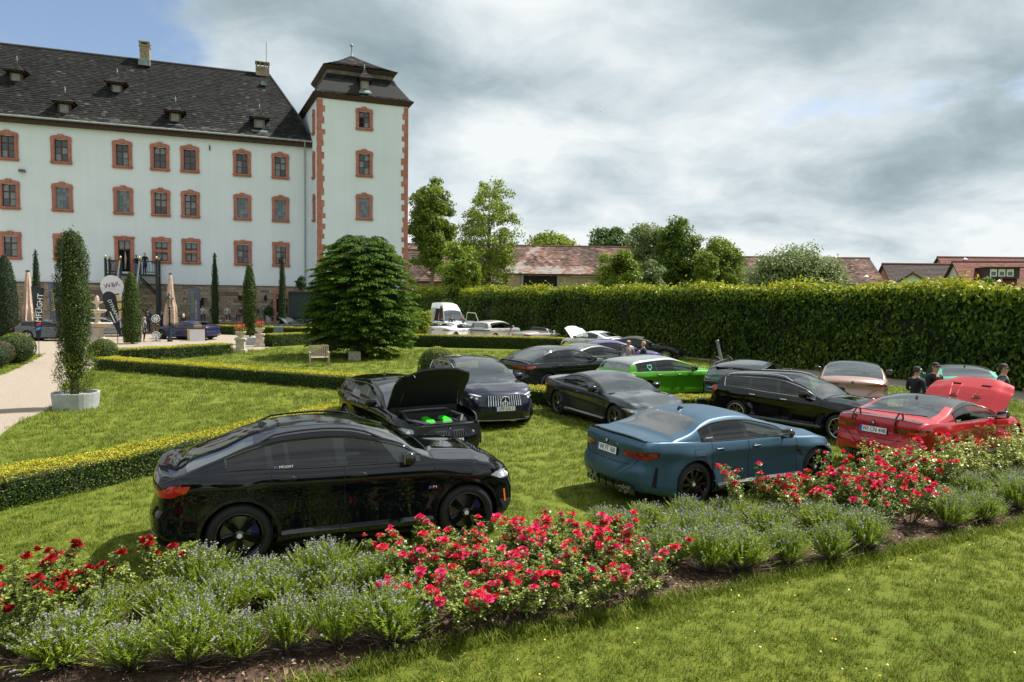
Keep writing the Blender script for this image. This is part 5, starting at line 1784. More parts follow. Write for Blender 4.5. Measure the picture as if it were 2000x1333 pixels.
def skirt(c, mat, out=0.035, z=None):
    """side skirt whose upper face catches the sky"""
    z = z or c.zb + 0.10; e = c.wb / 2 - c.Ra - 0.04
    for sg in (1, -1):
        b = MB(); n = 12
        for k in range(n + 1):
            x = -e + 2 * e * k / n; p = c.hit(x, z + 0.05, sg); o = out * (0.35 + 0.65 * sin(pi * min(1, max(0, k / n * 0.9 + 0.05))) ** 0.5)
            b.v += [(x, p.y - sg * 0.01, z + 0.055), (x, p.y + sg * o, z + 0.01), (x, p.y + sg * o * 0.9, z - 0.035), (x, p.y - sg * 0.06, z - 0.05)]
        for k in range(n):
            for j in range(3): b.f.append((k * 4 + j, k * 4 + j + 1, k * 4 + 5 + j, k * 4 + 4 + j)); b.t.append(0.5)
        b.build('side_skirt', mat, c.t)


def roof_rails(c, mat, x0, x1):
    for sg in (1, -1):
        p = []
        for x in np.linspace(x0, x1, 9):
            i = c.gi(x); v = c.V[i * c.nC + c.col(c.nl + c.ng, sg)]
            e = min((x - x0), (x1 - x)) / (x1 - x0)
            p.append((v[0], v[1] - sg * 0.02, v[2] + (0.045 if e > 0.06 else 0.0)))
        b = MB(); b.tube(p, 0.016, 6); b.build('roof_rail', mat, c.t)


P_BLACK = paint('carbon_black', (0.0035, 0.0040, 0.0065), 0.0, 0.4)
P_SOLID = paint('solid_black', (0.003, 0.003, 0.0035), 0.0, 0.4)
P_BLUE = pm('paint_matt_blue', (0.034, 0.086, 0.138), 0.40, 0.45, 0.2, 0.35)
P_RED = paint('red', (0.40, 0.004, 0.008), 0.25, 0.35)
P_GREY = paint('dark_graphite', (0.035, 0.042, 0.046), 0.7, 0.35)
P_GREEN = pm('paint_satin_green', (0.075, 0.30, 0.010), 0.33, 0.35, 0.5, 0.25)
P_NAVY = paint('navy', (0.010, 0.013, 0.032), 0.4, 0.35)
P_CHAR = paint('charcoal', (0.016, 0.020, 0.021), 0.5, 0.35)
P_DGREEN = paint('dark_green', (0.004, 0.055, 0.040), 0.4, 0.35)
P_OLIVE = paint('olive_grey', (0.045, 0.055, 0.048), 0.6, 0.35)
P_PURPLE = paint('purple', (0.065, 0.035, 0.16), 0.5, 0.35)
P_ROSE = pm('paint_rose_gold', (0.42, 0.275, 0.23), 0.34, 0.6, 0.35, 0.2)
P_MINT = paint('mint', (0.02, 0.36, 0.21), 0.2, 0.35)
P_WHITE = paint('white', (0.72, 0.74, 0.75), 0.0, 0.4)
P_BEIGE = paint('pearl_beige', (0.50, 0.48, 0.44), 0.3, 0.35)
P_BLUE2 = paint('deep_blue', (0.010, 0.014, 0.075), 0.4, 0.35)
P_MGREY = paint('mid_grey', (0.085, 0.095, 0.105), 0.6, 0.35)
P_SILVER = paint('silver', (0.30, 0.32, 0.34), 0.7, 0.35)


def rear_std(c, z0, z1, u0=0.42, u1=0.98, mat=M_TAIL):
    tail_lamps(c, [(u0, z0 + 0.02), (u0 + 0.12, z0), (u1 - 0.08, z0), (u1, (z0 + z1) / 2 + 0.01), (u1 - 0.04, z1), (u0, z1 - 0.03)], mat)


# 1 black coupe SUV in the foreground
c = Car('coupe_suv', 'glossy black coupe SUV parked nearest, behind the lavender', 'car', (-2.25, 9.45, 0), 21.0, 'suvc', P_BLACK, wb=2.864, fo=0.86, ro=1.04, W=1.94, H=1.63, R=0.385, cowl=1.19, nose=0.88, belt=1.125, deck=1.17, zb=0.22, spoke=(5, 'double'), rims=M_BLACKGLOSS, caliper=M_MDB, xc=0.98, interior=M_INT2)
c.handles(); c.mirrors(M_BLACKGLOSS)
tail_lamps(c, [(0.18, 0.955), (0.55, 0.93), (0.98, 0.905), (1.16, 0.965), (1.20, 1.035), (0.98, 1.045), (0.86, 0.985), (0.5, 0.985), (0.18, 0.99)])
head_lamps(c, [(0.58, 0.79), (0.95, 0.80), (1.12, 0.87), (1.02, 0.90), (0.60, 0.865)], [(0.72, 0.825, 0.04), (0.88, 0.84, 0.04)], M_LENS)
kidneys(c, 0.04, 0.44, 0.60, 0.83)
c.both('lower_intake', [(0.30, 0.30), (0.85, 0.30), (0.95, 0.50), (0.55, 0.46)], 'front', M_PLASTIC, off=0.004)
c.both('side_marker', [(2.02, 0.46), (2.045, 0.46), (2.025, 0.63), (2.0, 0.63)], 'side', M_AMBER, off=0.008)
c.both('reflector', [(0.55, 0.42), (0.85, 0.44), (0.85, 0.47), (0.55, 0.45)], 'rear', M_TAILD, off=0.008)
skirt(c, M_BLACKGLOSS, 0.06, 0.36); roof_rails(c, M_BLACKGLOSS, -1.15, 0.35)
c.both('side_vent', [(0.86, 0.52), (0.90, 0.50), (0.97, 0.66), (0.93, 0.68)], 'side', M_PLASTIC, off=0.006)
c.patch('fuel_flap_seam', [(-1.36, 0.885), (-1.10, 0.895), (-1.10, 1.01), (-1.36, 1.005)], 'side', M_GAP, sg=-1, off=0.0015)
c.patch('fuel_flap', [(-1.352, 0.892), (-1.108, 0.902), (-1.108, 1.003), (-1.352, 0.998)], 'side', P_BLACK, sg=-1, off=0.003)
for ax in (c.wb / 2, -c.wb / 2):
    for sg in (1, -1):
        aa = np.linspace(-0.12, pi + 0.12, 22)
        c.patch('arch_trim', [(ax + (c.Ra + 0.045) * cos(a), c.R + (c.Ra + 0.045) * sin(a)) for a in aa] + [(ax + (c.Ra + 0.002) * cos(a), c.R + (c.Ra + 0.002) * sin(a)) for a in aa[::-1]], 'side', M_BLACKGLOSS, sg=sg, off=0.014, step=0.07)
c.patch('roof_glass', [(-0.95, -0.42), (0.02, -0.44), (0.02, 0.44), (-0.95, 0.42)], 'top', M_BLACKGLOSS, off=0.003)
c.patch('roof_glass', [(-1.20, -0.40), (-0.98, -0.42), (-0.98, 0.42), (-1.20, 0.40)], 'top', M_BLACKGLOSS, off=0.003)
boot_spoiler(c, 0.018, mat=P_BLACK); fin(c, -1.12)
st_ = side_stripes(c, -1.035, 1.17, -1, 0.03); st_.name = 'sticker'
decal_text(c, 'MFLIGHT', 0.042, -0.89, 1.185, -1, M_WHITEV, sx=1.0)
side_stripes(c, 0.90, 0.765, -1, 0.038); decal_text(c, 'M', 0.055, 0.985, 0.785, -1, M_WHITEV, 'badge_letter', sx=1.3)
c.roundel('rear', 1.0); CAR_X4 = c

# 2 satin blue saloon
c = Car('saloon_car', 'satin blue saloon with black boot spoiler seen from behind', 'car', (3.80, 12.25, 0), 27.5, 'sedan', P_BLUE, wb=2.857, fo=0.83, ro=1.10, W=1.905, H=1.435, R=0.355, cowl=1.0, nose=0.71, belt=0.975, deck=1.12, zb=0.19, spoke=(10, 'single'), rims=M_BLACKGLOSS, caliper=M_REDCAL, interior=M_INT2, flare=0.04)
c.handles(P_BLUE); c.mirrors(M_CARBON)
tail_lamps(c, [(0.40, 0.845), (0.85, 0.81), (1.04, 0.86), (1.08, 0.93), (0.9, 0.945), (0.40, 0.93)], M_TAILD, [(0.42, 0.85), (0.85, 0.82), (1.02, 0.865), (1.0, 0.885), (0.85, 0.85), (0.42, 0.872)], M_TAIL)
c.plate('WI FT 760', 'rear', 0.865, -8); c.roundel('rear', 1.00)
diffuser(c, 0.66, 0.235, 0.42); exhausts(c, (-0.52, -0.40, 0.40, 0.52), 0.29, 0.055)
c.both('bumper_vent', [(0.93, 0.40), (1.01, 0.38), (1.05, 0.68), (1.0, 0.70)], 'rear', M_GAP, off=0.003)
boot_spoiler(c, 0.038); fin(c, -0.92); skirt(c, M_CARBON, 0.05)
c.both('side_vent', [(0.98, 0.62), (1.06, 0.60), (0.90, 0.80), (0.85, 0.80)], 'side', M_CARBON, off=0.008)
c.patch('fuel_flap_seam', [(-1.48, 0.80), (-1.25, 0.80), (-1.25, 0.93), (-1.48, 0.93)], 'side', M_GAP, sg=-1, off=0.0015)
c.patch('fuel_flap', [(-1.473, 0.807), (-1.257, 0.807), (-1.257, 0.923), (-1.473, 0.923)], 'side', P_BLUE, sg=-1, off=0.003)
c.both('boot_seam', [(0.04, 0.70), (0.60, 0.70), (0.72, 0.80), (0.71, 0.81), (0.59, 0.71), (0.04, 0.71)], 'rear', M_GAP, off=0.002)
side_stripes(c, -1.22, 1.065, -1, 0.025).name = 'sticker'; decal_text(c, 'MFLIGHT', 0.036, -1.10, 1.08, -1, M_WHITEV)
bm_ = m_badge(c.t, (c.bvh.ray_cast(Vector((-4, -0.28, 0.985)), Vector((1, 0, 0)))[0].x - 0.006, -0.22, 0.975), (pi / 2, 0, -pi / 2), 0.022)
head_lamps(c, [(0.58, 0.63), (0.92, 0.64), (1.06, 0.71), (0.95, 0.74), (0.58, 0.70)], [(0.75, 0.67, 0.03)], M_LENS)
kidneys(c, 0.03, 0.30, 0.36, 0.70)

# 3 red coupe with its bonnet up
c = Car('red_coupe', 'bright red coupe with raised vented bonnet and strutted rear wing', 'car', (9.15, 14.55, 0), 33.0, 'coupe', P_RED, wb=2.857, fo=0.83, ro=1.08, W=1.90, H=1.395, R=0.352, cowl=0.985, nose=0.70, belt=0.955, deck=1.09, zb=0.18, spoke=(10, 'single'), rims=M_BRONZE, roofmat=M_CARBON, hood_open=46, lip=M_SILVER, flare=0.04)
c.handles(P_RED); c.mirrors(M_CARBON)
tail_lamps(c, [(0.38, 0.84), (0.82, 0.80), (1.02, 0.85), (1.08, 0.92), (0.9, 0.935), (0.38, 0.925)], M_TAILD, [(0.60, 0.83), (0.85, 0.815), (1.0, 0.86), (0.97, 0.90), (0.62, 0.88)], M_TAIL)
c.plate('WI CN 448', 'rear', 0.84, -8); c.roundel('rear', 0.985)
diffuser(c, 0.66, 0.23, 0.41); exhausts(c, (-0.52, -0.40, 0.40, 0.52), 0.29, 0.055)
fin(c, -0.80); skirt(c, M_CARBON, 0.05)
b = MB(); w = 0.80   # rear wing on two hooped struts
for k in range(15):
    y = -w + 2 * w * k / 14; x = c.xr + 0.20 + 0.14 * (y / w) ** 2
    b.v += [(x + 0.10, y, 1.185), (x - 0.10, y, 1.215), (x - 0.10, y, 1.20), (x + 0.10, y, 1.172)]
for k in range(14):
    for j in range(4): b.f.append((k * 4 + j, k * 4 + (j + 1) % 4, k * 4 + 4 + (j + 1) % 4, k * 4 + 4 + j)); b.t.append(0.5)
wing = b.build('rear_wing', M_CARBON, c.t)
for y in (-0.42, 0.42):
    x = c.xr + 0.22
    b = MB(); b.tube([(x + 0.10, y, 1.075), (x + 0.06, y, 1.18), (x - 0.06, y, 1.20), (x - 0.15, y, 1.13), (x - 0.19, y, 1.04), (x - 0.20, y, 0.97)], 0.016, 6); b.tube([(x - 0.17, y, 1.07), (x + 0.06, y, 1.09)], 0.012, 6); b.build('wing_strut', M_BLACKGLOSS, wing)
decal_text(c, 'MFLIGHT', 0.05, -1.02, 1.02, -1, pm('pale_vinyl', (0.62, 0.5, 0.42), 0.5))
for g in (1, -1):   # bonnet vents with dark openings, on the turned panel
    pts = []
    for (x, y) in ((1.30, 0.16), (1.72, 0.20), (1.72, 0.40), (1.30, 0.30)):
        h = c.bvh.ray_cast(Vector((x, g * y, 3)), Vector((0, 0, -1)))[0]
        pts.append(Vector(((np.array(h) + np.array((0, 0, 0.008)) - np.array(c.hinge)) @ c.hoodR.T + np.array(c.hinge))))
    b = MB(); b.add(pts, [(0, 1, 2, 3)]); b.build('bonnet_vent', M_GAP, c.hood)
    b = MB(); b.tube([*pts, pts[0]], 0.014, 6); b.build('vent_rim', P_RED, c.hood)
head_lamps(c, [(0.58, 0.63), (0.92, 0.64), (1.06, 0.71), (0.95, 0.74), (0.58, 0.70)], [(0.75, 0.67, 0.03)], M_LENS)
c.both('boot_seam', [(0.04, 0.68), (0.60, 0.68), (0.70, 0.78), (0.69, 0.79), (0.59, 0.69), (0.04, 0.69)], 'rear', M_GAP, off=0.002)

# 4 graphite coupe
c = Car('grey_coupe', 'dark graphite low coupe showing its flank and front corner', 'car', (2.77, 18.42, 0), -63.9, 'coupe', P_GREY, wb=2.827, fo=0.90, ro=1.12, W=1.90, H=1.345, R=0.350, cowl=0.955, nose=0.66, deck=1.03, zb=0.17, spoke=(5, 'vee'), rims=M_GREYRIM, doors=2, lip=M_GREYRIM)
c.handles(P_GREY); c.mirrors(M_BLACKGLOSS); rear_std(c, 0.80, 0.90)
head_lamps(c, [(0.50, 0.56), (0.90, 0.585), (1.10, 0.655), (0.98, 0.675), (0.50, 0.62)], [(0.66, 0.60, 0.03), (0.82, 0.615, 0.03)], M_LENS)
kidneys(c, 0.04, 0.42, 0.40, 0.60, M_CHROME)
c.both('lower_intake', [(0.45, 0.22), (0.92, 0.24), (0.98, 0.42), (0.55, 0.38)], 'front', M_PLASTIC, off=0.004)
c.roundel('front', 0.655, 0.035)
skirt(c, M_BLACKGLOSS, 0.05); c.both('side_vent', [(0.92, 0.42), (0.98, 0.42), (0.92, 0.66), (0.88, 0.66)], 'side', M_GAP, off=0.005)

# 5 black estate with silver-lipped wheels
c = Car('estate_car', 'black estate with chrome roof rails and silver lipped black wheels', 'car', (7.55, 17.58, 0), -51.0, 'wagon', P_SOLID, wb=2.76, fo=0.84, ro=1.02, W=1.80, H=1.46, R=0.335, cowl=1.0, nose=0.73, deck=1.06, zb=0.19, spoke=(10, 'single'), rims=M_BLACKGLOSS, lip=M_SILVER, trim=M_CHROME)
c.handles(M_CHROME); c.mirrors(P_SOLID); roof_rails(c, M_CHROME, -1.75, 0.15); rear_std(c, 0.82, 1.0, 0.5, 1.02)
head_lamps(c, [(0.55, 0.60), (0.88, 0.62), (1.08, 0.73), (0.95, 0.77), (0.55, 0.70)], [(0.74, 0.67, 0.045)], M_LENS)
c.patch('grille', [(-0.42, 0.48), (0.42, 0.48), (0.46, 0.70), (-0.46, 0.70)], 'front', M_PLASTIC, off=0.004); c.roundel('front', 0.60, 0.085, True)
skirt(c, M_BLACKGLOSS, 0.04)

# 6 dark blue SUV facing the viewer
c = Car('suv_car', 'navy SUV facing forward with tall upright slatted grille', 'car', (-0.98, 19.0, 0), -68.5, 'suv', P_NAVY, wb=2.873, fo=0.84, ro=0.96, W=1.92, H=1.63, R=0.368, cowl=1.13, nose=0.90, belt=1.05, deck=1.10, zb=0.21, spoke=(5, 'double'), rims=M_SILVER, trim=M_CHROME)
c.handles(P_NAVY); c.mirrors(P_NAVY)
g_ = c.patch('grille', [(-0.44, 0.60), (0.44, 0.60), (0.50, 0.72), (0.45, 0.885), (-0.45, 0.885), (-0.50, 0.72)], 'front', M_PLASTIC, off=0.003)
for k in range(15):
    u = -0.42 + 0.06 * k
    c.patch('grille_bar', [(u - 0.009, 0.615), (u + 0.009, 0.615), (u + 0.009, 0.872), (u - 0.009, 0.872)], 'front', M_CHROME, parent=g_, off=0.025, depth=0.004, step=0.1)
h_ = c.bvh.ray_cast(Vector((4, 0.004, 0.735)), Vector((-1, 0, 0)))[0]
b = MB(); b.lathe([(0, 0.03), (0.115, 0.028), (0.118, 0.0)], 28, axis='X'); e_ = b.build('emblem', M_PLASTIC, c.t, loc=h_); 
b = MB(); star_emblem(e_, 0.12, 1); e_.children[-1].location = (0.028, 0, 0)
head_lamps(c, [(0.56, 0.735), (0.90, 0.755), (1.10, 0.86), (0.98, 0.90), (0.60, 0.86)], [(0.72, 0.80, 0.04), (0.88, 0.82, 0.035)], M_LENSD, [(0.60, 0.845), (0.98, 0.885), (0.97, 0.90), (0.60, 0.862)])
c.plate('UFF UG 1', 'front', 0.545)
c.patch('lower_intake', [(-0.62, 0.27), (0.62, 0.27), (0.48, 0.44), (-0.48, 0.44)], 'front', M_PLASTIC, off=0.004)
c.both('corner_intake', [(0.62, 0.40), (1.0, 0.42), (1.02, 0.56), (0.68, 0.52)], 'front', M_PLASTIC, off=0.004)
c.patch('front_lip', [(-0.95, 0.235), (0.95, 0.235), (0.97, 0.262), (0.62, 0.262), (-0.62, 0.262), (-0.97, 0.262)], 'front', M_SILVER, off=0.03, step=0.06)
roof_rails(c, M_BLACKGLOSS, -1.5, 0.2); hull_sill(c, M_SILVER, 0.24, 0.30); rear_std(c, 0.9, 1.0)

# 7 black estate with its bonnet up
c = Car('estate_car', 'black estate with raised bonnet showing green engine covers', 'car', (-2.38, 15.35, 0), -58.5, 'wagon', P_SOLID, wb=2.968, fo=0.84, ro=1.08, W=1.88, H=1.46, R=0.350, cowl=1.0, nose=0.72, deck=1.06, zb=0.17, spoke=(10, 'single'), rims=M_SILVER, hood_open=56)
c.handles(P_SOLID); c.mirrors(P_SOLID); rear_std(c, 0.85, 0.97); fin(c, -1.3)
head_lamps(c, [(0.50, 0.58), (0.92, 0.60), (1.10, 0.69), (0.96, 0.715), (0.50, 0.665)], [(0.64, 0.62, 0.042), (0.82, 0.635, 0.042)], M_LENS)
kidneys(c, 0.035, 0.34, 0.52, 0.665); c.roundel('front', 0.70, 0.034); c.plate('BA CS 165', 'front', 0.445)
c.patch('lower_intake', [(-0.55, 0.20), (0.55, 0.20), (0.50, 0.36), (-0.50, 0.36)], 'front', M_PLASTIC, off=0.004)
c.both('corner_intake', [(0.62, 0.24), (0.98, 0.26), (1.0, 0.42), (0.66, 0.38)], 'front', M_PLASTIC, off=0.004)
b = MB()
for y in (-0.19, 0.19): b.add([(1.60 + dx_ * 0.7, y + dy_ * 0.75, c.bayz - 0.115 + dz_) for dx_, dy_, dz_ in ((-0.26, -0.10, 0), (0.22, -0.15, -0.03), (0.22, 0.15, -0.03), (-0.26, 0.10, 0), (-0.22, -0.08, 0.05), (0.18, -0.11, 0.02), (0.18, 0.11, 0.02), (-0.22, 0.08, 0.05))], [(4, 5, 6, 7), (0, 1, 5, 4), (1, 2, 6, 5), (2, 3, 7, 6), (3, 0, 4, 7)])
b.build('engine_cover', pm('neon_green', (0.03, 0.55, 0.02), 0.4), c.bay)
for g in (1, -1):
    b = MB(); p = (np.array((1.98, g * 0.5, 0.86)) - np.array(c.hinge)) @ c.hoodR.T + np.array(c.hinge)
    b.tube([p + np.array((0.02, 0, -0.02)), p + np.array((0.03, g * 0.03, -0.07)), p + np.array((0.05, 0, -0.12))], 0.012, 6); b.build('bonnet_catch', M_CHROME, c.hood)
    b = MB(); b.tube([(c.xc + 0.25, g * 0.70, c.bayz), p * 0.5 + np.array((c.xc + 0.2, g * 0.72, c.bayz)) * 0.5], 0.013, 6); b.build('bonnet_strut', M_BLACKGLOSS, c.hood)

# 8 green estate
c = Car('estate_car', 'vivid green estate with a pale roof and heart on its window', 'car', (5.15, 23.3, 0), 31.0, 'wagon', P_GREEN, wb=2.84, fo=0.84, ro=1.02, W=1.84, H=1.46, R=0.345, cowl=1.0, nose=0.73, deck=1.06, zb=0.19, spoke=(10, 'single'), rims=M_BLACKGLOSS, roofmat=paint('pale_roof', (0.22, 0.24, 0.235), 0.4), lod=0.8)
c.handles(P_GREEN); c.mirrors(M_BLACKGLOSS)
tail_lamps(c, [(0.52, 0.80), (0.86, 0.78), (1.06, 0.86), (1.04, 0.94), (0.52, 0.92)])
c.plate('', 'rear', 0.80); exhausts(c, (-0.5, 0.5), 0.28, 0.05); diffuser(c, 0.6, 0.23, 0.36, M_PLASTIC)
ht = [Vector((0.055 * (16 * sin(t) ** 3) / 16, 0.05 * (13 * cos(t) - 5 * cos(2 * t) - 2 * cos(3 * t) - cos(4 * t)) / 13, 0)) for t in np.linspace(0, 2 * pi, 26)]
b = MB(); b.tube(ht, 0.009, 5, cap=False); hh = b.build('sticker', pm('mint_vinyl', (0.15, 0.65, 0.42), 0.5), c.t); hh.matrix_local = c.decal_frame(-1.33, 1.13, -1) @ Matrix.Scale(1.7, 4)
head_lamps(c, [(0.55, 0.62), (0.88, 0.64), (1.06, 0.73), (0.95, 0.76), (0.55, 0.70)], [], M_LENS)
c.both('rear_wiper', [(0.0, 1.09), (0.22, 1.095), (0.22, 1.11), (0.0, 1.105)], 'rear', M_BLACKTRIM, off=0.02) if 0 else None

# 9 dark grey coupe SUV
c = Car('coupe_suv', 'charcoal grey coupe SUV with red tail lamps beyond the low hedge', 'car', (1.84, 24.9, 0), 37.0, 'suvc', P_CHAR, wb=2.864, fo=0.86, ro=1.04, W=1.94, H=1.62, R=0.37, cowl=1.15, nose=0.86, belt=1.06, deck=1.13, zb=0.22, rims=M_BLACKGLOSS, lod=0.7, xc=0.98)
c.handles(); c.mirrors(M_BLACKGLOSS); boot_spoiler(c, 0.05, mat=M_CARBON)
tail_lamps(c, [(0.22, 0.955), (0.55, 0.93), (0.98, 0.905), (1.16, 0.965), (1.18, 1.02), (0.86, 0.99), (0.22, 0.99)]); c.plate('', 'rear', 0.80)
# 10 olive grey fastback
c = Car('fastback_car', 'olive grey fastback between the charcoal SUV and purple car', 'car', (3.55, 29.2, 0), 36.0, 'fastback', P_OLIVE, wb=2.95, fo=0.9, ro=1.15, W=1.93, H=1.44, R=0.36, cowl=1.0, nose=0.72, deck=1.05, lod=0.6)
c.mirrors(M_BLACKGLOSS); rear_std(c, 0.82, 0.92, mat=M_TAIL); c.handles()
# 11 purple saloon
c = Car('saloon_car', 'purple saloon behind the two women', 'car', (5.0, 32.0, 0), 6.0, 'sedan', P_PURPLE, wb=2.857, fo=0.83, ro=1.08, W=1.9, H=1.435, lod=0.6)
c.mirrors(M_BLACKGLOSS); rear_std(c, 0.82, 0.92); c.handles()
# 12 black soft top
c = Car('soft_top_car', 'black two-door car with closed cloth roof on the gravel drive', 'car', (7.16, 37.2, 0), -21.0, 'conv', P_SOLID, wb=2.67, fo=0.9, ro=1.0, W=1.92, H=1.32, R=0.345, cowl=0.95, nose=0.66, deck=1.02, lod=0.6, roofmat=pm('soft_top_cloth', (0.035, 0.033, 0.03), 0.9), spoke=(10, 'single'), rims=M_SILVER)
c.mirrors(P_SOLID); c.handles(); rear_std(c, 0.8, 0.88)
# 13 white coupe with its bonnet up
c = Car('white_coupe', 'white coupe with its bonnet raised beside the clipped ball', 'car', (4.85, 41.5, 0), 132.0, 'coupe', P_WHITE, wb=2.66, fo=0.78, ro=0.98, W=1.82, H=1.41, R=0.33, cowl=0.99, nose=0.73, deck=1.07, lod=0.6, hood_open=50)
c.mirrors(P_WHITE); rear_std(c, 0.80, 0.93); c.handles(); boot_spoiler(c, 0.04)
# 14 dark green estate
c = Car('estate_car', 'dark green estate with black roof spoiler behind black estate', 'car', (7.9, 22.3, 0), 56.0, 'wagon', P_DGREEN, wb=2.857, fo=0.83, ro=1.10, W=1.9, H=1.445, R=0.345, cowl=1.0, nose=0.72, deck=1.06, lod=0.7, roofmat=paint('black_roof', (0.01, 0.011, 0.012), 0.2))
c.mirrors(M_BLACKGLOSS); rear_std(c, 0.83, 0.92); roof_rails(c, M_BLACKGLOSS, -1.8, 0.1)
b = MB(); b.box((c.xr + 0.42, 0, 1.288), (0.16, 1.10, 0.02)); b.build('roof_spoiler', M_BLACKGLOSS, c.t)
# 15 rose gold fastback
c = Car('fastback_car', 'matt rose gold fastback seen squarely from behind', 'car', (11.2, 22.3, 0), 63.5, 'fastback', P_ROSE, wb=2.95, fo=0.9, ro=1.15, W=1.95, H=1.45, R=0.36, cowl=1.0, nose=0.72, deck=1.06, lod=0.8, roofmat=M_CARBON)
c.mirrors(M_CARBON)
tail_lamps(c, [(0.36, 0.875), (0.90, 0.855), (1.02, 0.885), (0.90, 0.925), (0.36, 0.905)], M_TAILD, [(0.40, 0.88), (0.9, 0.862), (0.98, 0.885), (0.4, 0.893)], M_TAIL)
c.roundel('rear', 0.955, 0.045, True); diffuser(c, 0.6, 0.23, 0.38); exhausts(c, (-0.55, -0.45, 0.45, 0.55), 0.29, 0.05)
decal = text('GT 63 S', 0.05, M_CHROME, c.t, (c.bvh.ray_cast(Vector((-4, -0.62, 0.96)), Vector((1, 0, 0)))[0].x - 0.006, -0.62, 0.96), (pi / 2, 0, -pi / 2 - 0.12), name='badge_letter', depth=0.001)
# 16 mint coupe
c = Car('mint_coupe', 'mint green coupe behind the two men in black caps', 'car', (14.6, 22.2, 0), 66.0, 'coupe', P_MINT, wb=2.857, fo=0.83, ro=1.08, W=1.89, H=1.39, R=0.345, cowl=0.975, nose=0.70, deck=1.07, lod=0.7, roofmat=M_CARBON)
c.mirrors(M_CARBON); rear_std(c, 0.83, 0.92, mat=M_TAILD); fin(c, -0.8); boot_spoiler(c, 0.03)
# 17-19 row behind the far hedge
c = Car('white_coupe', 'white coupe in the far row beside the van', 'car', (-4.24, 53.0, 0), 58.0, 'coupe', P_WHITE, wb=2.84, fo=0.82, ro=1.02, W=1.82, H=1.40, deck=1.07, lod=0.55)
c.mirrors(P_WHITE); tail_lamps(c, [(0.42, 0.80), (0.85, 0.79), (0.98, 0.85), (0.85, 0.90), (0.42, 0.885)]); c.handles()
c = Car('suv_car', 'pearl beige SUV between white coupe and open roadster', 'car', (-1.15, 51.0, 0), 55.0, 'suv', P_BEIGE, wb=2.865, fo=0.85, ro=1.0, W=1.92, H=1.66, R=0.37, cowl=1.14, nose=0.90, belt=1.06, deck=1.12, lod=0.55, zb=0.22)
c.mirrors(P_BEIGE); tail_lamps(c, [(0.30, 0.94), (0.80, 0.93), (1.02, 0.90), (1.06, 1.02), (0.85, 1.01), (0.30, 0.985)], M_TAILD); c.handles()
c = Car('roadster_car', 'open white roadster at the end of the far row', 'car', (1.85, 48.4, 0), 50.0, 'road', P_BEIGE, wb=2.5, fo=0.85, ro=0.95, W=1.8, H=1.27, R=0.33, cowl=0.93, nose=0.66, deck=0.96, lod=0.55)
c.mirrors(P_BEIGE); rear_std(c, 0.72, 0.82)
c = Car('silver_coupe', 'silver car half hidden by the conifer beside the van', 'car', (-7.0, 55.6, 0), 55.0, 'sedan', P_SILVER, wb=2.84, fo=0.82, ro=1.0, W=1.82, H=1.42, lod=0.5)
c.mirrors(P_SILVER); rear_std(c, 0.8, 0.9)
# 20 van with open doors
c = Car('panel_van', 'white panel van with open side door by the tall hedge', 'van', (-5.7, 60.3, 0), -66.0, 'van', P_WHITE, wb=3.4, fo=0.95, ro=1.0, W=2.05, H=2.85, R=0.36, cowl=1.28, nose=0.95, belt=1.18, deck=1.2, zb=0.26, rims=M_GREYRIM, lod=0.6, xc=1.85, group='parked vans')
c.mirrors(M_PLASTIC)
c.patch('side_opening', [(0.10, 0.50), (0.10, 2.30), (-0.95, 2.30), (-0.95, 0.50)], 'side', M_GAP, sg=-1, off=0.006, step=0.2)
c.patch('sliding_door', [(-1.05, 0.48), (-1.05, 2.35), (-2.15, 2.35), (-2.15, 0.48)], 'side', pm('van_grey', (0.42, 0.40, 0.38), 0.4), sg=-1, off=0.07, step=0.2)
b = MB(); b.add([(0, 0, 0.45), (1.0, 0.35, 0.45), (1.0, 0.35, 1.25), (0.75, 0.28, 1.95), (0.1, 0.04, 2.0), (0, 0, 1.3)], [(0, 1, 2, 5)]); b.tube([(1.0, 0.35, 1.25), (0.75, 0.28, 1.95), (0.1, 0.04, 2.0), (0, 0, 1.3)], 0.03, 5)
b.build('open_door', P_WHITE, c.t, loc=(1.9, 1.02, 0), rot=(0, 0, radians(50)))
head_lamps(c, [(0.62, 0.85), (0.92, 0.88), (1.0, 1.12), (0.85, 1.10), (0.62, 0.95)], [], M_LENS)
c.patch('grille', [(-0.5, 0.72), (0.5, 0.72), (0.52, 0.86), (-0.52, 0.86)], 'front', M_PLASTIC, off=0.005)
# 21-24 cars in the castle court
c = Car('blue_coupe', 'deep blue coupe with rear spoiler beside the lamp post in the court', 'car', (-23.6, 49.4, 0), 166.0, 'coupe', P_BLUE2, wb=2.7, fo=0.95, ro=1.05, W=1.93, H=1.36, R=0.35, deck=1.02, lod=0.6)
c.mirrors(P_BLUE2); rear_std(c, 0.84, 0.89); c.handles(); boot_spoiler(c, 0.07, mat=M_BLACKGLOSS)
c = Car('estate_car', 'dark grey estate with bright wheels in the court, beside dark flag', 'car', (-30.9, 46.2, 0), 8.0, 'wagon', P_MGREY, wb=2.73, fo=0.9, ro=0.98, W=1.83, H=1.42, R=0.34, lod=0.6, rims=M_SILVER, spoke=(5, 'double'))
c.mirrors(P_MGREY); rear_std(c, 0.8, 0.92); c.handles()
c = Car('grey_coupe', 'blue grey coupe with raised bonnet by the terrace wall', 'car', (-17.6, 57.0, 0), 165.0, 'coupe', P_MGREY, wb=2.7, fo=0.85, ro=1.0, W=1.85, H=1.38, lod=0.5, hood_open=42)
c.mirrors(P_MGREY); rear_std(c, 0.8, 0.9)
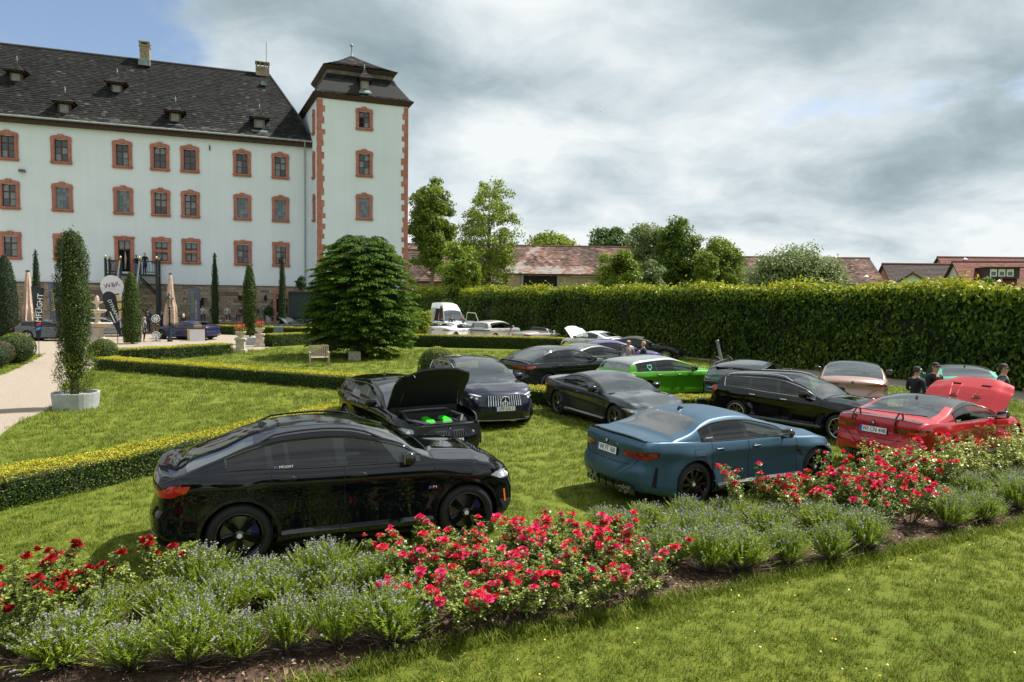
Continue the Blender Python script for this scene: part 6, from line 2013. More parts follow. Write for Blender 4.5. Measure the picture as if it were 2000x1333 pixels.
c = Car('silver_hatch', 'silver estate behind the fountain', 'car', (-30.5, 51.5, 0), 14.0, 'wagon', P_SILVER, wb=2.7, fo=0.85, ro=0.95, W=1.82, H=1.45, lod=0.5, rims=M_SILVER)
c.mirrors(P_SILVER)
# ------------------------------------------------------------------ vegetation
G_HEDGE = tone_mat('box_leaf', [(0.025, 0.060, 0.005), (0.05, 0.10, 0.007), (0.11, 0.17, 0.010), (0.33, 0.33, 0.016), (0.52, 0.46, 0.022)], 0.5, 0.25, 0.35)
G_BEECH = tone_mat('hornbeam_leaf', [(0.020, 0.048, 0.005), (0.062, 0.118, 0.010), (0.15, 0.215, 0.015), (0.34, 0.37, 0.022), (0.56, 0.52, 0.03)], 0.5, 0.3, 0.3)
G_TREE = tone_mat('tree_leaf', [(0.05, 0.09, 0.012), (0.12, 0.185, 0.02), (0.21, 0.28, 0.034), (0.37, 0.40, 0.055)], 0.5, 0.45, 0.35)
G_LIME = tone_mat('lime_leaf', [(0.08, 0.14, 0.012), (0.17, 0.24, 0.02), (0.29, 0.34, 0.028), (0.42, 0.42, 0.04)], 0.5, 0.4, 0.35)
G_PALE = tone_mat('willow_leaf', [(0.09, 0.13, 0.045), (0.17, 0.225, 0.08), (0.27, 0.32, 0.13), (0.36, 0.40, 0.19)], 0.5, 0.4, 0.4)
G_DARK = tone_mat('dark_leaf', [(0.016, 0.045, 0.010), (0.045, 0.095, 0.018), (0.085, 0.15, 0.03), (0.14, 0.20, 0.04)], 0.5, 0.3, 0.35)
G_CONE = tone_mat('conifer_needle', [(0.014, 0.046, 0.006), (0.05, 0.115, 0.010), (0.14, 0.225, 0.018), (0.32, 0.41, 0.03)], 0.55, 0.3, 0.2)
G_THUJA = tone_mat('thuja_leaf', [(0.024, 0.050, 0.005), (0.055, 0.095, 0.008), (0.11, 0.15, 0.011), (0.21, 0.22, 0.02)], 0.55, 0.2, 0.3)
G_CYP = tone_mat('cypress_leaf', [(0.014, 0.034, 0.009), (0.032, 0.066, 0.014), (0.065, 0.11, 0.02)], 0.6, 0.15, 0.3)
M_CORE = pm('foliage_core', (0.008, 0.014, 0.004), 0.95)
M_BARK = pm('bark', (0.10, 0.075, 0.055), 0.95, var=(5, 0.4), bump=(14, 0.6, 0.03))
M_BARK2 = pm('pale_bark', (0.22, 0.18, 0.14), 0.95, var=(4, 0.4), bump=(14, 0.6, 0.03))


def nrmz(a):
    return a / (np.linalg.norm(a, axis=-1, keepdims=True) + 1e-9)


def leaf_quads(pos, nrm, size, rng, spread=0.8, aspect=0.55, tdir=None, tspread=0.6):
    n = len(pos)
    N = nrmz(nrm + spread * rng.normal(size=(n, 3)))
    T = rng.normal(size=(n, 3)) if tdir is None else tdir + tspread * rng.normal(size=(n, 3))
    T = nrmz(T - N * (T * N).sum(1, keepdims=True))
    B = np.cross(N, T)
    s = (size * rng.uniform(0.7, 1.3, n))[:, None]
    bend = N * s * 0.12
    v = np.stack([pos - T * s * 0.5, pos + B * s * aspect * 0.5 + bend, pos + T * s * 0.5 - bend * 0.5, pos - B * s * aspect * 0.5 + bend], 1)
    return v.reshape(-1, 3)


def leaf_obj(name, V, tone, mat, parent):
    o = ob(name, np_mesh(name, V, np.arange(len(V)).reshape(-1, 4), tone), mat, parent)
    o['kind'] = 'stuff'
    return o


def wob(p, k, seed):
    """cheap smooth 3D noise in -1..1"""
    r = np.random.default_rng(seed)
    out = 0
    for i in range(5):
        d = r.normal(size=3) * k * (1 + 0.7 * i); ph = r.uniform(0, 6.3)
        out = out + np.sin(p @ d + ph) / (1 + 0.5 * i)
    return out / 2.2


def polyline(path):
    P = np.array(path, float); d = np.diff(P, axis=0); L = np.linalg.norm(d, axis=1)
    cum = np.concatenate([[0], np.cumsum(L)])
    def at(s):
        i = np.clip(np.searchsorted(cum, s, side='right') - 1, 0, len(L) - 1)
        t = (s - cum[i]) / L[i]
        return P[i] + d[i] * t[:, None], d[i] / L[i][:, None]
    return at, cum[-1]


def hedge(label, path, w, h, leaf, dens, mat=G_HEDGE, top_tone=0.66, seed=1, rough=0.03, name='hedge', cat='hedge', group='clipped low box hedges', aspect=0.6, drop=None, front_only=False, topband=0.06, tone0=0.22, bulge=0.0, clump=2.2, clampamp=1.0):
    rng = np.random.default_rng(seed)
    at, L = polyline(path)
    t = thing(name, label, cat, (*path[0], 0), 0, group)
    org = np.array([*path[0], 0.0])
    n = int(dens * L * (2 * h + w) + dens * 2 * w * h)
    per = rng.uniform(0, 2 * h + w, n)
    s = rng.uniform(-w * 0.0, L, n)
    ends = rng.uniform(size=n) < (2 * w * h) / (L * (2 * h + w) + 2 * w * h)
    c, d = at(np.clip(s, 0, L))
    lat = np.stack([d[:, 1], -d[:, 0]], 1)            # right-hand side of the path
    side = np.where(per < h, 1, np.where(per > h + w, -1, 0))
    z = np.where(side == 1, per, np.where(side == -1, 2 * h + w - per, h))
    off = np.where(side == 1, w / 2, np.where(side == -1, -w / 2, per - h - w / 2))
    nr = np.zeros((n, 3)); nr[:, :2] = lat * np.where(side[:, None] == 0, 0, side[:, None]); nr[:, 2] = (side == 0)
    pos = np.zeros((n, 3)); pos[:, :2] = c + lat * off[:, None]; pos[:, 2] = z
    # ends
    ne = ends.sum(); e0 = rng.uniform(size=ne) < 0.5
    ce, de = at(np.where(e0, 0.0, L)); late = np.stack([de[:, 1], -de[:, 0]], 1)
    pos[ends, :2] = ce + late * rng.uniform(-w / 2, w / 2, ne)[:, None]; pos[ends, 2] = rng.uniform(0, h, ne)
    nr[ends] = 0; nr[ends, :2] = de * np.where(e0, -1, 1)[:, None]
    # rounded top edges, uneven clipping
    edge = np.clip((np.abs(off) - w / 2 + 0.10) / 0.10, 0, 1) * (side == 0)
    pos[:, 2] -= 0.035 * edge ** 2
    und = wob(pos, clump, seed) * rough * clampamp
    pos += nr * (und + rng.normal(0, rough * 0.6, n) - 0.01 + bulge * np.sin(np.clip(z / h, 0, 1) * pi))[:, None]
    pos[:, 2] = np.maximum(pos[:, 2], 0.01)
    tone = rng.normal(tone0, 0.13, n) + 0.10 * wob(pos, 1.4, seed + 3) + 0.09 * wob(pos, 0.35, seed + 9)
    tone = tone + np.where((side == 0) & ~ends, top_tone + 0.06 * wob(pos, 3, seed + 5), 0) + np.where((z > h - topband) & (side != 0), top_tone * 0.7 * rng.uniform(0, 1, n), 0)  # tops yellower as young growth and painted sunlight; sides kept darker as shade
    td = None if drop is None else np.tile(np.array([0, 0, -1.0]), (n, 1)) + nr * 0.5
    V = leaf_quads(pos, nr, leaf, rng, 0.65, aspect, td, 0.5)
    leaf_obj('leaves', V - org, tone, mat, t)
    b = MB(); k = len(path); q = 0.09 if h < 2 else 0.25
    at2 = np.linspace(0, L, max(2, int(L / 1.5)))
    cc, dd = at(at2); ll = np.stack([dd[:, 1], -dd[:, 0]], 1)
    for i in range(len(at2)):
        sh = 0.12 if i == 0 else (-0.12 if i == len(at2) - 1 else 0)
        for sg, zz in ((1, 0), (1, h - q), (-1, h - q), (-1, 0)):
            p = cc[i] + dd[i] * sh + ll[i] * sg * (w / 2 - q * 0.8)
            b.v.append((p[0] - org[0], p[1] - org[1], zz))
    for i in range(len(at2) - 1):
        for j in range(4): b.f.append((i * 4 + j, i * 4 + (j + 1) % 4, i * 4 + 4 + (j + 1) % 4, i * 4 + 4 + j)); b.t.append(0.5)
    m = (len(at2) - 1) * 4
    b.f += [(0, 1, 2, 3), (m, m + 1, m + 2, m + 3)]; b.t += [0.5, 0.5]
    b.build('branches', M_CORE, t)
    return t


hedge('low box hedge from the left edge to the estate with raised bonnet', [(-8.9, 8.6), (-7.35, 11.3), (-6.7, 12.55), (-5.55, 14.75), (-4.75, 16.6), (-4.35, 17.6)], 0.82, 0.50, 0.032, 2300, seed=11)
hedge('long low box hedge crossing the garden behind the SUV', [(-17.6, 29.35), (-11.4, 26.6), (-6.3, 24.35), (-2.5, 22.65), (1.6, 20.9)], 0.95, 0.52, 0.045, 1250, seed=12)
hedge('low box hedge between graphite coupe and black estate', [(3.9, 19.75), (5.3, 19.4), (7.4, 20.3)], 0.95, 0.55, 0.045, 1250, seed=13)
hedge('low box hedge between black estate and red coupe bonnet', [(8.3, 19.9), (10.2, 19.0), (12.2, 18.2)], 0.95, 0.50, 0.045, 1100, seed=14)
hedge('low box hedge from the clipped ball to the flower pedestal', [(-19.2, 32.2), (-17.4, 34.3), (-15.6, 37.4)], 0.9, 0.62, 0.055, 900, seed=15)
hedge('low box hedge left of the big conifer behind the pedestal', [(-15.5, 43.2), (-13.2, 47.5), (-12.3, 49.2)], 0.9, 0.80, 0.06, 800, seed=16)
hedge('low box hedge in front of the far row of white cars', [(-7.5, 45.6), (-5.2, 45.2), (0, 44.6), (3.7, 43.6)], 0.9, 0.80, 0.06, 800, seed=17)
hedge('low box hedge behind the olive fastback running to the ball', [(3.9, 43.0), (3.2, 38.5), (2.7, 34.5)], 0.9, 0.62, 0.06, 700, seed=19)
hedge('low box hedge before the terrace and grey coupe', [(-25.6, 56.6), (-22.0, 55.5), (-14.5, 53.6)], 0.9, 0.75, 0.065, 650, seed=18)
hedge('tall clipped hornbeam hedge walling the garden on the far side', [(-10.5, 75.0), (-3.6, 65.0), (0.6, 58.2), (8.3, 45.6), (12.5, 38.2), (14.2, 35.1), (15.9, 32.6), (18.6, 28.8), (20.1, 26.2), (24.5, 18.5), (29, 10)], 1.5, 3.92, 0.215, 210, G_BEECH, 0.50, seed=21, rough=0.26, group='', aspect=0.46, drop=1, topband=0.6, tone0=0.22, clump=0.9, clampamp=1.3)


def shape_cloud(label, loc, prof, n, leaf, mat, seed, name='topiary_ball', cat='topiary', group=None, tone0=0.35, top=0.3, rough=0.03, spread=0.6, aspect=0.6, up=None, core=0.9, scale_xy=(1, 1), clump=3.0, parent=None, partname='leaves', holes=0.0):
    """solid of revolution covered in leaves; prof = [(r, z)...] bottom to top"""
    rng = np.random.default_rng(seed)
    t = parent or thing(name, label, cat, loc, 0, group)
    R = np.array([p[0] for p in prof], float); Z = np.array([p[1] for p in prof], float)
    dz, dr = np.diff(Z), np.diff(R); L = np.hypot(dz, dr); A = L * (R[:-1] + R[1:]) / 2 + 1e-6
    k = rng.choice(len(A), n, p=A / A.sum()); f = rng.uniform(size=n)
    r = R[k] + dr[k] * f; z = Z[k] + dz[k] * f; th = rng.uniform(0, 2 * pi, n)
    nr = np.stack([np.cos(th) * dz[k] / L[k], np.sin(th) * dz[k] / L[k], -dr[k] / L[k]], 1)
    pos = np.stack([r * np.cos(th) * scale_xy[0], r * np.sin(th) * scale_xy[1], z], 1)
    w = wob(pos, clump, seed)
    pos += nr * (w * rough + np.abs(rng.normal(0, rough * 0.5, n)) * rng.choice([-1, 1], n))[:, None]
    tone = rng.normal(tone0, 0.14, n) + 0.12 * w + top * np.clip(nr[:, 2], 0, 1) ** 1.5  # leaves facing up are paler: light from above put into the tone
    keep = np.ones(n, bool) if not holes else (w > -1.2 + holes)
    V = leaf_quads(pos[keep], nr[keep], leaf, rng, spread, aspect, None if up is None else np.tile(np.array([0, 0, float(up)]), (keep.sum(), 1)), 0.35)
    leaf_obj(partname, V, tone[keep], mat, t)
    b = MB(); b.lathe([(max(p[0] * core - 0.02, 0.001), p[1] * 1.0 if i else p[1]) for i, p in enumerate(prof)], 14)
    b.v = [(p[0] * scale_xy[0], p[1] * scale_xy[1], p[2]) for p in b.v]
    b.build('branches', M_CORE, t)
    return t


def ball_prof(r, zc, k=1.0, n=9):
    return [(r * cos(-pi / 2 + pi * i / n), zc + r * k * sin(-pi / 2 + pi * i / n)) for i in range(n + 1)]


BALLG = 'clipped balls of box'
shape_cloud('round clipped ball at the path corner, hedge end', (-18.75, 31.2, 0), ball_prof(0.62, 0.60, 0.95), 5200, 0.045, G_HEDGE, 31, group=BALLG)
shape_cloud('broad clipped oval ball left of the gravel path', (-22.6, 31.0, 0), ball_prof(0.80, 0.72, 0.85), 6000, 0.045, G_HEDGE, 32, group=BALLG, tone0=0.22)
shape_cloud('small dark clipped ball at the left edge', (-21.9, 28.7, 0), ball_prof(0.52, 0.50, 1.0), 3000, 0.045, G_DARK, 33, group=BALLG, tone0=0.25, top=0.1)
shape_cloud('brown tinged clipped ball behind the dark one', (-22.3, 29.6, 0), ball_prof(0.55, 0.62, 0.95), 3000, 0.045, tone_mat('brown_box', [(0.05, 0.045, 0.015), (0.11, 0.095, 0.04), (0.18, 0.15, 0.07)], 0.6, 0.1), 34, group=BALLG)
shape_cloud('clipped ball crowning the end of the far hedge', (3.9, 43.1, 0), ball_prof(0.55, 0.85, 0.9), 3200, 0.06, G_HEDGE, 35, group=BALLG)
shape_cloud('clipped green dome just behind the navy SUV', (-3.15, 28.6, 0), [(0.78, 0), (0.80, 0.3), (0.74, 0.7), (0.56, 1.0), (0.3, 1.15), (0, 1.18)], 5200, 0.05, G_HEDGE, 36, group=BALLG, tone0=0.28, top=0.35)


def trunk_part(t, pts, rad, mat=M_BARK, name='trunk', seg=8):
    b = MB(); b.tube(pts, rad, seg); return b.build(name, mat, t, smooth=True)


M_POT = pm('concrete_pot', (0.36, 0.38, 0.37), 0.9, var=(5, 0.15, 6), bump=(20, 0.3, 0.02))
# potted thuja in the foreground: ragged column, thin foot with bare stems
t = thing('potted_thuja', 'tall ragged potted thuja column standing on the lawn edge', 'potted tree', (-12.4, 19.3, 0), 0)
b = MB(); b.lathe([(0.56, 0), (0.60, 0.42), (0.60, 0.46), (0.54, 0.46), (0.53, 0.36), (0, 0.35)], 28); b.build('pot', M_POT, t, smooth=False)
trunk_part(t, [(0.02, 0, 0.3), (0.03, 0, 1.2), (0, 0, 3.8)], [0.07, 0.06, 0.03]); trunk_part(t, [(-0.15, 0.05, 0.3), (-0.12, 0.04, 1.0), (-0.1, 0, 2.8)], [0.05, 0.045, 0.02])
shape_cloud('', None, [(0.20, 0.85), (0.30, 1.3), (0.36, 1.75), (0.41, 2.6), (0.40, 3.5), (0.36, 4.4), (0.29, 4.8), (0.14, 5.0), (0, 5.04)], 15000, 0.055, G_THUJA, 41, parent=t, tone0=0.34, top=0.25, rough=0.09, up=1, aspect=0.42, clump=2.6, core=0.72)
shape_cloud('', None, [(0.25, 0.42), (0.38, 0.75), (0.40, 1.2), (0.33, 1.6)], 3400, 0.05, G_THUJA, 42, parent=t, tone0=0.52, rough=0.14, up=1, aspect=0.42, core=0.12, holes=0.55)


def thuja(label, loc, h, r, n, seed, z0=0.1, pot=None, leaf=0.09, mat=G_THUJA, name='thuja', group='clipped thuja columns', tip=0.30):
    t = thing(name, label, 'tree', loc, 0, group)
    trunk_part(t, [(0, 0, 0), (0, 0, h * 0.9)], [0.07, 0.02])
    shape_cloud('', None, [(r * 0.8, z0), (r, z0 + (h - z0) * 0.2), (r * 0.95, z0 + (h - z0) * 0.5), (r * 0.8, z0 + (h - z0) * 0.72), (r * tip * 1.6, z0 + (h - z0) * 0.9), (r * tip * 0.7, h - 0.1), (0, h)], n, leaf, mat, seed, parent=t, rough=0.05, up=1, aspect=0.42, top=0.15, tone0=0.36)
    return t


thuja('clipped thuja cone in front of the stair', (-24.55, 44.0, 0), 4.65, 0.54, 7000, 51)
thuja('tall dark thuja column at the left picture edge', (-33.9, 45.7, 0), 5.75, 0.72, 7000, 52, mat=G_CYP)
t = thuja('potted thuja column in a square white planter by the pedestal', (-17.3, 45.0, 0), 5.35, 0.44, 6000, 53, z0=0.75)
b = MB(); b.box((0, 0, 0.25), (1.35, 1.35, 0.5), taper=1.04); b.box((0, 0, 0.46), (1.2, 1.2, 0.1)); b.build('planter', M_POT, t)
for i, (lb, x, y, z0, h, r) in enumerate((('thin dark cypress left of the flag tops', -36.2, 52.0, 0, 6.5, 0.26), ('thin cypress beside the lamp and banner', -24.8, 57.0, 0.2, 6.75, 0.27), ('thin cypress in front of the red cellar door', -19.25, 57.2, 0.2, 6.65, 0.28))):
    thuja(lb, (x, y, 0), h, r, 3000, 55 + i, z0=z0, leaf=0.10, mat=G_CYP, name='cypress', group='slim cypresses', tip=0.3)


def conifer():
    """broad layered conifer: fans of drooping needle sprays on whorled boughs"""
    t = thing('conifer', 'broad dark green layered conifer in the middle of the lawn', 'tree', (-8.15, 37.0, 0), 0)
    rng = np.random.default_rng(61)
    trunk_part(t, [(0, 0, 0), (0.05, 0, 1.5), (0, 0, 5.6)], [0.28, 0.22, 0.05])
    rad = pchip([(0.45, 2.6), (1.2, 3.05), (2.0, 3.2), (3.0, 3.15), (4.0, 3.0), (4.9, 2.65), (5.6, 2.2), (6.1, 1.7), (6.5, 1.15)])
    P, Nn, Td, Tn = [], [], [], []
    boughs = MB()
    z = 0.55; layer = 0
    while z < 6.4:
        R = float(rad(z)); nb = max(5, int(R * 9.5)); a0 = rng.uniform(0, 6.3)
        for k in range(nb):
            a = a0 + 2 * pi * k / nb + rng.normal(0, 0.10)
            L = R * rng.uniform(0.80, 1.06); zz = z + rng.normal(0, 0.10)
            e = np.array([cos(a), sin(a), 0]); side = np.array([-sin(a), cos(a), 0])
            if k % 3 == 0: boughs.tube([(0, 0, zz - 0.1), tuple(e * L * 0.6 + np.array([0, 0, zz + 0.05])), tuple(e * L * 0.92 + np.array([0, 0, zz - 0.05]))], [0.05, 0.03, 0.01], 4)
            m = int(130 * (0.5 + L / 3))
            u = rng.uniform(0.30, 1.0, m) ** 0.75
            wdt = (0.62 - 0.35 * u) * 0.95 * rng.normal(0, 0.5, m)
            drop = 0.10 * np.sin(u * pi * 0.9) - 0.30 * np.clip(u - 0.62, 0, 1) ** 1.3 * 2.0 - 0.35 * wdt ** 2
            p = e[None] * (L * u)[:, None] + side[None] * wdt[:, None]
            p[:, 2] = zz + drop + rng.normal(0, 0.025, m)
            P.append(p); Nn.append(np.tile([e[0] * 0.25, e[1] * 0.25, 1.0], (m, 1)))
            Td.append(e[None] * 1.0 + side[None] * (wdt * 1.3)[:, None] + np.array([0, 0, -0.45])[None] * u[:, None])
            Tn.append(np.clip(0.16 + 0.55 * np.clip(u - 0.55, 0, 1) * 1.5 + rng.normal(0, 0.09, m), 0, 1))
        z += rng.uniform(0.19, 0.27); layer += 1
    P, Nn, Td, Tn = map(np.concatenate, (P, Nn, Td, Tn))
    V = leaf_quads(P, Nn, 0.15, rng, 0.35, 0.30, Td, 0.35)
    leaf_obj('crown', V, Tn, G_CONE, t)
    boughs.build('boughs', M_BARK, t)
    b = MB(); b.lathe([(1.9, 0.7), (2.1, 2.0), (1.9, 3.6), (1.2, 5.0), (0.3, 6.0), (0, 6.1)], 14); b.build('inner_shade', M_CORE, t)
    st = MB(); st.box((0, 0, 0.22), (0.62, 0.4, 0.55), rz=0.3, taper=0.92)
    props(st.build('stone_block', pm('old_stone', (0.30, 0.28, 0.24), 0.95, var=(6, 0.25), bump=(10, 0.5, 0.04)), loc=(-8.0, 34.6, 0)), 'weathered stone block at the foot of the conifer', 'stone block')


conifer()


def tree(label, loc, h, z0, rx, n_cl, per, leaf, mat, seed, name='deciduous_tree', group='trees beyond the tall hedge', trunk=0.28, shape='round', tone0=0.42, bark=M_BARK, rcl=0.24, airy=0.0, ry=None):
    rng = np.random.default_rng(seed)
    t = thing(name, label, 'tree', loc, 0, group)
    ry = ry or rx; zc = (z0 + h) / 2; hz = (h - z0) / 2
    n_cl = int(n_cl * 2.4); per = int(per * 0.52); rcl *= 1.15
    d = nrmz(rng.normal(size=(n_cl, 3))); rr = rng.uniform(0.25, 1.0, n_cl) ** 0.55 * (1 + 0.16 * wob(d, 2.2, seed))
    c = d * rr[:, None] * (1 - rcl * 0.7)
    if shape == 'tall': c[:, :2] *= (1 - 0.35 * np.clip(c[:, 2:3], 0, 1)) * (0.75 + 0.25 * np.cos(c[:, 2:3] * 2))
    C = c * np.array([rx, ry, hz]) + np.array([0, 0, zc])
    cr = rcl * rng.uniform(0.65, 1.25, n_cl) * min(rx, hz)
    per = int(per * 2.3); k = np.repeat(np.arange(n_cl), per); n = len(k)
    u = nrmz(rng.normal(size=(n, 3))); q = rng.uniform(0.35, 1.0, n) ** (0.5 if not airy else 0.9)
    pos = C[k] + u * (q * cr[k])[:, None] * np.array([1.15, 1.15, 0.7]) + rng.normal(0, 0.16, (n, 3)) * cr[k][:, None]
    out = nrmz(pos - np.array([0, 0, zc]))
    tone = rng.normal(tone0, 0.15, n) + (rng.normal(0, 0.07, n_cl))[k]
    V = leaf_quads(pos, nrmz(u + 0.7 * out + np.array([0, 0, 0.5])), leaf, rng, 0.7, 0.62)
    leaf_obj('crown', V, tone, mat, t)
    b = MB()
    b.tube([(0, 0, 0), (rng.normal(0, 0.1), rng.normal(0, 0.1), z0 * 0.8), (rng.normal(0, 0.15), rng.normal(0, 0.15), zc), (0, 0, h - hz * 0.35)], [trunk, trunk * 0.75, trunk * 0.45, 0.03], 8)
    for i in rng.choice(n_cl, min(n_cl, 26), replace=False):
        zb = max(z0 * 0.6, C[i][2] - np.linalg.norm(C[i][:2]) * rng.uniform(0.6, 1.1) - 0.5)
        m = C[i] * np.array([0.5, 0.5, 0]) + np.array([0, 0, zb + (C[i][2] - zb) * 0.4])
        b.tube([(0, 0, min(zb, h * 0.8)), m, C[i]], [trunk * 0.34, trunk * 0.2, 0.02], 5)
    b.build('trunk', bark, t, smooth=True)
    return t


tree('tall leafy tree close to the tower corner', (-9.4, 80, 0), 18.2, 3.8, 3.2, 62, 120, 0.30, G_TREE, 71, shape='round', trunk=0.32, tone0=0.48, rcl=0.19, bark=M_BARK2)
tree('tall airy tree with open branches right of the tower', (-2.7, 75, 0), 16.6, 3.4, 4.0, 70, 74, 0.25, G_TREE, 72, trunk=0.32, tone0=0.62, rcl=0.15, airy=1)
tree('round bright green young tree below the airy tree', (-5.1, 68, 0), 9.4, 1.5, 2.3, 42, 150, 0.26, G_LIME, 73, trunk=0.16, tone0=0.35)
tree('yellow green tree crown above the barn ridge', (6.4, 112, 0), 15.2, 4, 5.0, 40, 150, 0.5, G_LIME, 74, trunk=0.3, tone0=0.5)
tree('dark rounded tree crown above the barn ridge', (16.8, 116, 0), 16.9, 4, 4.7, 46, 160, 0.45, G_DARK, 75, trunk=0.35, tone0=0.6)
tree('pale tall tree left of the dense dark one', (17.6, 86, 0), 14.2, 3, 3.6, 44, 130, 0.34, G_PALE, 76, tone0=0.42)
tree('dense green tree at the right end of the barn', (17.9, 75, 0), 12.8, 2.0, 2.8, 46, 160, 0.3, G_TREE, 77, tone0=0.30)
tree('broad bright tree right of the dense one', (22.6, 75, 0), 11.0, 1.6, 3.0, 46, 150, 0.3, G_TREE, 78, tone0=0.5)
tree('small pale tree between dense and broad trees', (19.6, 70, 0), 8.9, 1.5, 1.5, 26, 120, 0.24, G_LIME, 79, trunk=0.14, tone0=0.35)
tree('wide silvery willow shrub in front of the red barn', (25.0, 60, 0), 8.6, 1.0, 4.9, 110, 130, 0.22, G_PALE, 80, trunk=0.2, tone0=0.5, rcl=0.20, ry=3)
tree('bright leafy young tree in front of the barn', (9.2, 60, 0), 8.2, 1.4, 2.1, 38, 150, 0.24, G_LIME, 81, trunk=0.14, tone0=0.32)
tree('small pale bush tree beside the bright young tree', (12.6, 62, 0), 7.2, 1.0, 1.5, 26, 130, 0.22, G_PALE, 82, trunk=0.12, tone0=0.45)
tree('lime shrub rising above the hedge before the shed', (28.6, 50, 0), 5.5, 0.8, 1.2, 22, 120, 0.2, G_LIME, 83, trunk=0.1, tone0=0.7)
tree('lime shrub above the hedge before the brown barn', (33.5, 52, 0), 5.7, 0.8, 1.8, 26, 130, 0.2, G_LIME, 84, trunk=0.1, tone0=0.55)
tree('dark little tree before the white house', (38.2, 56, 0), 6.2, 0.8, 1.7, 26, 130, 0.2, G_TREE, 85, trunk=0.12, tone0=0.35)
tree('fresh green shrub beside the van under the conifer', (-6.6, 49.5, 0), 2.6, 0.2, 0.9, 22, 120, 0.12, G_LIME, 86, trunk=0.06, tone0=0.5, group='')
# unseen tree line, added behind the viewer to darken reflections in the paintwork
for i, (x, y) in enumerate(((-26, -14), (-15, -19), (-5, -17), (6, -20), (16, -15), (27, -18))):
    tree(['unseen tree added behind the viewpoint, leftmost', 'unseen tree added behind the viewpoint, second', 'unseen tree added behind the viewpoint, third', 'unseen tree added behind the viewpoint, fourth', 'unseen tree added behind the viewpoint, fifth', 'unseen tree added behind the viewpoint, sixth'][i], (x, y - 8, 0), 6 + 1.3 * (i % 3), 0.3, 5.6, 60, 70, 0.65, G_DARK, 90 + i, group='unseen trees added behind the viewpoint', trunk=0.35)

# ------------------------------------------------------------------ flower bed
M_MULCH = tone_mat('bark_chip', [(0.05, 0.028, 0.018), (0.15, 0.09, 0.06), (0.29, 0.20, 0.145), (0.46, 0.36, 0.29)], 0.9, spec=0.15)


def in_poly(P, poly):
    x, y = P[:, 0], P[:, 1]; c = np.zeros(len(P), bool)
    n = len(poly); j = n - 1
    for i in range(n):
        xi, yi = poly[i]; xj, yj = poly[j]
        hit = ((yi > y) != (yj > y)) & (x < (xj - xi) * (y - yi) / (yj - yi + 1e-12) + xi)
        c ^= hit; j = i
    return c


BEDS = smooth_poly(BED)
rng = np.random.default_rng(101)
P = rng.uniform((-9, 2.5), (14, 16), (42000, 2)); P = P[in_poly(P, BEDS)]; P = P[rng.uniform(size=len(P)) < np.clip(1.6 - P[:, 1] / 14, 0.15, 1)]
n = len(P)
pos = np.column_stack([P, rng.uniform(0.016, 0.045, n)])
V = leaf_quads(pos, np.tile([0, 0, 1.0], (n, 1)), 0.055, rng, 0.35, 0.45)
props(ob('bark_mulch', np_mesh('bark_mulch', V, np.arange(4 * n).reshape(-1, 4), rng.normal(0.5, 0.25, n)), M_MULCH), 'loose brown bark chips covering the flower bed', 'mulch', kind='stuff')

G_LAVLEAF = tone_mat('lavender_leaf', [(0.09, 0.12, 0.024), (0.18, 0.255, 0.03), (0.28, 0.375, 0.036), (0.41, 0.50, 0.06)], 0.6, 0.4, 0.25)
G_LAVHEAD = tone_mat('lavender_head', [(0.17, 0.19, 0.13), (0.24, 0.26, 0.19), (0.23, 0.21, 0.28), (0.31, 0.33, 0.25)], 0.8, 0.1, 0.2)
G_TWIG = tone_mat('dry_twig', [(0.07, 0.052, 0.04), (0.15, 0.12, 0.095), (0.23, 0.20, 0.16)], 0.9)


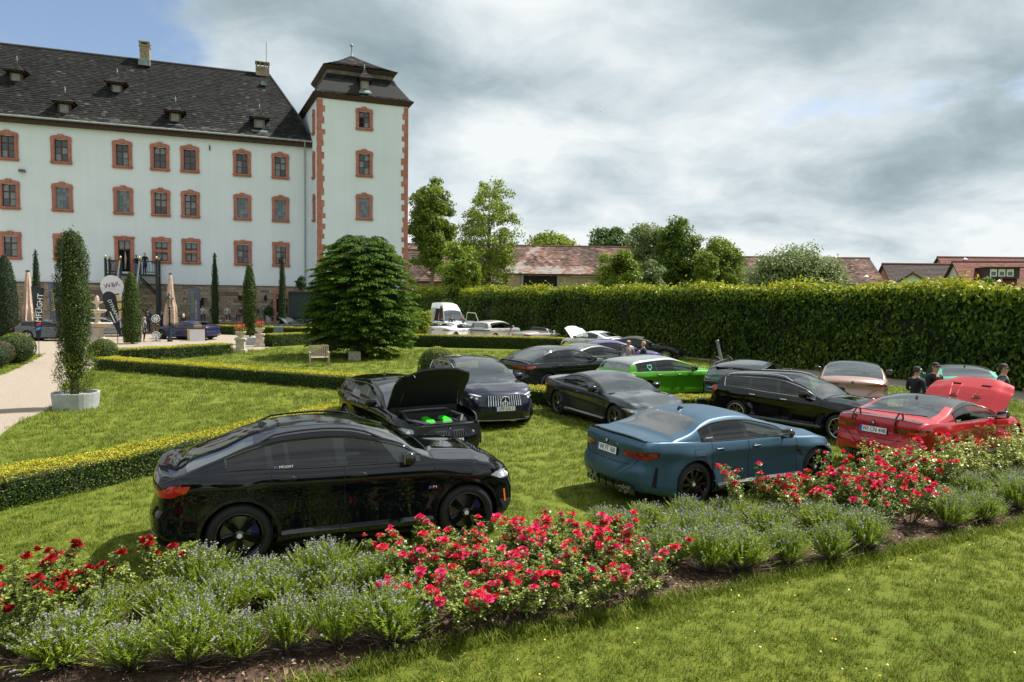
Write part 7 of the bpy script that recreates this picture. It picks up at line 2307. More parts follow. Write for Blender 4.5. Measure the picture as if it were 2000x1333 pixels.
def lavender_meshes(seed):
    rng = np.random.default_rng(seed)
    def ribbons(P0, P1, w0, w1, bend):
        n = len(P0); d = P1 - P0; mid = (P0 + P1) / 2 + bend
        lat = nrmz(np.cross(d, rng.normal(size=(n, 3))))
        v = np.stack([P0 - lat * w0, P0 + lat * w0, mid + lat * (w0 + w1) / 2, mid - lat * (w0 + w1) / 2, P1 + lat * w1, P1 - lat * w1], 1).reshape(-1, 3)
        b = np.arange(n)[:, None] * 6
        q = np.concatenate([b + np.array([0, 1, 2, 3]), b + np.array([3, 2, 4, 5])])
        return v, q
    n = 430
    a = rng.uniform(0, 2 * pi, n); lean = np.abs(rng.normal(0, 0.33, n)).clip(0, 0.95)
    L = rng.uniform(0.26, 0.43, n) * (1 - 0.15 * lean)
    e = np.stack([np.cos(a) * np.sin(lean), np.sin(a) * np.sin(lean), np.cos(lean)], 1)
    P0 = np.stack([np.cos(a) * 0.09 * rng.uniform(0, 1, n), np.sin(a) * 0.09 * rng.uniform(0, 1, n), 0.04 + 0 * a], 1) + e * 0.10
    P1 = P0 + e * L[:, None]; P1[:, 2] += 0.03
    v, q = ribbons(P0, P1, 0.0022, 0.0018, rng.normal(0, 0.015, (n, 3)))
    # leafy shoots: narrow leaves along the lower two thirds of each stem
    m = 10; k = np.repeat(np.arange(n), m); f = rng.uniform(0.12, 0.90, n * m)
    base = P0[k] + (P1[k] - P0[k]) * f[:, None]
    lv = leaf_quads(base + e[k] * 0.015, nrmz(rng.normal(size=(n * m, 3))), 0.055, rng, 0.2, 0.13, e[k], 0.35)
    stems = np.concatenate([v, lv]); sq = np.concatenate([q, np.arange(len(lv)).reshape(-1, 4) + len(v)])
    tone = np.concatenate([rng.normal(0.62, 0.12, len(q)), rng.normal(0.55, 0.18, n * m)])
    me1 = np_mesh('foliage', stems, sq, tone); me1.materials.append(G_LAVLEAF)
    # flower heads: whorls of small buds
    hs = np.arange(n)[rng.uniform(size=n) < 0.36]; w = 6
    k = np.repeat(hs, w); f = np.tile(np.linspace(0, 1, w), len(hs))
    hp = P1[k] + e[k] * (f * 0.05 - 0.015)[:, None] + rng.normal(0, 0.0035, (len(k), 3))
    hv = leaf_quads(hp, rng.normal(size=(len(k), 3)), 0.017, rng, 0.5, 0.75, e[k], 0.6)
    me2 = np_mesh('flower_heads', hv, np.arange(len(hv)).reshape(-1, 4), rng.normal(0.5, 0.25, len(k))); me2.materials.append(G_LAVHEAD)
    # woody grey base
    n3 = 130; a = rng.uniform(0, 2 * pi, n3); lean = rng.uniform(0.6, 1.25, n3)
    e3 = np.stack([np.cos(a) * np.sin(lean), np.sin(a) * np.sin(lean), np.cos(lean)], 1)
    v, q = ribbons(np.stack([0.03 * np.cos(a), 0.03 * np.sin(a), 0.02 + 0 * a], 1), e3 * rng.uniform(0.16, 0.34, (n3, 1)) + np.array([0, 0, 0.02]), 0.005, 0.002, rng.normal(0, 0.012, (n3, 3)))
    me3 = np_mesh('twigs', v, q, rng.uniform(0, 1, len(q))); me3.materials.append(G_TWIG)
    return me1, me2, me3


ORD = ['first', 'second', 'third', 'fourth', 'fifth', 'sixth', 'seventh', 'eighth', 'ninth', 'tenth', 'eleventh', 'twelfth', 'thirteenth', 'fourteenth', 'fifteenth', 'sixteenth', 'seventeenth', 'eighteenth', 'nineteenth', 'twentieth']


def row_names(pts):
    """front, middle or back row of the bed and the place in that row from the left, for each plant"""
    d = np.array([-0.43 * p[0] + 0.90 * p[1] for p in pts]); order = np.argsort(d); out = [None] * len(pts)
    n = 3 if len(pts) > 8 else 2
    for r in range(n):
        ids = order[r * len(pts) // n:(r + 1) * len(pts) // n]
        for k, i in enumerate(sorted(ids, key=lambda i: pts[i][0] + 0.5 * pts[i][1])):
            out[i] = '%s from left in %s row' % (ORD[k], ('front', 'middle', 'back')[r] if n == 3 else ('front', 'back')[r])
    return out


LAVM = [lavender_meshes(200 + i) for i in range(5)]
LAV = [(-3.95, 5.85), (-3.32, 5.78), (-2.83, 5.87), (-2.41, 5.97), (-2.04, 6.12), (-1.60, 6.22), (-1.13, 6.33), (-3.98, 6.50), (-3.41, 6.67), (-2.87, 6.80), (-2.37, 7.02), (-1.88, 7.20), (-1.41, 7.40), (-3.30, 7.15), (-2.70, 7.25), (-2.05, 7.38),
       (1.35, 9.40), (1.95, 9.63), (2.58, 9.77), (2.04, 8.40), (2.46, 8.10), (2.87, 8.19), (3.51, 8.37), (4.11, 8.56), (4.77, 8.94), (2.84, 9.15), (3.59, 9.28), (4.41, 9.42), (3.2, 9.9), (1.6, 9.0), (2.4, 8.9),
       (6.42, 9.82), (7.20, 10.20), (8.15, 10.74), (7.59, 11.1), (8.76, 11.7), (6.9, 10.7), (8.5, 11.2)]
LAVL = {}
for cond in (lambda x: x < -1, lambda x: -1 <= x < 5.5, lambda x: x >= 5.5):
    sel = [p for p in LAV if cond(p[0])]; LAVL.update(zip(sel, row_names(sel)))
for i, (x, y) in enumerate(LAV):
    lb = ('lavender before the black SUV, ' if x < -1 else ('lavender between the red rose masses, ' if x < 5.5 else 'lavender at right bed end, ')) + LAVL[(x, y)]
    gp = 'lavender clumps left' if x < -1 else ('lavender clumps middle' if x < 5.5 else 'lavender clumps right')
    t = thing('lavender', lb, 'lavender', (x, y, 0.012), random.uniform(0, 6.28), gp)
    sc = random.uniform(0.85, 1.18); t.scale = (sc * 1.25, sc * random.uniform(1.1, 1.4), sc * (random.uniform(0.80, 1.02) if 'front' in lb else random.uniform(0.66, 0.84))); t.rotation_euler[0] = random.uniform(-0.13, 0.13); t.rotation_euler[1] = random.uniform(-0.13, 0.13)
    a, b2, c2 = LAVM[i % 5]
    for nm, me in (('foliage', a), ('flower_heads', b2), ('twigs', c2)):
        o = bpy.data.objects.new(nm, me); COL.objects.link(o); o.parent = t; o['kind'] = 'stuff'

G_ROSE = tone_mat('rose_leaf', [(0.05, 0.085, 0.014), (0.11, 0.165, 0.024), (0.19, 0.25, 0.036), (0.32, 0.36, 0.06), (0.46, 0.44, 0.10)], 0.4, 0.2, 0.45)
M_PETAL = [tone_mat('petal_red', [(0.50, 0.008, 0.03), (0.72, 0.018, 0.06), (0.80, 0.05, 0.10)], 0.55, 0.2, 0.3),
           tone_mat('petal_pink', [(0.55, 0.008, 0.075), (0.72, 0.02, 0.14), (0.75, 0.05, 0.20)], 0.55, 0.2, 0.3),
           tone_mat('petal_dark', [(0.20, 0.002, 0.006), (0.33, 0.004, 0.010), (0.40, 0.008, 0.015)], 0.55, 0.15, 0.3)]


def rose_flower(seed, mat):
    """cupped rings of overlapping petals"""
    rng = np.random.default_rng(seed); b = MB()
    for ring, (n, r, z, op) in enumerate(((6, 0.034, 0.0, 1.15), (6, 0.026, 0.010, 0.75), (5, 0.017, 0.017, 0.45), (3, 0.009, 0.022, 0.2))):
        for k in range(n):
            a = 2 * pi * (k + 0.5 * (ring % 2)) / n + rng.normal(0, 0.12); w = 2 * pi / n * 0.62
            def P(rr, an, zz): return (rr * cos(an), rr * sin(an), zz)
            hh = 0.026 * (1.25 - op * 0.45)
            vs = [P(r * 0.25, a, z), P(r * 0.8, a - w, z + hh * 0.5), P(r * (0.8 + 0.35 * op), a - w * 0.55, z + hh), P(r * (0.9 + 0.35 * op), a, z + hh * 0.92), P(r * (0.8 + 0.35 * op), a + w * 0.55, z + hh), P(r * 0.8, a + w, z + hh * 0.5)]
            b.add(vs, [(0, 1, 2, 3), (0, 3, 4, 5)], tone=rng.uniform(0, 1))
    me = b.mesh('rose', False, True); me.materials.append(mat)
    return me


ROSEM = [[rose_flower(300 + 5 * i + j, M_PETAL[i]) for j in range(2)] for i in range(3)]


def rose_bush(seed, yellow=0.0, thin=1.0):
    rng = np.random.default_rng(seed)
    st = MB(); tips = []; P, Nn, Tn = [], [], []
    for s_ in range(13):
        a = rng.uniform(0, 2 * pi); lean = rng.uniform(0.1, 0.85); h = rng.uniform(0.42, 0.72)
        e = np.array([cos(a) * sin(lean), sin(a) * sin(lean), cos(lean)])
        p0 = np.array([cos(a) * 0.05, sin(a) * 0.05, 0]); p1 = p0 + e * h * 0.55; p2 = p1 + (e * 0.6 + np.array([0, 0, 0.4])) * h * 0.55
        st.tube([p0, p1, p2], [0.007, 0.005, 0.003], 4)
        for tw in range(4):
            f = rng.uniform(0.35, 1.0); base = p0 + (p2 - p0) * f if f < 0.99 else p2
            d = nrmz(rng.normal(size=3) * 0.6 + e + np.array([0, 0, 0.5])); tip = base + d * rng.uniform(0.08, 0.2)
            st.tube([base, tip], [0.003, 0.002], 3); tips.append((tip, d))
            for lf in range(int(9 * thin)):   # leaf sprays of five leaflets
                q = base + (tip - base) * rng.uniform(0, 0.95)
                ld = nrmz(rng.normal(size=3) + np.array([0, 0, 0.15])); sd = nrmz(np.cross(ld, rng.normal(size=3)))
                for k in range(5):
                    P.append(q + ld * (0.02 + 0.014 * k) + sd * (0.016 * (1 if k % 2 else -1) if k < 4 else 0)); Nn.append(np.array([0, 0, 1.0]) + 0.3 * ld); Tn.append(rng.normal(0.42 + yellow, 0.17))
    P, Nn = np.array(P), np.array(Nn)
    me = np_mesh('leaves', leaf_quads(P, Nn, 0.034, rng, 0.55, 0.62), np.arange(len(P) * 4).reshape(-1, 4), np.array(Tn)); me.materials.append(G_ROSE)
    sm = st.mesh('stems'); sm.materials.append(pm('rose_stem', (0.09, 0.075, 0.035), 0.7))
    return me, sm, tips


RB = [rose_bush(400 + i, y) for i, y in enumerate((0.0, 0.05, 0.08, 0.28, 0.32))]
ROS = [(-4.52, 6.00, 2), (-4.38, 6.29, 2), (-4.31, 6.75, 2), (-4.97, 6.68, 2), (-4.95, 6.2, 2), (-3.75, 7.0, 2),
       (-0.85, 6.75, 0), (-0.32, 6.66, 0), (0.20, 6.78, 0), (0.74, 7.03, 0), (1.34, 7.35, 0), (-1.05, 7.40, 0), (-0.66, 7.45, 0), (-0.08, 7.55, 0), (0.53, 7.85, 0), (1.19, 8.10, 0), (-1.15, 7.75, 0), (-0.70, 7.85, 0), (-0.15, 8.0, 0), (0.45, 8.25, 0), (1.60, 7.85, 0), (0.95, 7.6, 0), (0.1, 7.1, 0), (0.30, 8.55, 0), (1.0, 8.45, 0), (-0.5, 7.0, 0),
       (3.66, 10.25, 0), (4.04, 9.95, 0), (4.89, 10.4, 0), (5.27, 9.67, 0), (6.0, 10.05, 0), (4.73, 10.8, 0), (5.50, 10.9, 0), (6.43, 11.3, 0), (6.66, 10.7, 0), (5.3, 10.3, 0), (5.9, 10.6, 0), (4.5, 10.2, 0), (7.1, 11.6, 0),
       (6.9, 12.15, 1), (7.7, 12.35, 1), (8.5, 12.75, 1), (9.3, 13.0, 1), (10.0, 13.2, 1), (9.6, 12.4, 1), (8.2, 12.1, 1), (10.7, 13.9, 1), (7.4, 11.9, 1)]
random.seed(31)
key_ = lambda p: (p[2], p[2] == 0 and p[0] < 2.5)
ROSL = {}
for kk in set(map(key_, ROS)):
    sel = [p for p in ROS if key_(p) == kk]; ROSL.update(zip(sel, row_names(sel)))
for i, (x, y, kd) in enumerate(ROS):
    if kd == 2: lb, gp = 'dark red rose bush at left bed end, ', 'dark red rose bushes'
    elif kd == 1: lb, gp = 'yellow green rose bush before the red coupe, ', 'yellow green rose bushes'
    elif x < 2.5: lb, gp = 'pink red rose bush in middle mass, ', 'pink red rose bushes middle'
    else: lb, gp = 'pink red rose bush before blue saloon, ', 'pink red rose bushes right'
    t = thing('rose_bush', lb + ROSL[(x, y, kd)], 'rose bush', (x, y, 0.012), random.uniform(0, 6.28), gp)
    me, sm, tips = RB[random.choice((0, 1, 2)) if kd != 1 else random.choice((3, 4))]
    sc = random.uniform(0.92, 1.12) * (1.18 if kd == 1 else 1.0); t.scale = (sc * 1.12, sc * 1.12, sc * (0.74 if kd == 0 and x < 2.5 else 0.9))
    o = bpy.data.objects.new('leaves', me); COL.objects.link(o); o.parent = t; o['kind'] = 'stuff'
    o = bpy.data.objects.new('stems', sm); COL.objects.link(o); o.parent = t
    up = sorted(tips, key=lambda q: -q[0][2] + random.uniform(-0.12, 0.12))
    for (p, d) in up[:{0: 21, 1: 4, 2: 15}[kd]]:
        for rep in range(1 if random.random() < 0.75 else 2):
            fm = random.choice(ROSEM[2] if kd == 2 else (ROSEM[0] if random.random() < 0.55 else ROSEM[1]))
            f = bpy.data.objects.new('rose', fm); COL.objects.link(f); f.parent = t
            jj = Vector((random.uniform(-0.035, 0.035), random.uniform(-0.035, 0.035), 0.0)) * rep
            f.location = Vector(p) + jj; f.rotation_euler = (Vector(d) + Vector((0, -0.35, 0.5))).to_track_quat('Z', 'Y').to_euler()
            k = random.uniform(0.75, 1.4) if random.random() < 0.75 else random.uniform(0.4, 0.6)
            f.scale = (k, k, k * random.uniform(0.9, 1.3))

# ------------------------------------------------------------------ lawn blades (one mass, instanced tufts)
G_GRASS = tone_mat('grass_blade', [(0.035, 0.078, 0.006), (0.10, 0.155, 0.010), (0.19, 0.23, 0.019), (0.35, 0.34, 0.06)], 0.6, 0.35, 0.25)


def tuft(seed, n=18):
    rng = np.random.default_rng(seed); V, Q, T = [], [], []
    for k in range(n):
        a = rng.uniform(0, 2 * pi); r = 0.075 * sqrt(rng.uniform()); h = rng.uniform(0.030, 0.075); le = rng.uniform(0.1, 0.9)
        p = np.array([r * cos(a), r * sin(a), -0.004]); b = rng.uniform(0, 2 * pi)
        d = np.array([cos(b) * le, sin(b) * le, 1.0]); w = np.array([-sin(b), cos(b), 0]) * 0.0032
        m = p + d * h * 0.55; t_ = p + d * h + np.array([cos(b), sin(b), -0.35]) * h * 0.25 * le
        i = len(V); V += [p - w, p + w, m + w * 0.8, m - w * 0.8, t_ + w * 0.15, t_ - w * 0.15]
        Q += [(i, i + 1, i + 2, i + 3), (i + 3, i + 2, i + 4, i + 5)]; tt = rng.normal(0.5, 0.26); T += [tt, tt]
    me = np_mesh('tuft', np.array(V), np.array(Q), np.array(T)); me.materials.append(G_GRASS)
    return bpy.data.objects.new('grass_tuft', me)


def grass():
    rng = np.random.default_rng(501)
    pts, scl = [], []
    lp, cp, dp = smooth_poly(PATH_LEFT), smooth_poly(COURT), smooth_poly(DRIVE)
    for (y0, y1, dens, s0) in ((3.8, 6.5, 190, 1.0), (6.5, 9.5, 130, 1.05), (9.5, 14, 75, 1.2), (14, 20, 42, 1.5), (20, 28, 22, 1.9), (28, 42, 9, 2.5)):
        x1 = y1 * 0.80 + 0.5
        n = int(dens * (y1 - y0) * 2 * x1)
        P = np.column_stack([rng.uniform(-x1, x1, n), rng.uniform(y0, y1, n)])
        k = (np.abs(P[:, 0]) < P[:, 1] * 0.80 + 0.4) & ~in_poly(P, lp) & ~in_poly(P, dp) & ~in_poly(P, cp)
        k &= ~in_poly(P, BEDS) | (rng.uniform(size=n) < 0.03)
        P = P[k]; pts.append(P)
        patch = 0.5 + 0.25 * wob(np.column_stack([P, P[:, 0] * 0]), 1.1, 7)
        scl.append(s0 * (0.7 + 0.5 * patch) * rng.uniform(0.6, 1.3, len(P)))
    # longer fringe where the lawn meets the bed
    B = np.array(BEDS); m = 2600; i = rng.integers(0, len(B), m); f = rng.uniform(size=(m, 1))
    E = B[i] * (1 - f) + B[(i + 1) % len(B)] * f + rng.normal(0, 0.05, (m, 2)); pts.append(E); scl.append(rng.uniform(0.8, 1.9, m))
    P = np.concatenate(pts); S = np.concatenate(scl)
    me = bpy.data.meshes.new('grass'); me.vertices.add(len(P))
    me.vertices.foreach_set('co', np.column_stack([P, 0 * S]).astype(np.float32).ravel())
    a = me.attributes.new('sz', 'FLOAT', 'POINT'); a.data.foreach_set('value', S.astype(np.float32))
    me.update()
    g = props(ob('grass', me), 'short mown grass blades of the lawn', 'grass', kind='stuff')
    ng = bpy.data.node_groups.new('grass_scatter', 'GeometryNodeTree')
    ng.interface.new_socket('Geometry', in_out='INPUT', socket_type='NodeSocketGeometry')
    ng.interface.new_socket('Geometry', in_out='OUTPUT', socket_type='NodeSocketGeometry')
    N, L = ng.nodes, ng.links
    gi, go = N.new('NodeGroupInput'), N.new('NodeGroupOutput')
    jn = N.new('GeometryNodeJoinGeometry')
    at = N.new('GeometryNodeInputNamedAttribute'); at.data_type = 'FLOAT'; at.inputs[0].default_value = 'sz'
    tf = [tuft(600 + i) for i in range(3)]
    for i, t in enumerate(tf):
        oi = N.new('GeometryNodeObjectInfo'); oi.inputs['Object'].default_value = t; oi.inputs['As Instance'].default_value = True
        ip = N.new('GeometryNodeInstanceOnPoints')
        rv = N.new('FunctionNodeRandomValue'); rv.data_type = 'FLOAT_VECTOR'
        rv.inputs[0].default_value = (-0.12, -0.12, 0); rv.inputs[1].default_value = (0.12, 0.12, 6.28); rv.inputs['Seed'].default_value = i
        rs = N.new('FunctionNodeRandomValue'); rs.data_type = 'INT'; rs.inputs[4].default_value = 0; rs.inputs[5].default_value = 2; rs.inputs['Seed'].default_value = 9
        cm = N.new('FunctionNodeCompare'); cm.data_type = 'INT'; cm.operation = 'EQUAL'; cm.inputs[3].default_value = i
        L.new(rs.outputs[2], cm.inputs[2]); L.new(cm.outputs[0], ip.inputs['Selection'])
        L.new(gi.outputs[0], ip.inputs['Points']); L.new(oi.outputs['Geometry'], ip.inputs['Instance'])
        L.new(rv.outputs[0], ip.inputs['Rotation']); L.new(at.outputs[0], ip.inputs['Scale'])
        L.new(ip.outputs[0], jn.inputs[0])
    L.new(jn.outputs[0], go.inputs[0])
    md = g.modifiers.new('scatter', 'NODES'); md.node_group = ng


grass()
rng = np.random.default_rng(77)
P = np.column_stack([rng.uniform(-1, 8, 150), rng.uniform(4.2, 9.5, 150)]); P = P[~in_poly(P, BEDS)]; n = len(P)
V = leaf_quads(np.column_stack([P, rng.uniform(0.04, 0.07, n)]), np.tile([0, -0.3, 1.0], (n, 1)), 0.022, rng, 0.4, 0.9)
props(ob('buttercups', np_mesh('buttercups', V, np.arange(4 * n).reshape(-1, 4), rng.uniform(0, 1, n)), tone_mat('buttercup', [(0.55, 0.42, 0.02), (0.70, 0.60, 0.08), (0.62, 0.60, 0.40)], 0.6)), 'tiny yellow flowers scattered in the near lawn', 'flowers', kind='stuff')
# ------------------------------------------------------------------ garden and court furniture
M_CASTSTONE = pm('cast_stone', (0.52, 0.45, 0.36), 0.9, var=(5, 0.2, 6), bump=(15, 0.3, 0.02))
M_IRON = pm('green_iron', (0.010, 0.030, 0.030), 0.4, 0.3)
M_CANVAS = pm('beige_canvas', (0.52, 0.38, 0.29), 0.9, var=(3, 0.12))
M_TEAK = pm('grey_teak', (0.42, 0.35, 0.26), 0.85, var=(7, 0.25))

# fountain
t = thing('fountain', 'pale cast stone fountain with stacked bowls in the gravel court', 'fountain', (-27.65, 45.5, 0))
b = MB(); b.lathe([(0.62, 0), (0.62, 0.10), (0.50, 0.16), (0.36, 0.32), (0.30, 0.62), (0.34, 0.86), (0.42, 0.95)], 32, flute=0.05, nf=12); b.build('pedestal', M_CASTSTONE, t, smooth=True)
for nm, z, r, h in (('large_bowl', 0.95, 0.95, 0.30), ('middle_bowl', 1.90, 0.60, 0.22), ('small_bowl', 2.52, 0.33, 0.15)):
    b = MB(); b.lathe([(r * 0.35, z), (r * 0.75, z + h * 0.35), (r * 0.96, z + h * 0.8), (r * 1.02, z + h), (r * 0.98, z + h * 1.05), (r * 0.9, z + h * 0.9), (r * 0.3, z + h * 0.5), (0, z + h * 0.48)], 36, flute=0.02, nf=18); b.build(nm, M_CASTSTONE, t, smooth=True)
b = MB(); b.lathe([(0.22, 1.10), (0.26, 1.22), (0.15, 1.34), (0.13, 1.62), (0.19, 1.80), (0.22, 1.92)], 20); b.lathe([(0.14, 2.04), (0.16, 2.10), (0.09, 2.2), (0.08, 2.4), (0.13, 2.54)], 16); b.build('stem', M_CASTSTONE, t, smooth=True)
b = MB(); b.lathe([(0.07, 2.58), (0.12, 2.68), (0.15, 2.8), (0.10, 2.9), (0.11, 2.98), (0.04, 3.07), (0, 3.1)], 14, flute=0.12, nf=5); b.build('finial', M_CASTSTONE, t, smooth=True)

# lamp post
t = thing('lamp_post', 'dark green iron lamp post with glazed lantern in the court', 'lamp post', (-23.3, 46.4, 0))
b = MB(); b.lathe([(0.17, 0), (0.17, 0.12), (0.12, 0.2), (0.12, 0.62), (0.085, 0.72), (0.06, 0.9), (0.05, 1.85), (0.09, 1.92), (0.05, 2.0), (0.045, 2.25), (0.12, 2.32), (0.03, 2.42)], 12); b.tube([(-0.2, 0, 2.1), (0.2, 0, 2.1)], 0.02, 6); b.build('pole', M_IRON, t, smooth=True)
ln = MB()
for k in range(4):
    a = pi / 4 + pi / 2 * k
    ln.tube([(0.10 * cos(a), 0.10 * sin(a), 2.42), (0.22 * cos(a), 0.22 * sin(a), 2.92)], 0.014, 4)
ln.lathe([(0.30, 2.90), (0.26, 2.98), (0.12, 3.14), (0.06, 3.18), (0.07, 3.24), (0.02, 3.28), (0.015, 3.36), (0, 3.38)], 12)
lan = ln.build('lantern', M_IRON, t)
for k in range(4):
    a = pi / 4 + pi / 2 * k; a2 = a + pi / 2
    b = MB(); b.add([(0.095 * cos(a), 0.095 * sin(a), 2.44), (0.095 * cos(a2), 0.095 * sin(a2), 2.44), (0.21 * cos(a2), 0.21 * sin(a2), 2.9), (0.21 * cos(a), 0.21 * sin(a), 2.9)], [(0, 1, 2, 3)]); b.build('lantern_pane', glass_mat('lantern_glass', (0.75, 0.72, 0.65)), lan)


def umbrella(label, loc, h, z0, lean=0.0):
    t = thing('closed_parasol', label, 'parasol', loc, 0, 'folded beige parasols')
    b = MB(); b.tube([(0, 0, 0), (0, 0, h)], 0.035, 8); b.build('pole', M_IRON, t)
    rng = np.random.default_rng(int(abs(loc[0]) * 10)); prof = []
    b = MB(); seg = 28; rows = 12
    for i in range(rows + 1):
        f = i / rows; z = h - 0.05 - (h - z0) * f
        r = 0.10 + 0.30 * f ** 0.8 + (0.06 if f > 0.6 else 0)
        for k in range(seg):
            a = 2 * pi * k / seg
            fold = 1 + 0.30 * f * sin(a * 8 + rng.normal(0, 0.2)) + 0.08 * sin(a * 3 + i)
            zz = z - (0.45 * (0.5 + 0.5 * sin(a * 2 + 1)) if i == rows else 0)
            b.v.append((r * fold * cos(a), r * fold * sin(a), zz))
    for i in range(rows):
        for k in range(seg): b.f.append((i * seg + k, i * seg + (k + 1) % seg, (i + 1) * seg + (k + 1) % seg, (i + 1) * seg + k)); b.t.append(0.5)
    b.build('canopy', M_CANVAS, t)
    b = MB(); b.lathe([(0, h + 0.05), (0.12, h), (0.12, h - 0.08)], 10); b.build('cap', M_PLASTIC, t)
    b = MB(); b.box((0, 0, 0.06), (0.8, 0.8, 0.12)); b.build('foot', M_POT, t)


umbrella('folded beige parasol behind the lamp post', (-27.7, 55.4, 0), 4.9, 1.0)
umbrella('folded beige parasol beside the dark thuja at the left', (-33.0, 46.6, 0), 4.7, 0.9)

# flags
M_FLAGDARK = pm('flag_dark', (0.012, 0.018, 0.026), 0.7)
M_FLAGWHITE = pm('flag_white', (0.72, 0.70, 0.76), 0.7)
M_YELLOW = pm('flag_yellow', (0.72, 0.58, 0.10), 0.6)
M_FLAGBLUE = pm('flag_greyblue', (0.10, 0.12, 0.18), 0.6, var=(9, 0.25))


def cloth(poly, mat, parent, name='cloth', y=0.0, th=0.008, wave=0.03):
    c_ = Car.fill(None, poly, 0.12)
    b = MB(); m = len(c_[0])
    f = lambda p: wave * sin(p.y * 2.3 + p.x * 3.0)
    b.v = [(p.x, y + f(p) - th, p.y) for p in c_[0]] + [(p.x, y + f(p) + th, p.y) for p in c_[0]]
    b.f = [tuple(q) for q in c_[1]] + [tuple(i + m for i in reversed(q)) for q in c_[1]]
    cnt = {}
    for q in c_[1]:
        for i in range(len(q)): e = tuple(sorted((q[i], q[(i + 1) % len(q)]))); cnt[e] = cnt.get(e, 0) + 1
    b.f += [(e[0], e[1], e[1] + m, e[0] + m) for e, k in cnt.items() if k == 1]; b.t = [0.5] * len(b.f)
    return b.build(name, mat, parent, smooth=False)


def face(loc):      # heading that turns a flag towards the lawn
    return atan2(-loc[0], loc[1]) * 1.0


t = thing('advertising_flag', 'dark tapered flag lettered MFLIGHT beside the gravel path', 'flag', (-24.0, 34.5, 0), face((-24, 34.5)))
b = MB(); b.tube([(0.02, 0, 0), (0.02, 0, 0.9), (0.30, 0.02, 3.5), (-0.25, 0.02, 3.56)], 0.014, 6); b.build('pole', M_PLASTIC, t)
fl = cloth([(-0.07, 0.92), (0.05, 0.88), (0.12, 1.1), (0.31, 3.48), (-0.24, 3.54), (-0.10, 1.3)], M_FLAGDARK, t, wave=0.02)
text('MFLIGHT', 0.34, M_WHITEV, t, (0.10, -0.035, 2.48), (pi / 2, radians(-85), 0), depth=0.002, sx=1.05)
text('performance', 0.10, M_WHITEV, t, (-0.10, -0.035, 2.2), (pi / 2, radians(-85), 0), depth=0.002)
for k, m in enumerate((M_MRED, M_MDB, M_MLB)):
    b = MB(); z = 1.66 - k * 0.12; b.add([(-0.06 - 0.01 * k, -0.036, z - 0.10), (0.125 - 0.01 * k, -0.036, z - 0.03), (0.14 - 0.01 * k, -0.036, z + 0.09), (-0.05 - 0.01 * k, -0.036, z + 0.02)], [(0, 1, 2, 3)]); b.build('stripe', m, t)


def tear(h, w, z0):
    q = [(0.05, 0), (0.24, 0.25), (0.40, 0.5), (0.485, 0.68)]
    zt = h - w * 0.58
    p = [(w * a, z0 + (zt - z0) * f / 0.72) for a, f in q]
    p += [(w / 2 * cos(a), zt + w * 0.58 * sin(a)) for a in np.linspace(0, pi, 13)]
    return p + [(-w * a, z0 + (zt - z0) * f / 0.72) for a, f in q[::-1]]


t = thing('teardrop_flag', 'white teardrop flag with purple lettering and stacked yellow discs', 'flag', (-26.0, 45.0, 0), face((-26, 45)))
b = MB(); b.tube([(-0.05, 0.03, 0), (-0.05, 0.03, 1.0), (0.35, 0.03, 3.0)], 0.016, 6); b.build('pole', M_PLASTIC, t)
e = bpy.data.objects.new('flag_sail', None); COL.objects.link(e); e.parent = t; e.rotation_euler = (0, radians(-14), 0); e.location = (0.62, 0, 0.05)
sail = cloth(tear(4.5, 1.35, 0.9), M_FLAGWHITE, e, wave=0.0)
text('W&K', 0.42, pm('flag_purple', (0.16, 0.02, 0.13), 0.6), e, (0.0, -0.02, 3.85), (pi / 2, 0, 0), depth=0.002, sx=0.95)
for k in range(12):
    z = 3.20 - k * 0.13; wv = 0.50 - abs(k - 6) * 0.012
    b = MB(); b.box((0.05, -0.02, z), (wv, 0.012, 0.085)); b.build('disc_print', M_YELLOW if k % 4 else M_BRONZE, e)
b = MB(); b.lathe([(0, 1.25), (0.16, 1.4), (0.22, 1.55), (0.0, 1.62)], 12, (0.05, 0, 0)); b.v = [(p[0], -0.02 + p[1] * 0.02, p[2]) for p in b.v]; b.build('cup_print', pm('flag_violet', (0.30, 0.08, 0.40), 0.6), e)

t = thing('teardrop_flag', 'dark teardrop flag with slanted white lettering by the fountain', 'flag', (-25.35, 43.6, 0), face((-25.3, 43.6)))
b = MB(); b.tube([(0.1, 0.03, 0), (0.1, 0.03, 1.0)], 0.016, 6); b.build('pole', M_PLASTIC, t)
e = bpy.data.objects.new('flag_sail', None); COL.objects.link(e); e.parent = t; e.rotation_euler = (0, radians(-13), 0); e.location = (0.36, 0, 0)
cloth(tear(3.45, 0.78, 0.55), M_FLAGDARK, e, wave=0.0)
text('DYNAMIK', 0.30, M_WHITEV, e, (0.06, -0.02, 2.2), (pi / 2, radians(82), 0), depth=0.002, sx=1.1)
b = MB(); b.box((-0.12, -0.02, 1.8), (0.06, 0.006, 0.75), ry=radians(-8)); b.build('small_print', M_WHITEV, e)

def script_marks(t, x, z0, z1, w, mat, seed):
    """brushed script that is too blurred in the photograph to read: one running stroke up the cloth"""
    r = random.Random(seed); b = MB(); p = []
    n = 22
    for k in range(n + 1): p.append((x + (w / 2 * r.uniform(0.5, 1)) * (1 if k % 2 else -1), -0.045, z0 + (z1 - z0) * k / n + r.uniform(-0.03, 0.03)))
    b.tube(p, 0.022, 5); b.build('script_mark', mat, t)


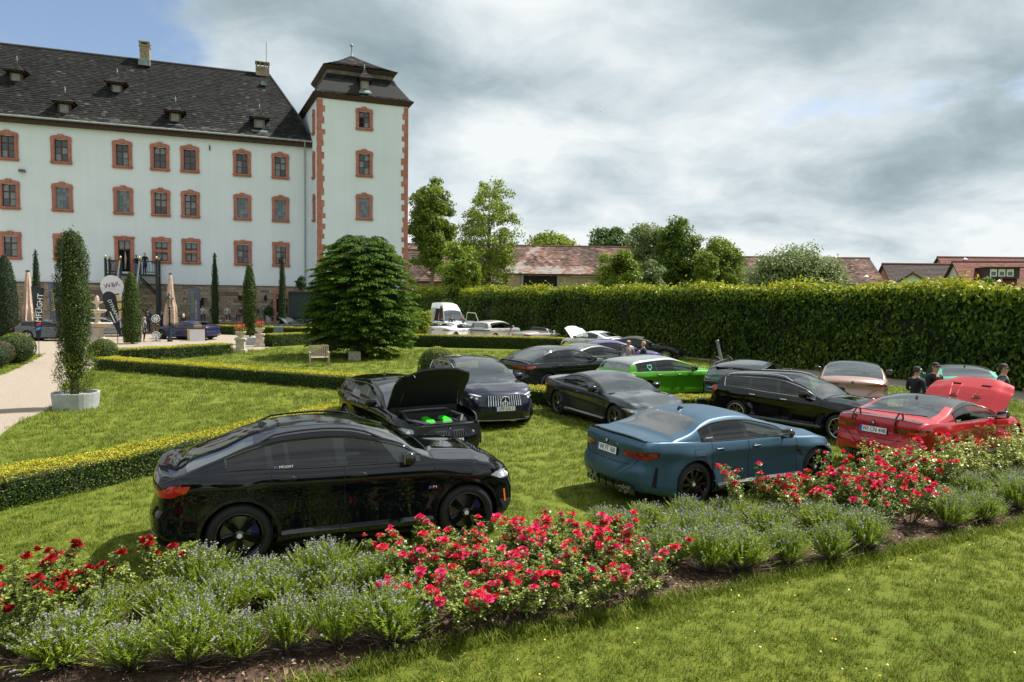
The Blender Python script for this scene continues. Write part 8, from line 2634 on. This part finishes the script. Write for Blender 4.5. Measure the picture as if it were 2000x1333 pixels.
t = thing('banner_flag', 'grey blue banner with yellow lettering behind the deep blue coupe', 'flag', (-26.65, 57.2, 0), face((-26, 57)))
b = MB(); b.tube([(0.45, 0, 0), (0.45, 0, 3.8), (-0.4, 0, 3.82)], 0.02, 6); b.build('pole', M_PLASTIC, t)
cloth([(-0.28, 1.0), (0.46, 1.0), (0.40, 3.8), (-0.40, 3.8)], M_FLAGBLUE, t, wave=0.02)
script_marks(t, -0.12, 1.7, 3.5, 0.26, M_YELLOW, 3); script_marks(t, 0.15, 1.2, 2.7, 0.18, M_WHITEV, 4)
t = thing('banner_flag', 'grey banner with yellow lettering behind the dark flag', 'flag', (-33.2, 49.5, 0), face((-33, 49.5)))
b = MB(); b.tube([(0.3, 0, 0), (0.3, 0, 3.9)], 0.02, 6); b.build('pole', M_PLASTIC, t)
cloth([(-0.25, 1.0), (0.35, 1.0), (0.35, 3.9), (-0.35, 3.9)], M_FLAGBLUE, t, wave=0.02)
script_marks(t, -0.05, 1.9, 3.6, 0.26, M_YELLOW, 5)

# stand with three display rims
t = thing('rim_stand', 'black post displaying three silver car rims one above another', 'rim stand', (-24.35, 46.6, 0), face((-24, 46.6)))
b = MB(); b.tube([(0, 0.12, 0), (0, 0.12, 1.95)], 0.04, 8); b.box((0, 0.1, 0.02), (0.6, 0.5, 0.04)); b.build('post', M_PLASTIC, t)
for k, z in enumerate((0.42, 0.98, 1.56)):
    me = wheel_meshes(0.36, 0.2, (10, 'single') if k != 1 else (5, 'vee'))
    w = bpy.data.objects.new('rim', None); COL.objects.link(w); w.parent = t; w.location = (0, 0.05, z)
    for nm, m in (('rim_spokes', me[1]), ('rim_lip', me[5])):
        o = bpy.data.objects.new(nm, m); COL.objects.link(o); o.parent = w
        if not m.materials: m.materials.append(None)
        o.material_slots[0].link = 'OBJECT'; o.material_slots[0].material = M_LED if k != 1 else M_BRONZE
t = thing('display_counter', 'white folding promotion counter with a box on it', 'counter', (-22.0, 47.6, 0), face((-22, 47.6)))
b = MB(); b.box((0, 0, 0.42), (0.98, 0.5, 0.84)); b.build('panel', M_FLAGWHITE, t)
b = MB(); b.box((0, 0, 0.87), (1.05, 0.56, 0.05)); b.build('top', M_PLASTIC, t)
b = MB(); b.box((0.05, -0.02, 0.99), (0.5, 0.3, 0.2)); b.build('carton', pm('carton', (0.42, 0.28, 0.14), 0.9), t)
for s_ in (-1, 1):
    b = MB(); b.box((s_ * 0.56, -0.1, 0.42), (0.08, 0.1, 0.84)); b.box((s_ * 0.56, -0.16, 0.8), (0.14, 0.02, 0.1)); b.build('side_post', M_YELLOW if s_ < 0 else M_PLASTIC, t)

# garden seat of slats
t = thing('garden_bench', 'weathered grey wooden garden armchair left of the conifer', 'bench', (-9.0, 31.8, 0), radians(200))
for (x, y, h) in ((0.42, 0.30, 0.62), (-0.42, 0.30, 0.62), (0.42, -0.25, 0.95), (-0.42, -0.25, 0.95)):
    b = MB(); b.box((x, y, h / 2), (0.06, 0.06, h)); b.build('leg', M_TEAK, t)
for k in range(6):
    b = MB(); b.box((0, 0.28 - k * 0.10, 0.42), (0.88, 0.075, 0.025)); b.build('seat_slat', M_TEAK, t)
for k in range(9):
    b = MB(); b.box((-0.34 + k * 0.085, -0.27, 0.69), (0.055, 0.022, 0.44)); b.build('back_slat', M_TEAK, t)
for z in (0.47, 0.93):
    b = MB(); b.box((0, -0.27, z), (0.88, 0.045, 0.06)); b.build('back_rail', M_TEAK, t)
for s_ in (-1, 1):
    b = MB(); b.box((s_ * 0.42, 0.03, 0.645), (0.07, 0.66, 0.035)); b.build('armrest', M_TEAK, t)
    b = MB(); b.box((s_ * 0.42, 0.02, 0.38), (0.04, 0.5, 0.07)); b.build('side_rail', M_TEAK, t)


def urn(label, loc):
    t = thing('flower_pedestal', label, 'pedestal', loc, 0.2, 'stone pedestals with flower urns')
    b = MB(); b.box((0, 0, 0.09), (0.62, 0.62, 0.18)); b.box((0, 0, 0.45), (0.44, 0.44, 0.56)); b.box((0, 0, 0.78), (0.58, 0.58, 0.10)); b.build('plinth', M_CASTSTONE, t)
    b = MB(); b.lathe([(0.16, 0.83), (0.12, 0.90), (0.24, 1.02), (0.30, 1.16), (0.32, 1.2), (0.26, 1.18)], 16); b.build('urn', M_CASTSTONE, t, smooth=True)
    rng = np.random.default_rng(5); n = 420
    p = rng.normal(0, 0.15, (n, 3)) * np.array([1, 1, 0.7]) + np.array([0, 0, 1.33])
    leaf_obj('flower_leaves', leaf_quads(p, nrmz(p - np.array([0, 0, 1.2])), 0.07, rng), rng.uniform(0.1, 0.8, n), G_TREE, t)
    p = rng.normal(0, 0.17, (70, 3)) * np.array([1, 1, 0.6]) + np.array([0, 0, 1.46])
    leaf_obj('flower_blooms', leaf_quads(p, nrmz(p - np.array([0, 0, 1.2])), 0.08, rng, aspect=0.9), rng.uniform(0, 1, 70), M_PETAL[0], t)


urn('stone pedestal with red flowers beside the potted thuja', (-15.95, 43.1, 0))
urn('stone pedestal with red flowers at the near hedge end', (-15.3, 38.4, 0))
# old gun: spoked wheel, wooden trail, raised grey barrel
t = thing('old_cannon', 'small old cannon with grey barrel and wooden wheels on the verge', 'cannon', (9.75, 31.6, 0), radians(120)); t.scale = (0.75,) * 3
M_OLDW = pm('old_brown_wood', (0.10, 0.065, 0.045), 0.85, var=(6, 0.3)); M_GUN = pm('gun_grey', (0.16, 0.17, 0.175), 0.5, 0.4)
for s_ in (-1, 1):
    b = MB(); b.lathe([(0.46, -0.03), (0.5, -0.03), (0.5, 0.03), (0.46, 0.03), (0.46, -0.03)], 20, (0, s_ * 0.5, 0.5), 'Y')
    for k in range(8): a = pi * k / 8; b.tube([(0.47 * cos(a), s_ * 0.5, 0.5 + 0.47 * sin(a)), (-0.47 * cos(a), s_ * 0.5, 0.5 - 0.47 * sin(a))], 0.02, 4)
    b.build('wheel', M_OLDW, t)
b = MB(); b.lathe([(0.0, -0.3), (0.13, -0.28), (0.12, 0.2), (0.10, 0.7), (0.09, 1.25), (0.12, 1.32), (0.12, 1.4), (0.07, 1.4), (0.06, 1.0)], 14); o = b.build('barrel', M_GUN, t, smooth=True); o.location = (0.0, 0, 0.62); o.rotation_euler = (0, radians(18), 0)
b = MB(); b.tube([(0.3, 0.1, 0.6), (-1.3, 0.1, 0.06)], 0.07, 4); b.tube([(0.3, -0.1, 0.6), (-1.3, -0.1, 0.06)], 0.07, 4); b.box((0, 0, 0.5), (0.1, 1.1, 0.1)); b.build('carriage', M_TEAK, t)
# cafe furniture before the terrace
M_CAFE = pm('cafe_blue', (0.16, 0.23, 0.28), 0.6)
t = thing('cafe_board', 'blue grey folding board behind the low hedge', 'board', (-15.9, 46.4, 0), 0.3)
b = MB(); b.box((0, 0, 0.75), (0.62, 0.05, 0.75), rx=0.15); b.build('panel', M_CAFE, t); b = MB(); b.box((-0.27, 0, 0.3), (0.05, 0.05, 0.6)); b.build('leg', M_TEAK, t); b = MB(); b.box((0.27, 0, 0.3), (0.05, 0.05, 0.6)); b.build('leg', M_TEAK, t)
shape_cloud('grey green shrub in a pot beside the kiosk', tuple(Vector((-32.33, 59, 1.0)) + Matrix.Rotation(FA, 3, 'Z') @ Vector((10.6, -3.0, 0))), ball_prof(0.38, 0.75, 1.3), 900, 0.12, G_CYP, 140, name='potted_shrub', cat='potted shrub', rough=0.15, up=1)
b = MB(); b.lathe([(0.02, 0), (0.22, 0), (0.28, 0.5), (0.0, 0.5)], 14); b.build('pot', M_POT, bpy.data.objects['potted_shrub'])
tree('wispy rosemary like shrub on top of the kiosk', tuple(Vector((-32.33, 59, 3.6)) + Matrix.Rotation(FA, 3, 'Z') @ Vector((13.3, -4.2, 0))), 1.5, 0.1, 0.6, 16, 40, 0.10, G_CYP, 141, name='rooftop_shrub', group='', trunk=0.04)
b = MB(); b.add([(-0.17, 0.02, 0.03), (0, 0, 0), (0.17, 0.02, 0.04), (0, 0.10, 0), (0, -0.10, 0)], [(0, 4, 1, 3), (2, 3, 1, 4)]); bd = b.build('bird', M_PLASTIC, loc=(9.8, 80, 24.8)); props(bd, 'tiny dark bird flying high in the cloudy sky', 'bird')

# ------------------------------------------------------------------ people
SKIN = (0.50, 0.29, 0.20)


def person(label, loc, heading, h=1.76, top=(0.01, 0.01, 0.012), legs=(0.02, 0.03, 0.07), hair=(0.05, 0.03, 0.02), shoes=(0.02, 0.02, 0.02), pose='stand', sleeves=True, cap=None, glasses=False, long_hair=False, shorts=False, arms=None, female=False, seed=0, chain=False, group='visitors'):
    rng = np.random.default_rng(seed + 77)
    t = thing('person', label, 'person', loc, radians(heading), group)
    k = h / 1.76
    sit = pose == 'sit'
    zs = -0.42 if sit else 0.0
    sw = 0.185 if female else 0.205
    V, R, E, M = [], [], [], []     # vertex, radius, edges, material per vertex (0 skin 1 top 2 legs 3 shoes)
    def a(p, r, par, m):
        V.append(Vector(p) * k); R.append((r if hasattr(r, '__len__') else (r, r))); M.append(m)
        if par is not None: E.append((par, len(V) - 1))
        return len(V) - 1
    # x forward, y left
    pel = a((0, 0, 0.95 + zs), (0.145, 0.115), None, 2)
    w = a((0.0, 0, 1.10 + zs), (0.135, 0.105), pel, 1)
    ch = a((0.01, 0, 1.28 + zs), (0.165, 0.115), w, 1)
    sh = a((0.0, 0, 1.42 + zs), (0.13, 0.085), ch, 1)
    nk = a((0.01, 0, 1.51 + zs), 0.052, sh, 0)
    j = a((0.03, 0, 1.585 + zs), (0.066, 0.074), nk, 0)
    hd = a((0.025, 0, 1.66 + zs), (0.078, 0.092), j, 0)
    ht = a((0.015, 0, 1.725 + zs), (0.058, 0.068), hd, 0)
    for s in (1, -1):
        arm = (arms or ('down', 'down'))[0 if s > 0 else 1]
        so = a((0.0, s * sw, 1.415 + zs), 0.062, sh, 1)
        if arm == 'down': el, wr, hn = (-0.03, s * (sw + 0.065), 1.14), (0.03, s * (sw + 0.06), 0.90), (0.05, s * (sw + 0.05), 0.82)
        elif arm == 'hold': el, wr, hn = (0.02, s * (sw + 0.06), 1.15), (0.24, s * 0.10, 1.16), (0.30, s * 0.05, 1.19)
        elif arm == 'up': el, wr, hn = (0.16, s * (sw + 0.05), 1.26), (0.20, s * 0.12, 1.50), (0.19, s * 0.08, 1.58)
        else: el, wr, hn = (-0.06, s * (sw + 0.07), 1.16), (0.08, s * 0.13, 0.98), (0.12, s * 0.05, 0.97)
        z_ = lambda p: (p[0], p[1], p[2] + zs)
        m = 1 if sleeves else 0
        e1 = a(z_(el), 0.045, so, m); w1 = a(z_(wr), 0.032, e1, m); pm_ = a(z_(hn), (0.036, 0.020), w1, 0)
        d = (Vector(hn) - Vector(wr)).normalized()
        lat = Vector((0, 1, 0)) if abs(d.y) < 0.8 else Vector((1, 0, 0))
        for q, (o_, l_) in enumerate(((-0.024, 0.060), (-0.008, 0.074), (0.008, 0.070), (0.024, 0.055))):
            f1 = a(Vector(z_(hn)) + d * 0.035 + lat * o_, 0.010, pm_, 0); a(Vector(z_(hn)) + d * (0.035 + l_) + lat * o_ * 1.1 + Vector((0.012, 0, 0)), 0.008, f1, 0)
        f1 = a(Vector(z_(hn)) + d * 0.01 + Vector((0.035, 0, 0)), 0.011, pm_, 0); a(Vector(z_(hn)) + d * 0.045 + Vector((0.048, 0, 0)), 0.009, f1, 0)
        # leg
        hp = a((0.0, s * 0.095, 0.88 + zs), 0.098, pel, 2)
        off = rng.uniform(-0.08, 0.08)
        if sit:
            kn = a((0.43, s * 0.13, 0.50), 0.068, hp, 2); an = a((0.42, s * 0.13, 0.10), 0.045, kn, 2)
            to = a((0.56, s * 0.14, 0.04), 0.036, an, 3)
        else:
            kn = a((0.03 + off, s * 0.105, 0.50), 0.066, hp, 2); an = a((-0.02 + off, s * 0.11, 0.10), 0.044, kn, 0 if shorts else 2)
            to = a((0.11 + off, s * 0.13, 0.042), 0.038, an, 3)
    me = bpy.data.meshes.new('body'); me.from_pydata(V, E, [])
    o = bpy.data.objects.new('body', me); COL.objects.link(o)
    sk = o.modifiers.new('skin', 'SKIN'); sk.use_smooth_shade = True
    lay = me.skin_vertices[0].data if me.skin_vertices else None
    if lay is None:
        bm = bmesh.new(); bm.from_mesh(me); bm.verts.layers.skin.verify(); bm.to_mesh(me); bm.free(); lay = me.skin_vertices[0].data
    for i, r in enumerate(R):
        lay[i].radius = (r[0] * k, r[1] * k); lay[i].use_root = (i == 0)
    ss = o.modifiers.new('sub', 'SUBSURF'); ss.levels = ss.render_levels = 2
    PEOPLE.append((o, t, V, E, M, (top, legs, shoes), shorts, k))
    # hair, cap, glasses as pieces worn on the head
    hc = Vector((0.015, 0, 1.675 + zs)) * k
    b = rounded_block(0.098 * k, 0.084 * k, 0.105 * k, 2.1, 8)
    b.v = [(p[0] - 0.012 * k, p[1], p[2]) for p in b.v]
    keep = []
    for f in b.f:
        c0 = sum((Vector(b.v[i]) for i in f), Vector()) / 4
        if c0.z > (0.032 * k if c0.x > 0.02 * k else (-0.20 if long_hair else -0.045 * k)): keep.append(f)
    b.f = keep
    hm = bpy.data.meshes.new('hair'); hm.from_pydata([tuple(Vector(p) + hc) for p in b.v], [], b.f); hm.polygons.foreach_set('use_smooth', [True] * len(hm.polygons))
    ob('hair', hm, pm('hair_%02d_%02d' % (int(hair[0] * 99), int(hair[1] * 99)), hair, 0.7), t)
    if long_hair:
        b = MB(); b.tube([hc + Vector((-0.05, 0, 0.02)) * k, hc + Vector((-0.10, 0, -0.10)) * k, hc + Vector((-0.105, 0, -0.26)) * k], [0.06 * k, 0.075 * k, 0.04 * k], 10); b.build('hair_length', MATS['hair_%02d_%02d' % (int(hair[0] * 99), int(hair[1] * 99))], t, smooth=True)
    if cap:
        b = rounded_block(0.104 * k, 0.092 * k, 0.095 * k, 2.2, 8)
        b.f = [f for f in b.f if sum(b.v[i][2] for i in f) / 4 > 0.03 * k]
        b.v = [tuple(Vector(p) + hc + Vector((-0.004, 0, 0.012)) * k) for p in b.v]
        n0 = len(b.v)
        for q in range(9):
            an = -1.1 + 2.2 * q / 8
            b.v += [tuple(hc + Vector((0.085 * cos(an), 0.080 * sin(an), 0.040)) * k), tuple(hc + Vector((0.085 * cos(an) + 0.085 * cos(an * 0.8), 0.080 * sin(an), 0.024)) * k)]
        b.f += [(n0 + 2 * q, n0 + 2 * q + 1, n0 + 2 * q + 3, n0 + 2 * q + 2) for q in range(8)]
        cm = bpy.data.meshes.new('cap'); cm.from_pydata(b.v, [], b.f); ob('cap', cm, pm('cap_%02d%02d' % (int(cap[0] * 99), int(cap[2] * 99)), cap, 0.8), t)
    if glasses:
        b = MB(); b.box(hc + Vector((0.088, 0, 0.0)) * k, (0.018 * k, 0.135 * k, 0.034 * k)); b.box(hc + Vector((0.04, 0.078, 0.004)) * k, (0.1 * k, 0.006, 0.012 * k)); b.box(hc + Vector((0.04, -0.078, 0.004)) * k, (0.1 * k, 0.006, 0.012 * k)); b.build('sunglasses', M_BLACKGLOSS, t)
    b = MB()   # nose and ears
    b.add([hc + Vector(p) * k for p in ((0.088, 0, 0.0), (0.088, 0.014, -0.045), (0.088, -0.014, -0.045), (0.118, 0, -0.036))], [(0, 1, 3), (0, 3, 2), (1, 2, 3)])
    for s in (1, -1): b.box(hc + Vector((0.0, s * 0.083, -0.015)) * k, (0.035 * k, 0.014 * k, 0.055 * k))
    b.build('nose_and_ears', pm('skin', SKIN, 0.55), t)
    b = MB(); b.box(hc + Vector((0.085, 0, -0.072)) * k, (0.02 * k, 0.045 * k, 0.008 * k)); b.build('mouth', pm('lips', (0.33, 0.12, 0.10), 0.5), t)
    if not glasses:
        b = MB()
        for s in (1, -1): b.box(hc + Vector((0.089, s * 0.032, 0.0)) * k, (0.012 * k, 0.026 * k, 0.012 * k))
        b.build('eyes', pm('eye_dark', (0.03, 0.02, 0.015), 0.3), t)
    if chain:
        b = MB(); b.tube([Vector((0.09 + 0.035 * cos(q), 0.075 * sin(q), 1.40 - 0.06 * cos(q))) * k for q in np.linspace(-1.9, 1.9, 12)], 0.006, 5); b.build('necklace', M_GOLD, t)
    return t


PEOPLE = []
SHIRT = {}
person('man in black hooded jacket and black cap turned away by the red coupe', (10.16, 17.05, 0), 20, 1.72, cap=(0.012, 0.012, 0.014), seed=1, arms=('hold', 'down'))
person('bearded man in black cap, sunglasses and gold chain holding a drink', (10.8, 17.35, 0), -75, 1.80, cap=(0.012, 0.012, 0.014), glasses=True, seed=2, arms=('rest', 'hold'), chain=True, hair=(0.02, 0.015, 0.012))
person('man in dark polo shirt and sunglasses behind the raised red bonnet', (12.0, 16.6, 0), -40, 1.86, top=(0.035, 0.042, 0.05), glasses=True, seed=3, hair=(0.02, 0.02, 0.02), sleeves=False)
person('blonde woman in pale top and sunglasses between the cars', (4.62, 27.0, 0), -95, 1.68, top=(0.30, 0.24, 0.24), hair=(0.50, 0.38, 0.22), long_hair=True, glasses=True, female=True, seed=4, arms=('rest', 'rest'))
person('person with short fair curls in navy jacket beside the blonde woman', (5.2, 26.9, 0), 190, 1.66, top=(0.02, 0.025, 0.05), hair=(0.50, 0.30, 0.12), female=True, seed=5)
RZ = Matrix.Rotation(FA, 3, 'Z'); CO = Vector((-32.33, 59.0, 0))
def cst(u, v, z): return tuple(CO + RZ @ Vector((u, v, z)))
person('person in black jacket and blue jeans on the balcony', cst(0.05, -0.75, 4.88), 70, 1.62, legs=(0.10, 0.17, 0.26), seed=6, arms=('rest', 'rest'))
person('taller bald man in black jacket and dark jeans on the balcony', cst(0.72, -0.8, 4.88), 160, 1.82, legs=(0.025, 0.04, 0.10), hair=(0.40, 0.25, 0.18), seed=7, arms=('hold', 'rest'))
person('woman in grey shirt and black trousers looking at the display rims', (-24.75, 45.9, 0), 10, 1.68, top=(0.20, 0.21, 0.21), legs=(0.012, 0.012, 0.015), hair=(0.45, 0.30, 0.15), shoes=(0.6, 0.6, 0.6), female=True, long_hair=True, seed=8)
person('man in black shirt and grey shorts beside the woman in grey', (-25.6, 46.8, 0), -60, 1.80, legs=(0.42, 0.40, 0.37), shorts=True, shoes=(0.5, 0.5, 0.5), hair=(0.03, 0.02, 0.015), sleeves=False, seed=9, cap=(0.012, 0.012, 0.014))
person('man in blue jacket and pale cap by the stair foot', (-30.0, 56.2, 0), -60, 1.80, top=(0.03, 0.07, 0.13), cap=(0.6, 0.6, 0.58), seed=10)
person('man in dark green jacket next to the pale capped man', (-29.2, 56.9, 0), -120, 1.84, top=(0.02, 0.035, 0.035), seed=11)
person('man in bright red shirt before the terrace wall', (-22.4, 57.6, 0), -80, 1.78, top=(0.60, 0.02, 0.02), seed=12, sleeves=False, hair=(0.08, 0.05, 0.03))
person('bearded person in grey jacket beside the van', (-5.15, 58.3, 0), -90, 1.78, top=(0.05, 0.055, 0.06), seed=13, hair=(0.12, 0.06, 0.03))
person('second person with lifted hands beside the van', (-4.2, 58.6, 0), -110, 1.76, top=(0.14, 0.13, 0.12), seed=14, arms=('up', 'up'))
person('person in black hat behind the fountain', (-27.0, 48.3, 0), 150, 1.74, top=(0.012, 0.012, 0.012), seed=15, cap=(0.02, 0.018, 0.016))
person('fair haired woman in black top behind the rim stand', (-26.0, 54.0, 0), 100, 1.70, hair=(0.50, 0.34, 0.18), long_hair=True, female=True, seed=16)
b = MB(); b.box((0, 0, 0), (6.6, 0.4, 0.06)); 
for x in (-3.1, 0, 3.1): b.box((x, 0, -0.22), (0.08, 0.36, 0.40))
cb = b.build('cafe_bench', M_TEAK, loc=cst(8.0, -1.55, 1.38), rot=(0, 0, FA)); props(cb, 'long wooden cafe bench on the terrace', 'bench')
for i, (u, tp, hr, lb) in enumerate(((5.2, (0.55, 0.55, 0.55), (0.05, 0.03, 0.02), 'seated guest in white shirt, first on the terrace'), (6.0, (0.02, 0.02, 0.02), (0.02, 0.015, 0.012), 'seated guest in black, second on the terrace'), (7.2, (0.45, 0.46, 0.48), (0.10, 0.06, 0.04), 'seated guest in pale grey near the small cellar window'), (8.3, (0.03, 0.03, 0.035), (0.03, 0.02, 0.015), 'seated guest in dark shirt below the small cellar window'), (9.6, (0.02, 0.02, 0.025), (0.02, 0.015, 0.01), 'seated guest in black behind the potted thuja'), (10.4, (0.30, 0.30, 0.32), (0.06, 0.04, 0.03), 'seated guest in grey nearest the kiosk'))):
    person(lb, cst(u, -1.55, 0.96), math.degrees(FA) - 90 + random.uniform(-40, 40), 1.74, top=tp, hair=hr, pose='sit', seed=20 + i, arms=('hold', 'rest'), female=i % 2 == 1)
b = MB(); b.box((0, 0, 0.44), (1.5, 0.4, 0.06)); b.box((-0.6, 0, 0.2), (0.08, 0.36, 0.42)); b.box((0.6, 0, 0.2), (0.08, 0.36, 0.42))
cb = b.build('cafe_bench', M_TEAK, loc=(-24.9, 59.0, 0.0), rot=(0, 0, FA)); props(cb, 'short wooden bench behind the banner', 'bench')
person('seated guest in leopard pattern jacket and red cap behind the blue coupe', (-24.55, 58.9, 0.02), -80, 1.74, top=(0.42, 0.33, 0.20), cap=(0.5, 0.02, 0.02), pose='sit', seed=30)
person('seated guest in pale blue with white cap beside the leopard jacket', (-25.25, 58.75, 0.02), -60, 1.74, top=(0.45, 0.55, 0.62), cap=(0.7, 0.7, 0.7), pose='sit', seed=31)
b = MB(); b.box((0, 0, 0.44), (1.6, 0.4, 0.06)); b.box((-0.6, 0, 0.2), (0.08, 0.36, 0.42)); b.box((0.6, 0, 0.2), (0.08, 0.36, 0.42))
cb = b.build('cafe_bench', M_TEAK, loc=(-33.6, 55.6, 0.0), rot=(0, 0, FA)); props(cb, 'wooden bench near the castle behind the fountain', 'bench')
person('seated guest in light blue jacket left of the fountain', (-33.2, 55.6, 0.02), -70, 1.74, top=(0.22, 0.42, 0.50), pose='sit', seed=32)
person('seated guest in white left of the light blue jacket', (-34.0, 55.3, 0.02), -60, 1.74, top=(0.6, 0.6, 0.6), pose='sit', seed=33)


def bake_people():
    """grow every skeleton to one continuous body mesh, then colour skin and clothes by the nearest bone"""
    dg = bpy.context.evaluated_depsgraph_get()
    for o, t, V, E, M, cols, shorts, k in PEOPLE:
        me = bpy.data.meshes.new_from_object(o.evaluated_get(dg))
        for nm, cl, r in (('skin', SKIN, 0.55), ('cloth_%d_%d_%d' % tuple(int(c * 200) for c in cols[0]), cols[0], 0.85), ('cloth_%d_%d_%d' % tuple(int(c * 200) for c in cols[1]), cols[1], 0.85), ('shoe_%d' % int(cols[2][0] * 99), cols[2], 0.6)):
            me.materials.append(pm(nm, cl, r))
        A = np.array([V[i] for i, j in E]); B = np.array([V[j] for i, j in E]); mi = np.array([M[j] for i, j in E])
        c = np.empty(len(me.polygons) * 3, np.float32); me.polygons.foreach_get('center', c); c = c.reshape(-1, 3)
        d = B - A; tt = np.clip(((c[:, None] - A[None]) * d[None]).sum(-1) / (d * d).sum(-1)[None], 0, 1)
        dist = np.linalg.norm(c[:, None] - (A[None] + tt[..., None] * d[None]), axis=-1)
        me.polygons.foreach_set('material_index', mi[np.argmin(dist, 1)].astype(np.int32))
        me.polygons.foreach_set('use_smooth', np.ones(len(me.polygons), bool)); me.update()
        nb = ob('body', me, None, t)
        bpy.data.objects.remove(o)


bake_people()
hf = bpy.data.objects.get('person.001')
if hf:   # drink in the bearded man's hand
    b = MB(); b.lathe([(0, 0), (0.032, 0), (0.034, 0.10), (0, 0.10)], 12); props(b.build('drink_cup', M_FLAGWHITE, loc=tuple(hf.matrix_basis @ Vector((0.31, -0.03, 1.20)))), 'small pale drink cup held by the bearded man', 'cup')
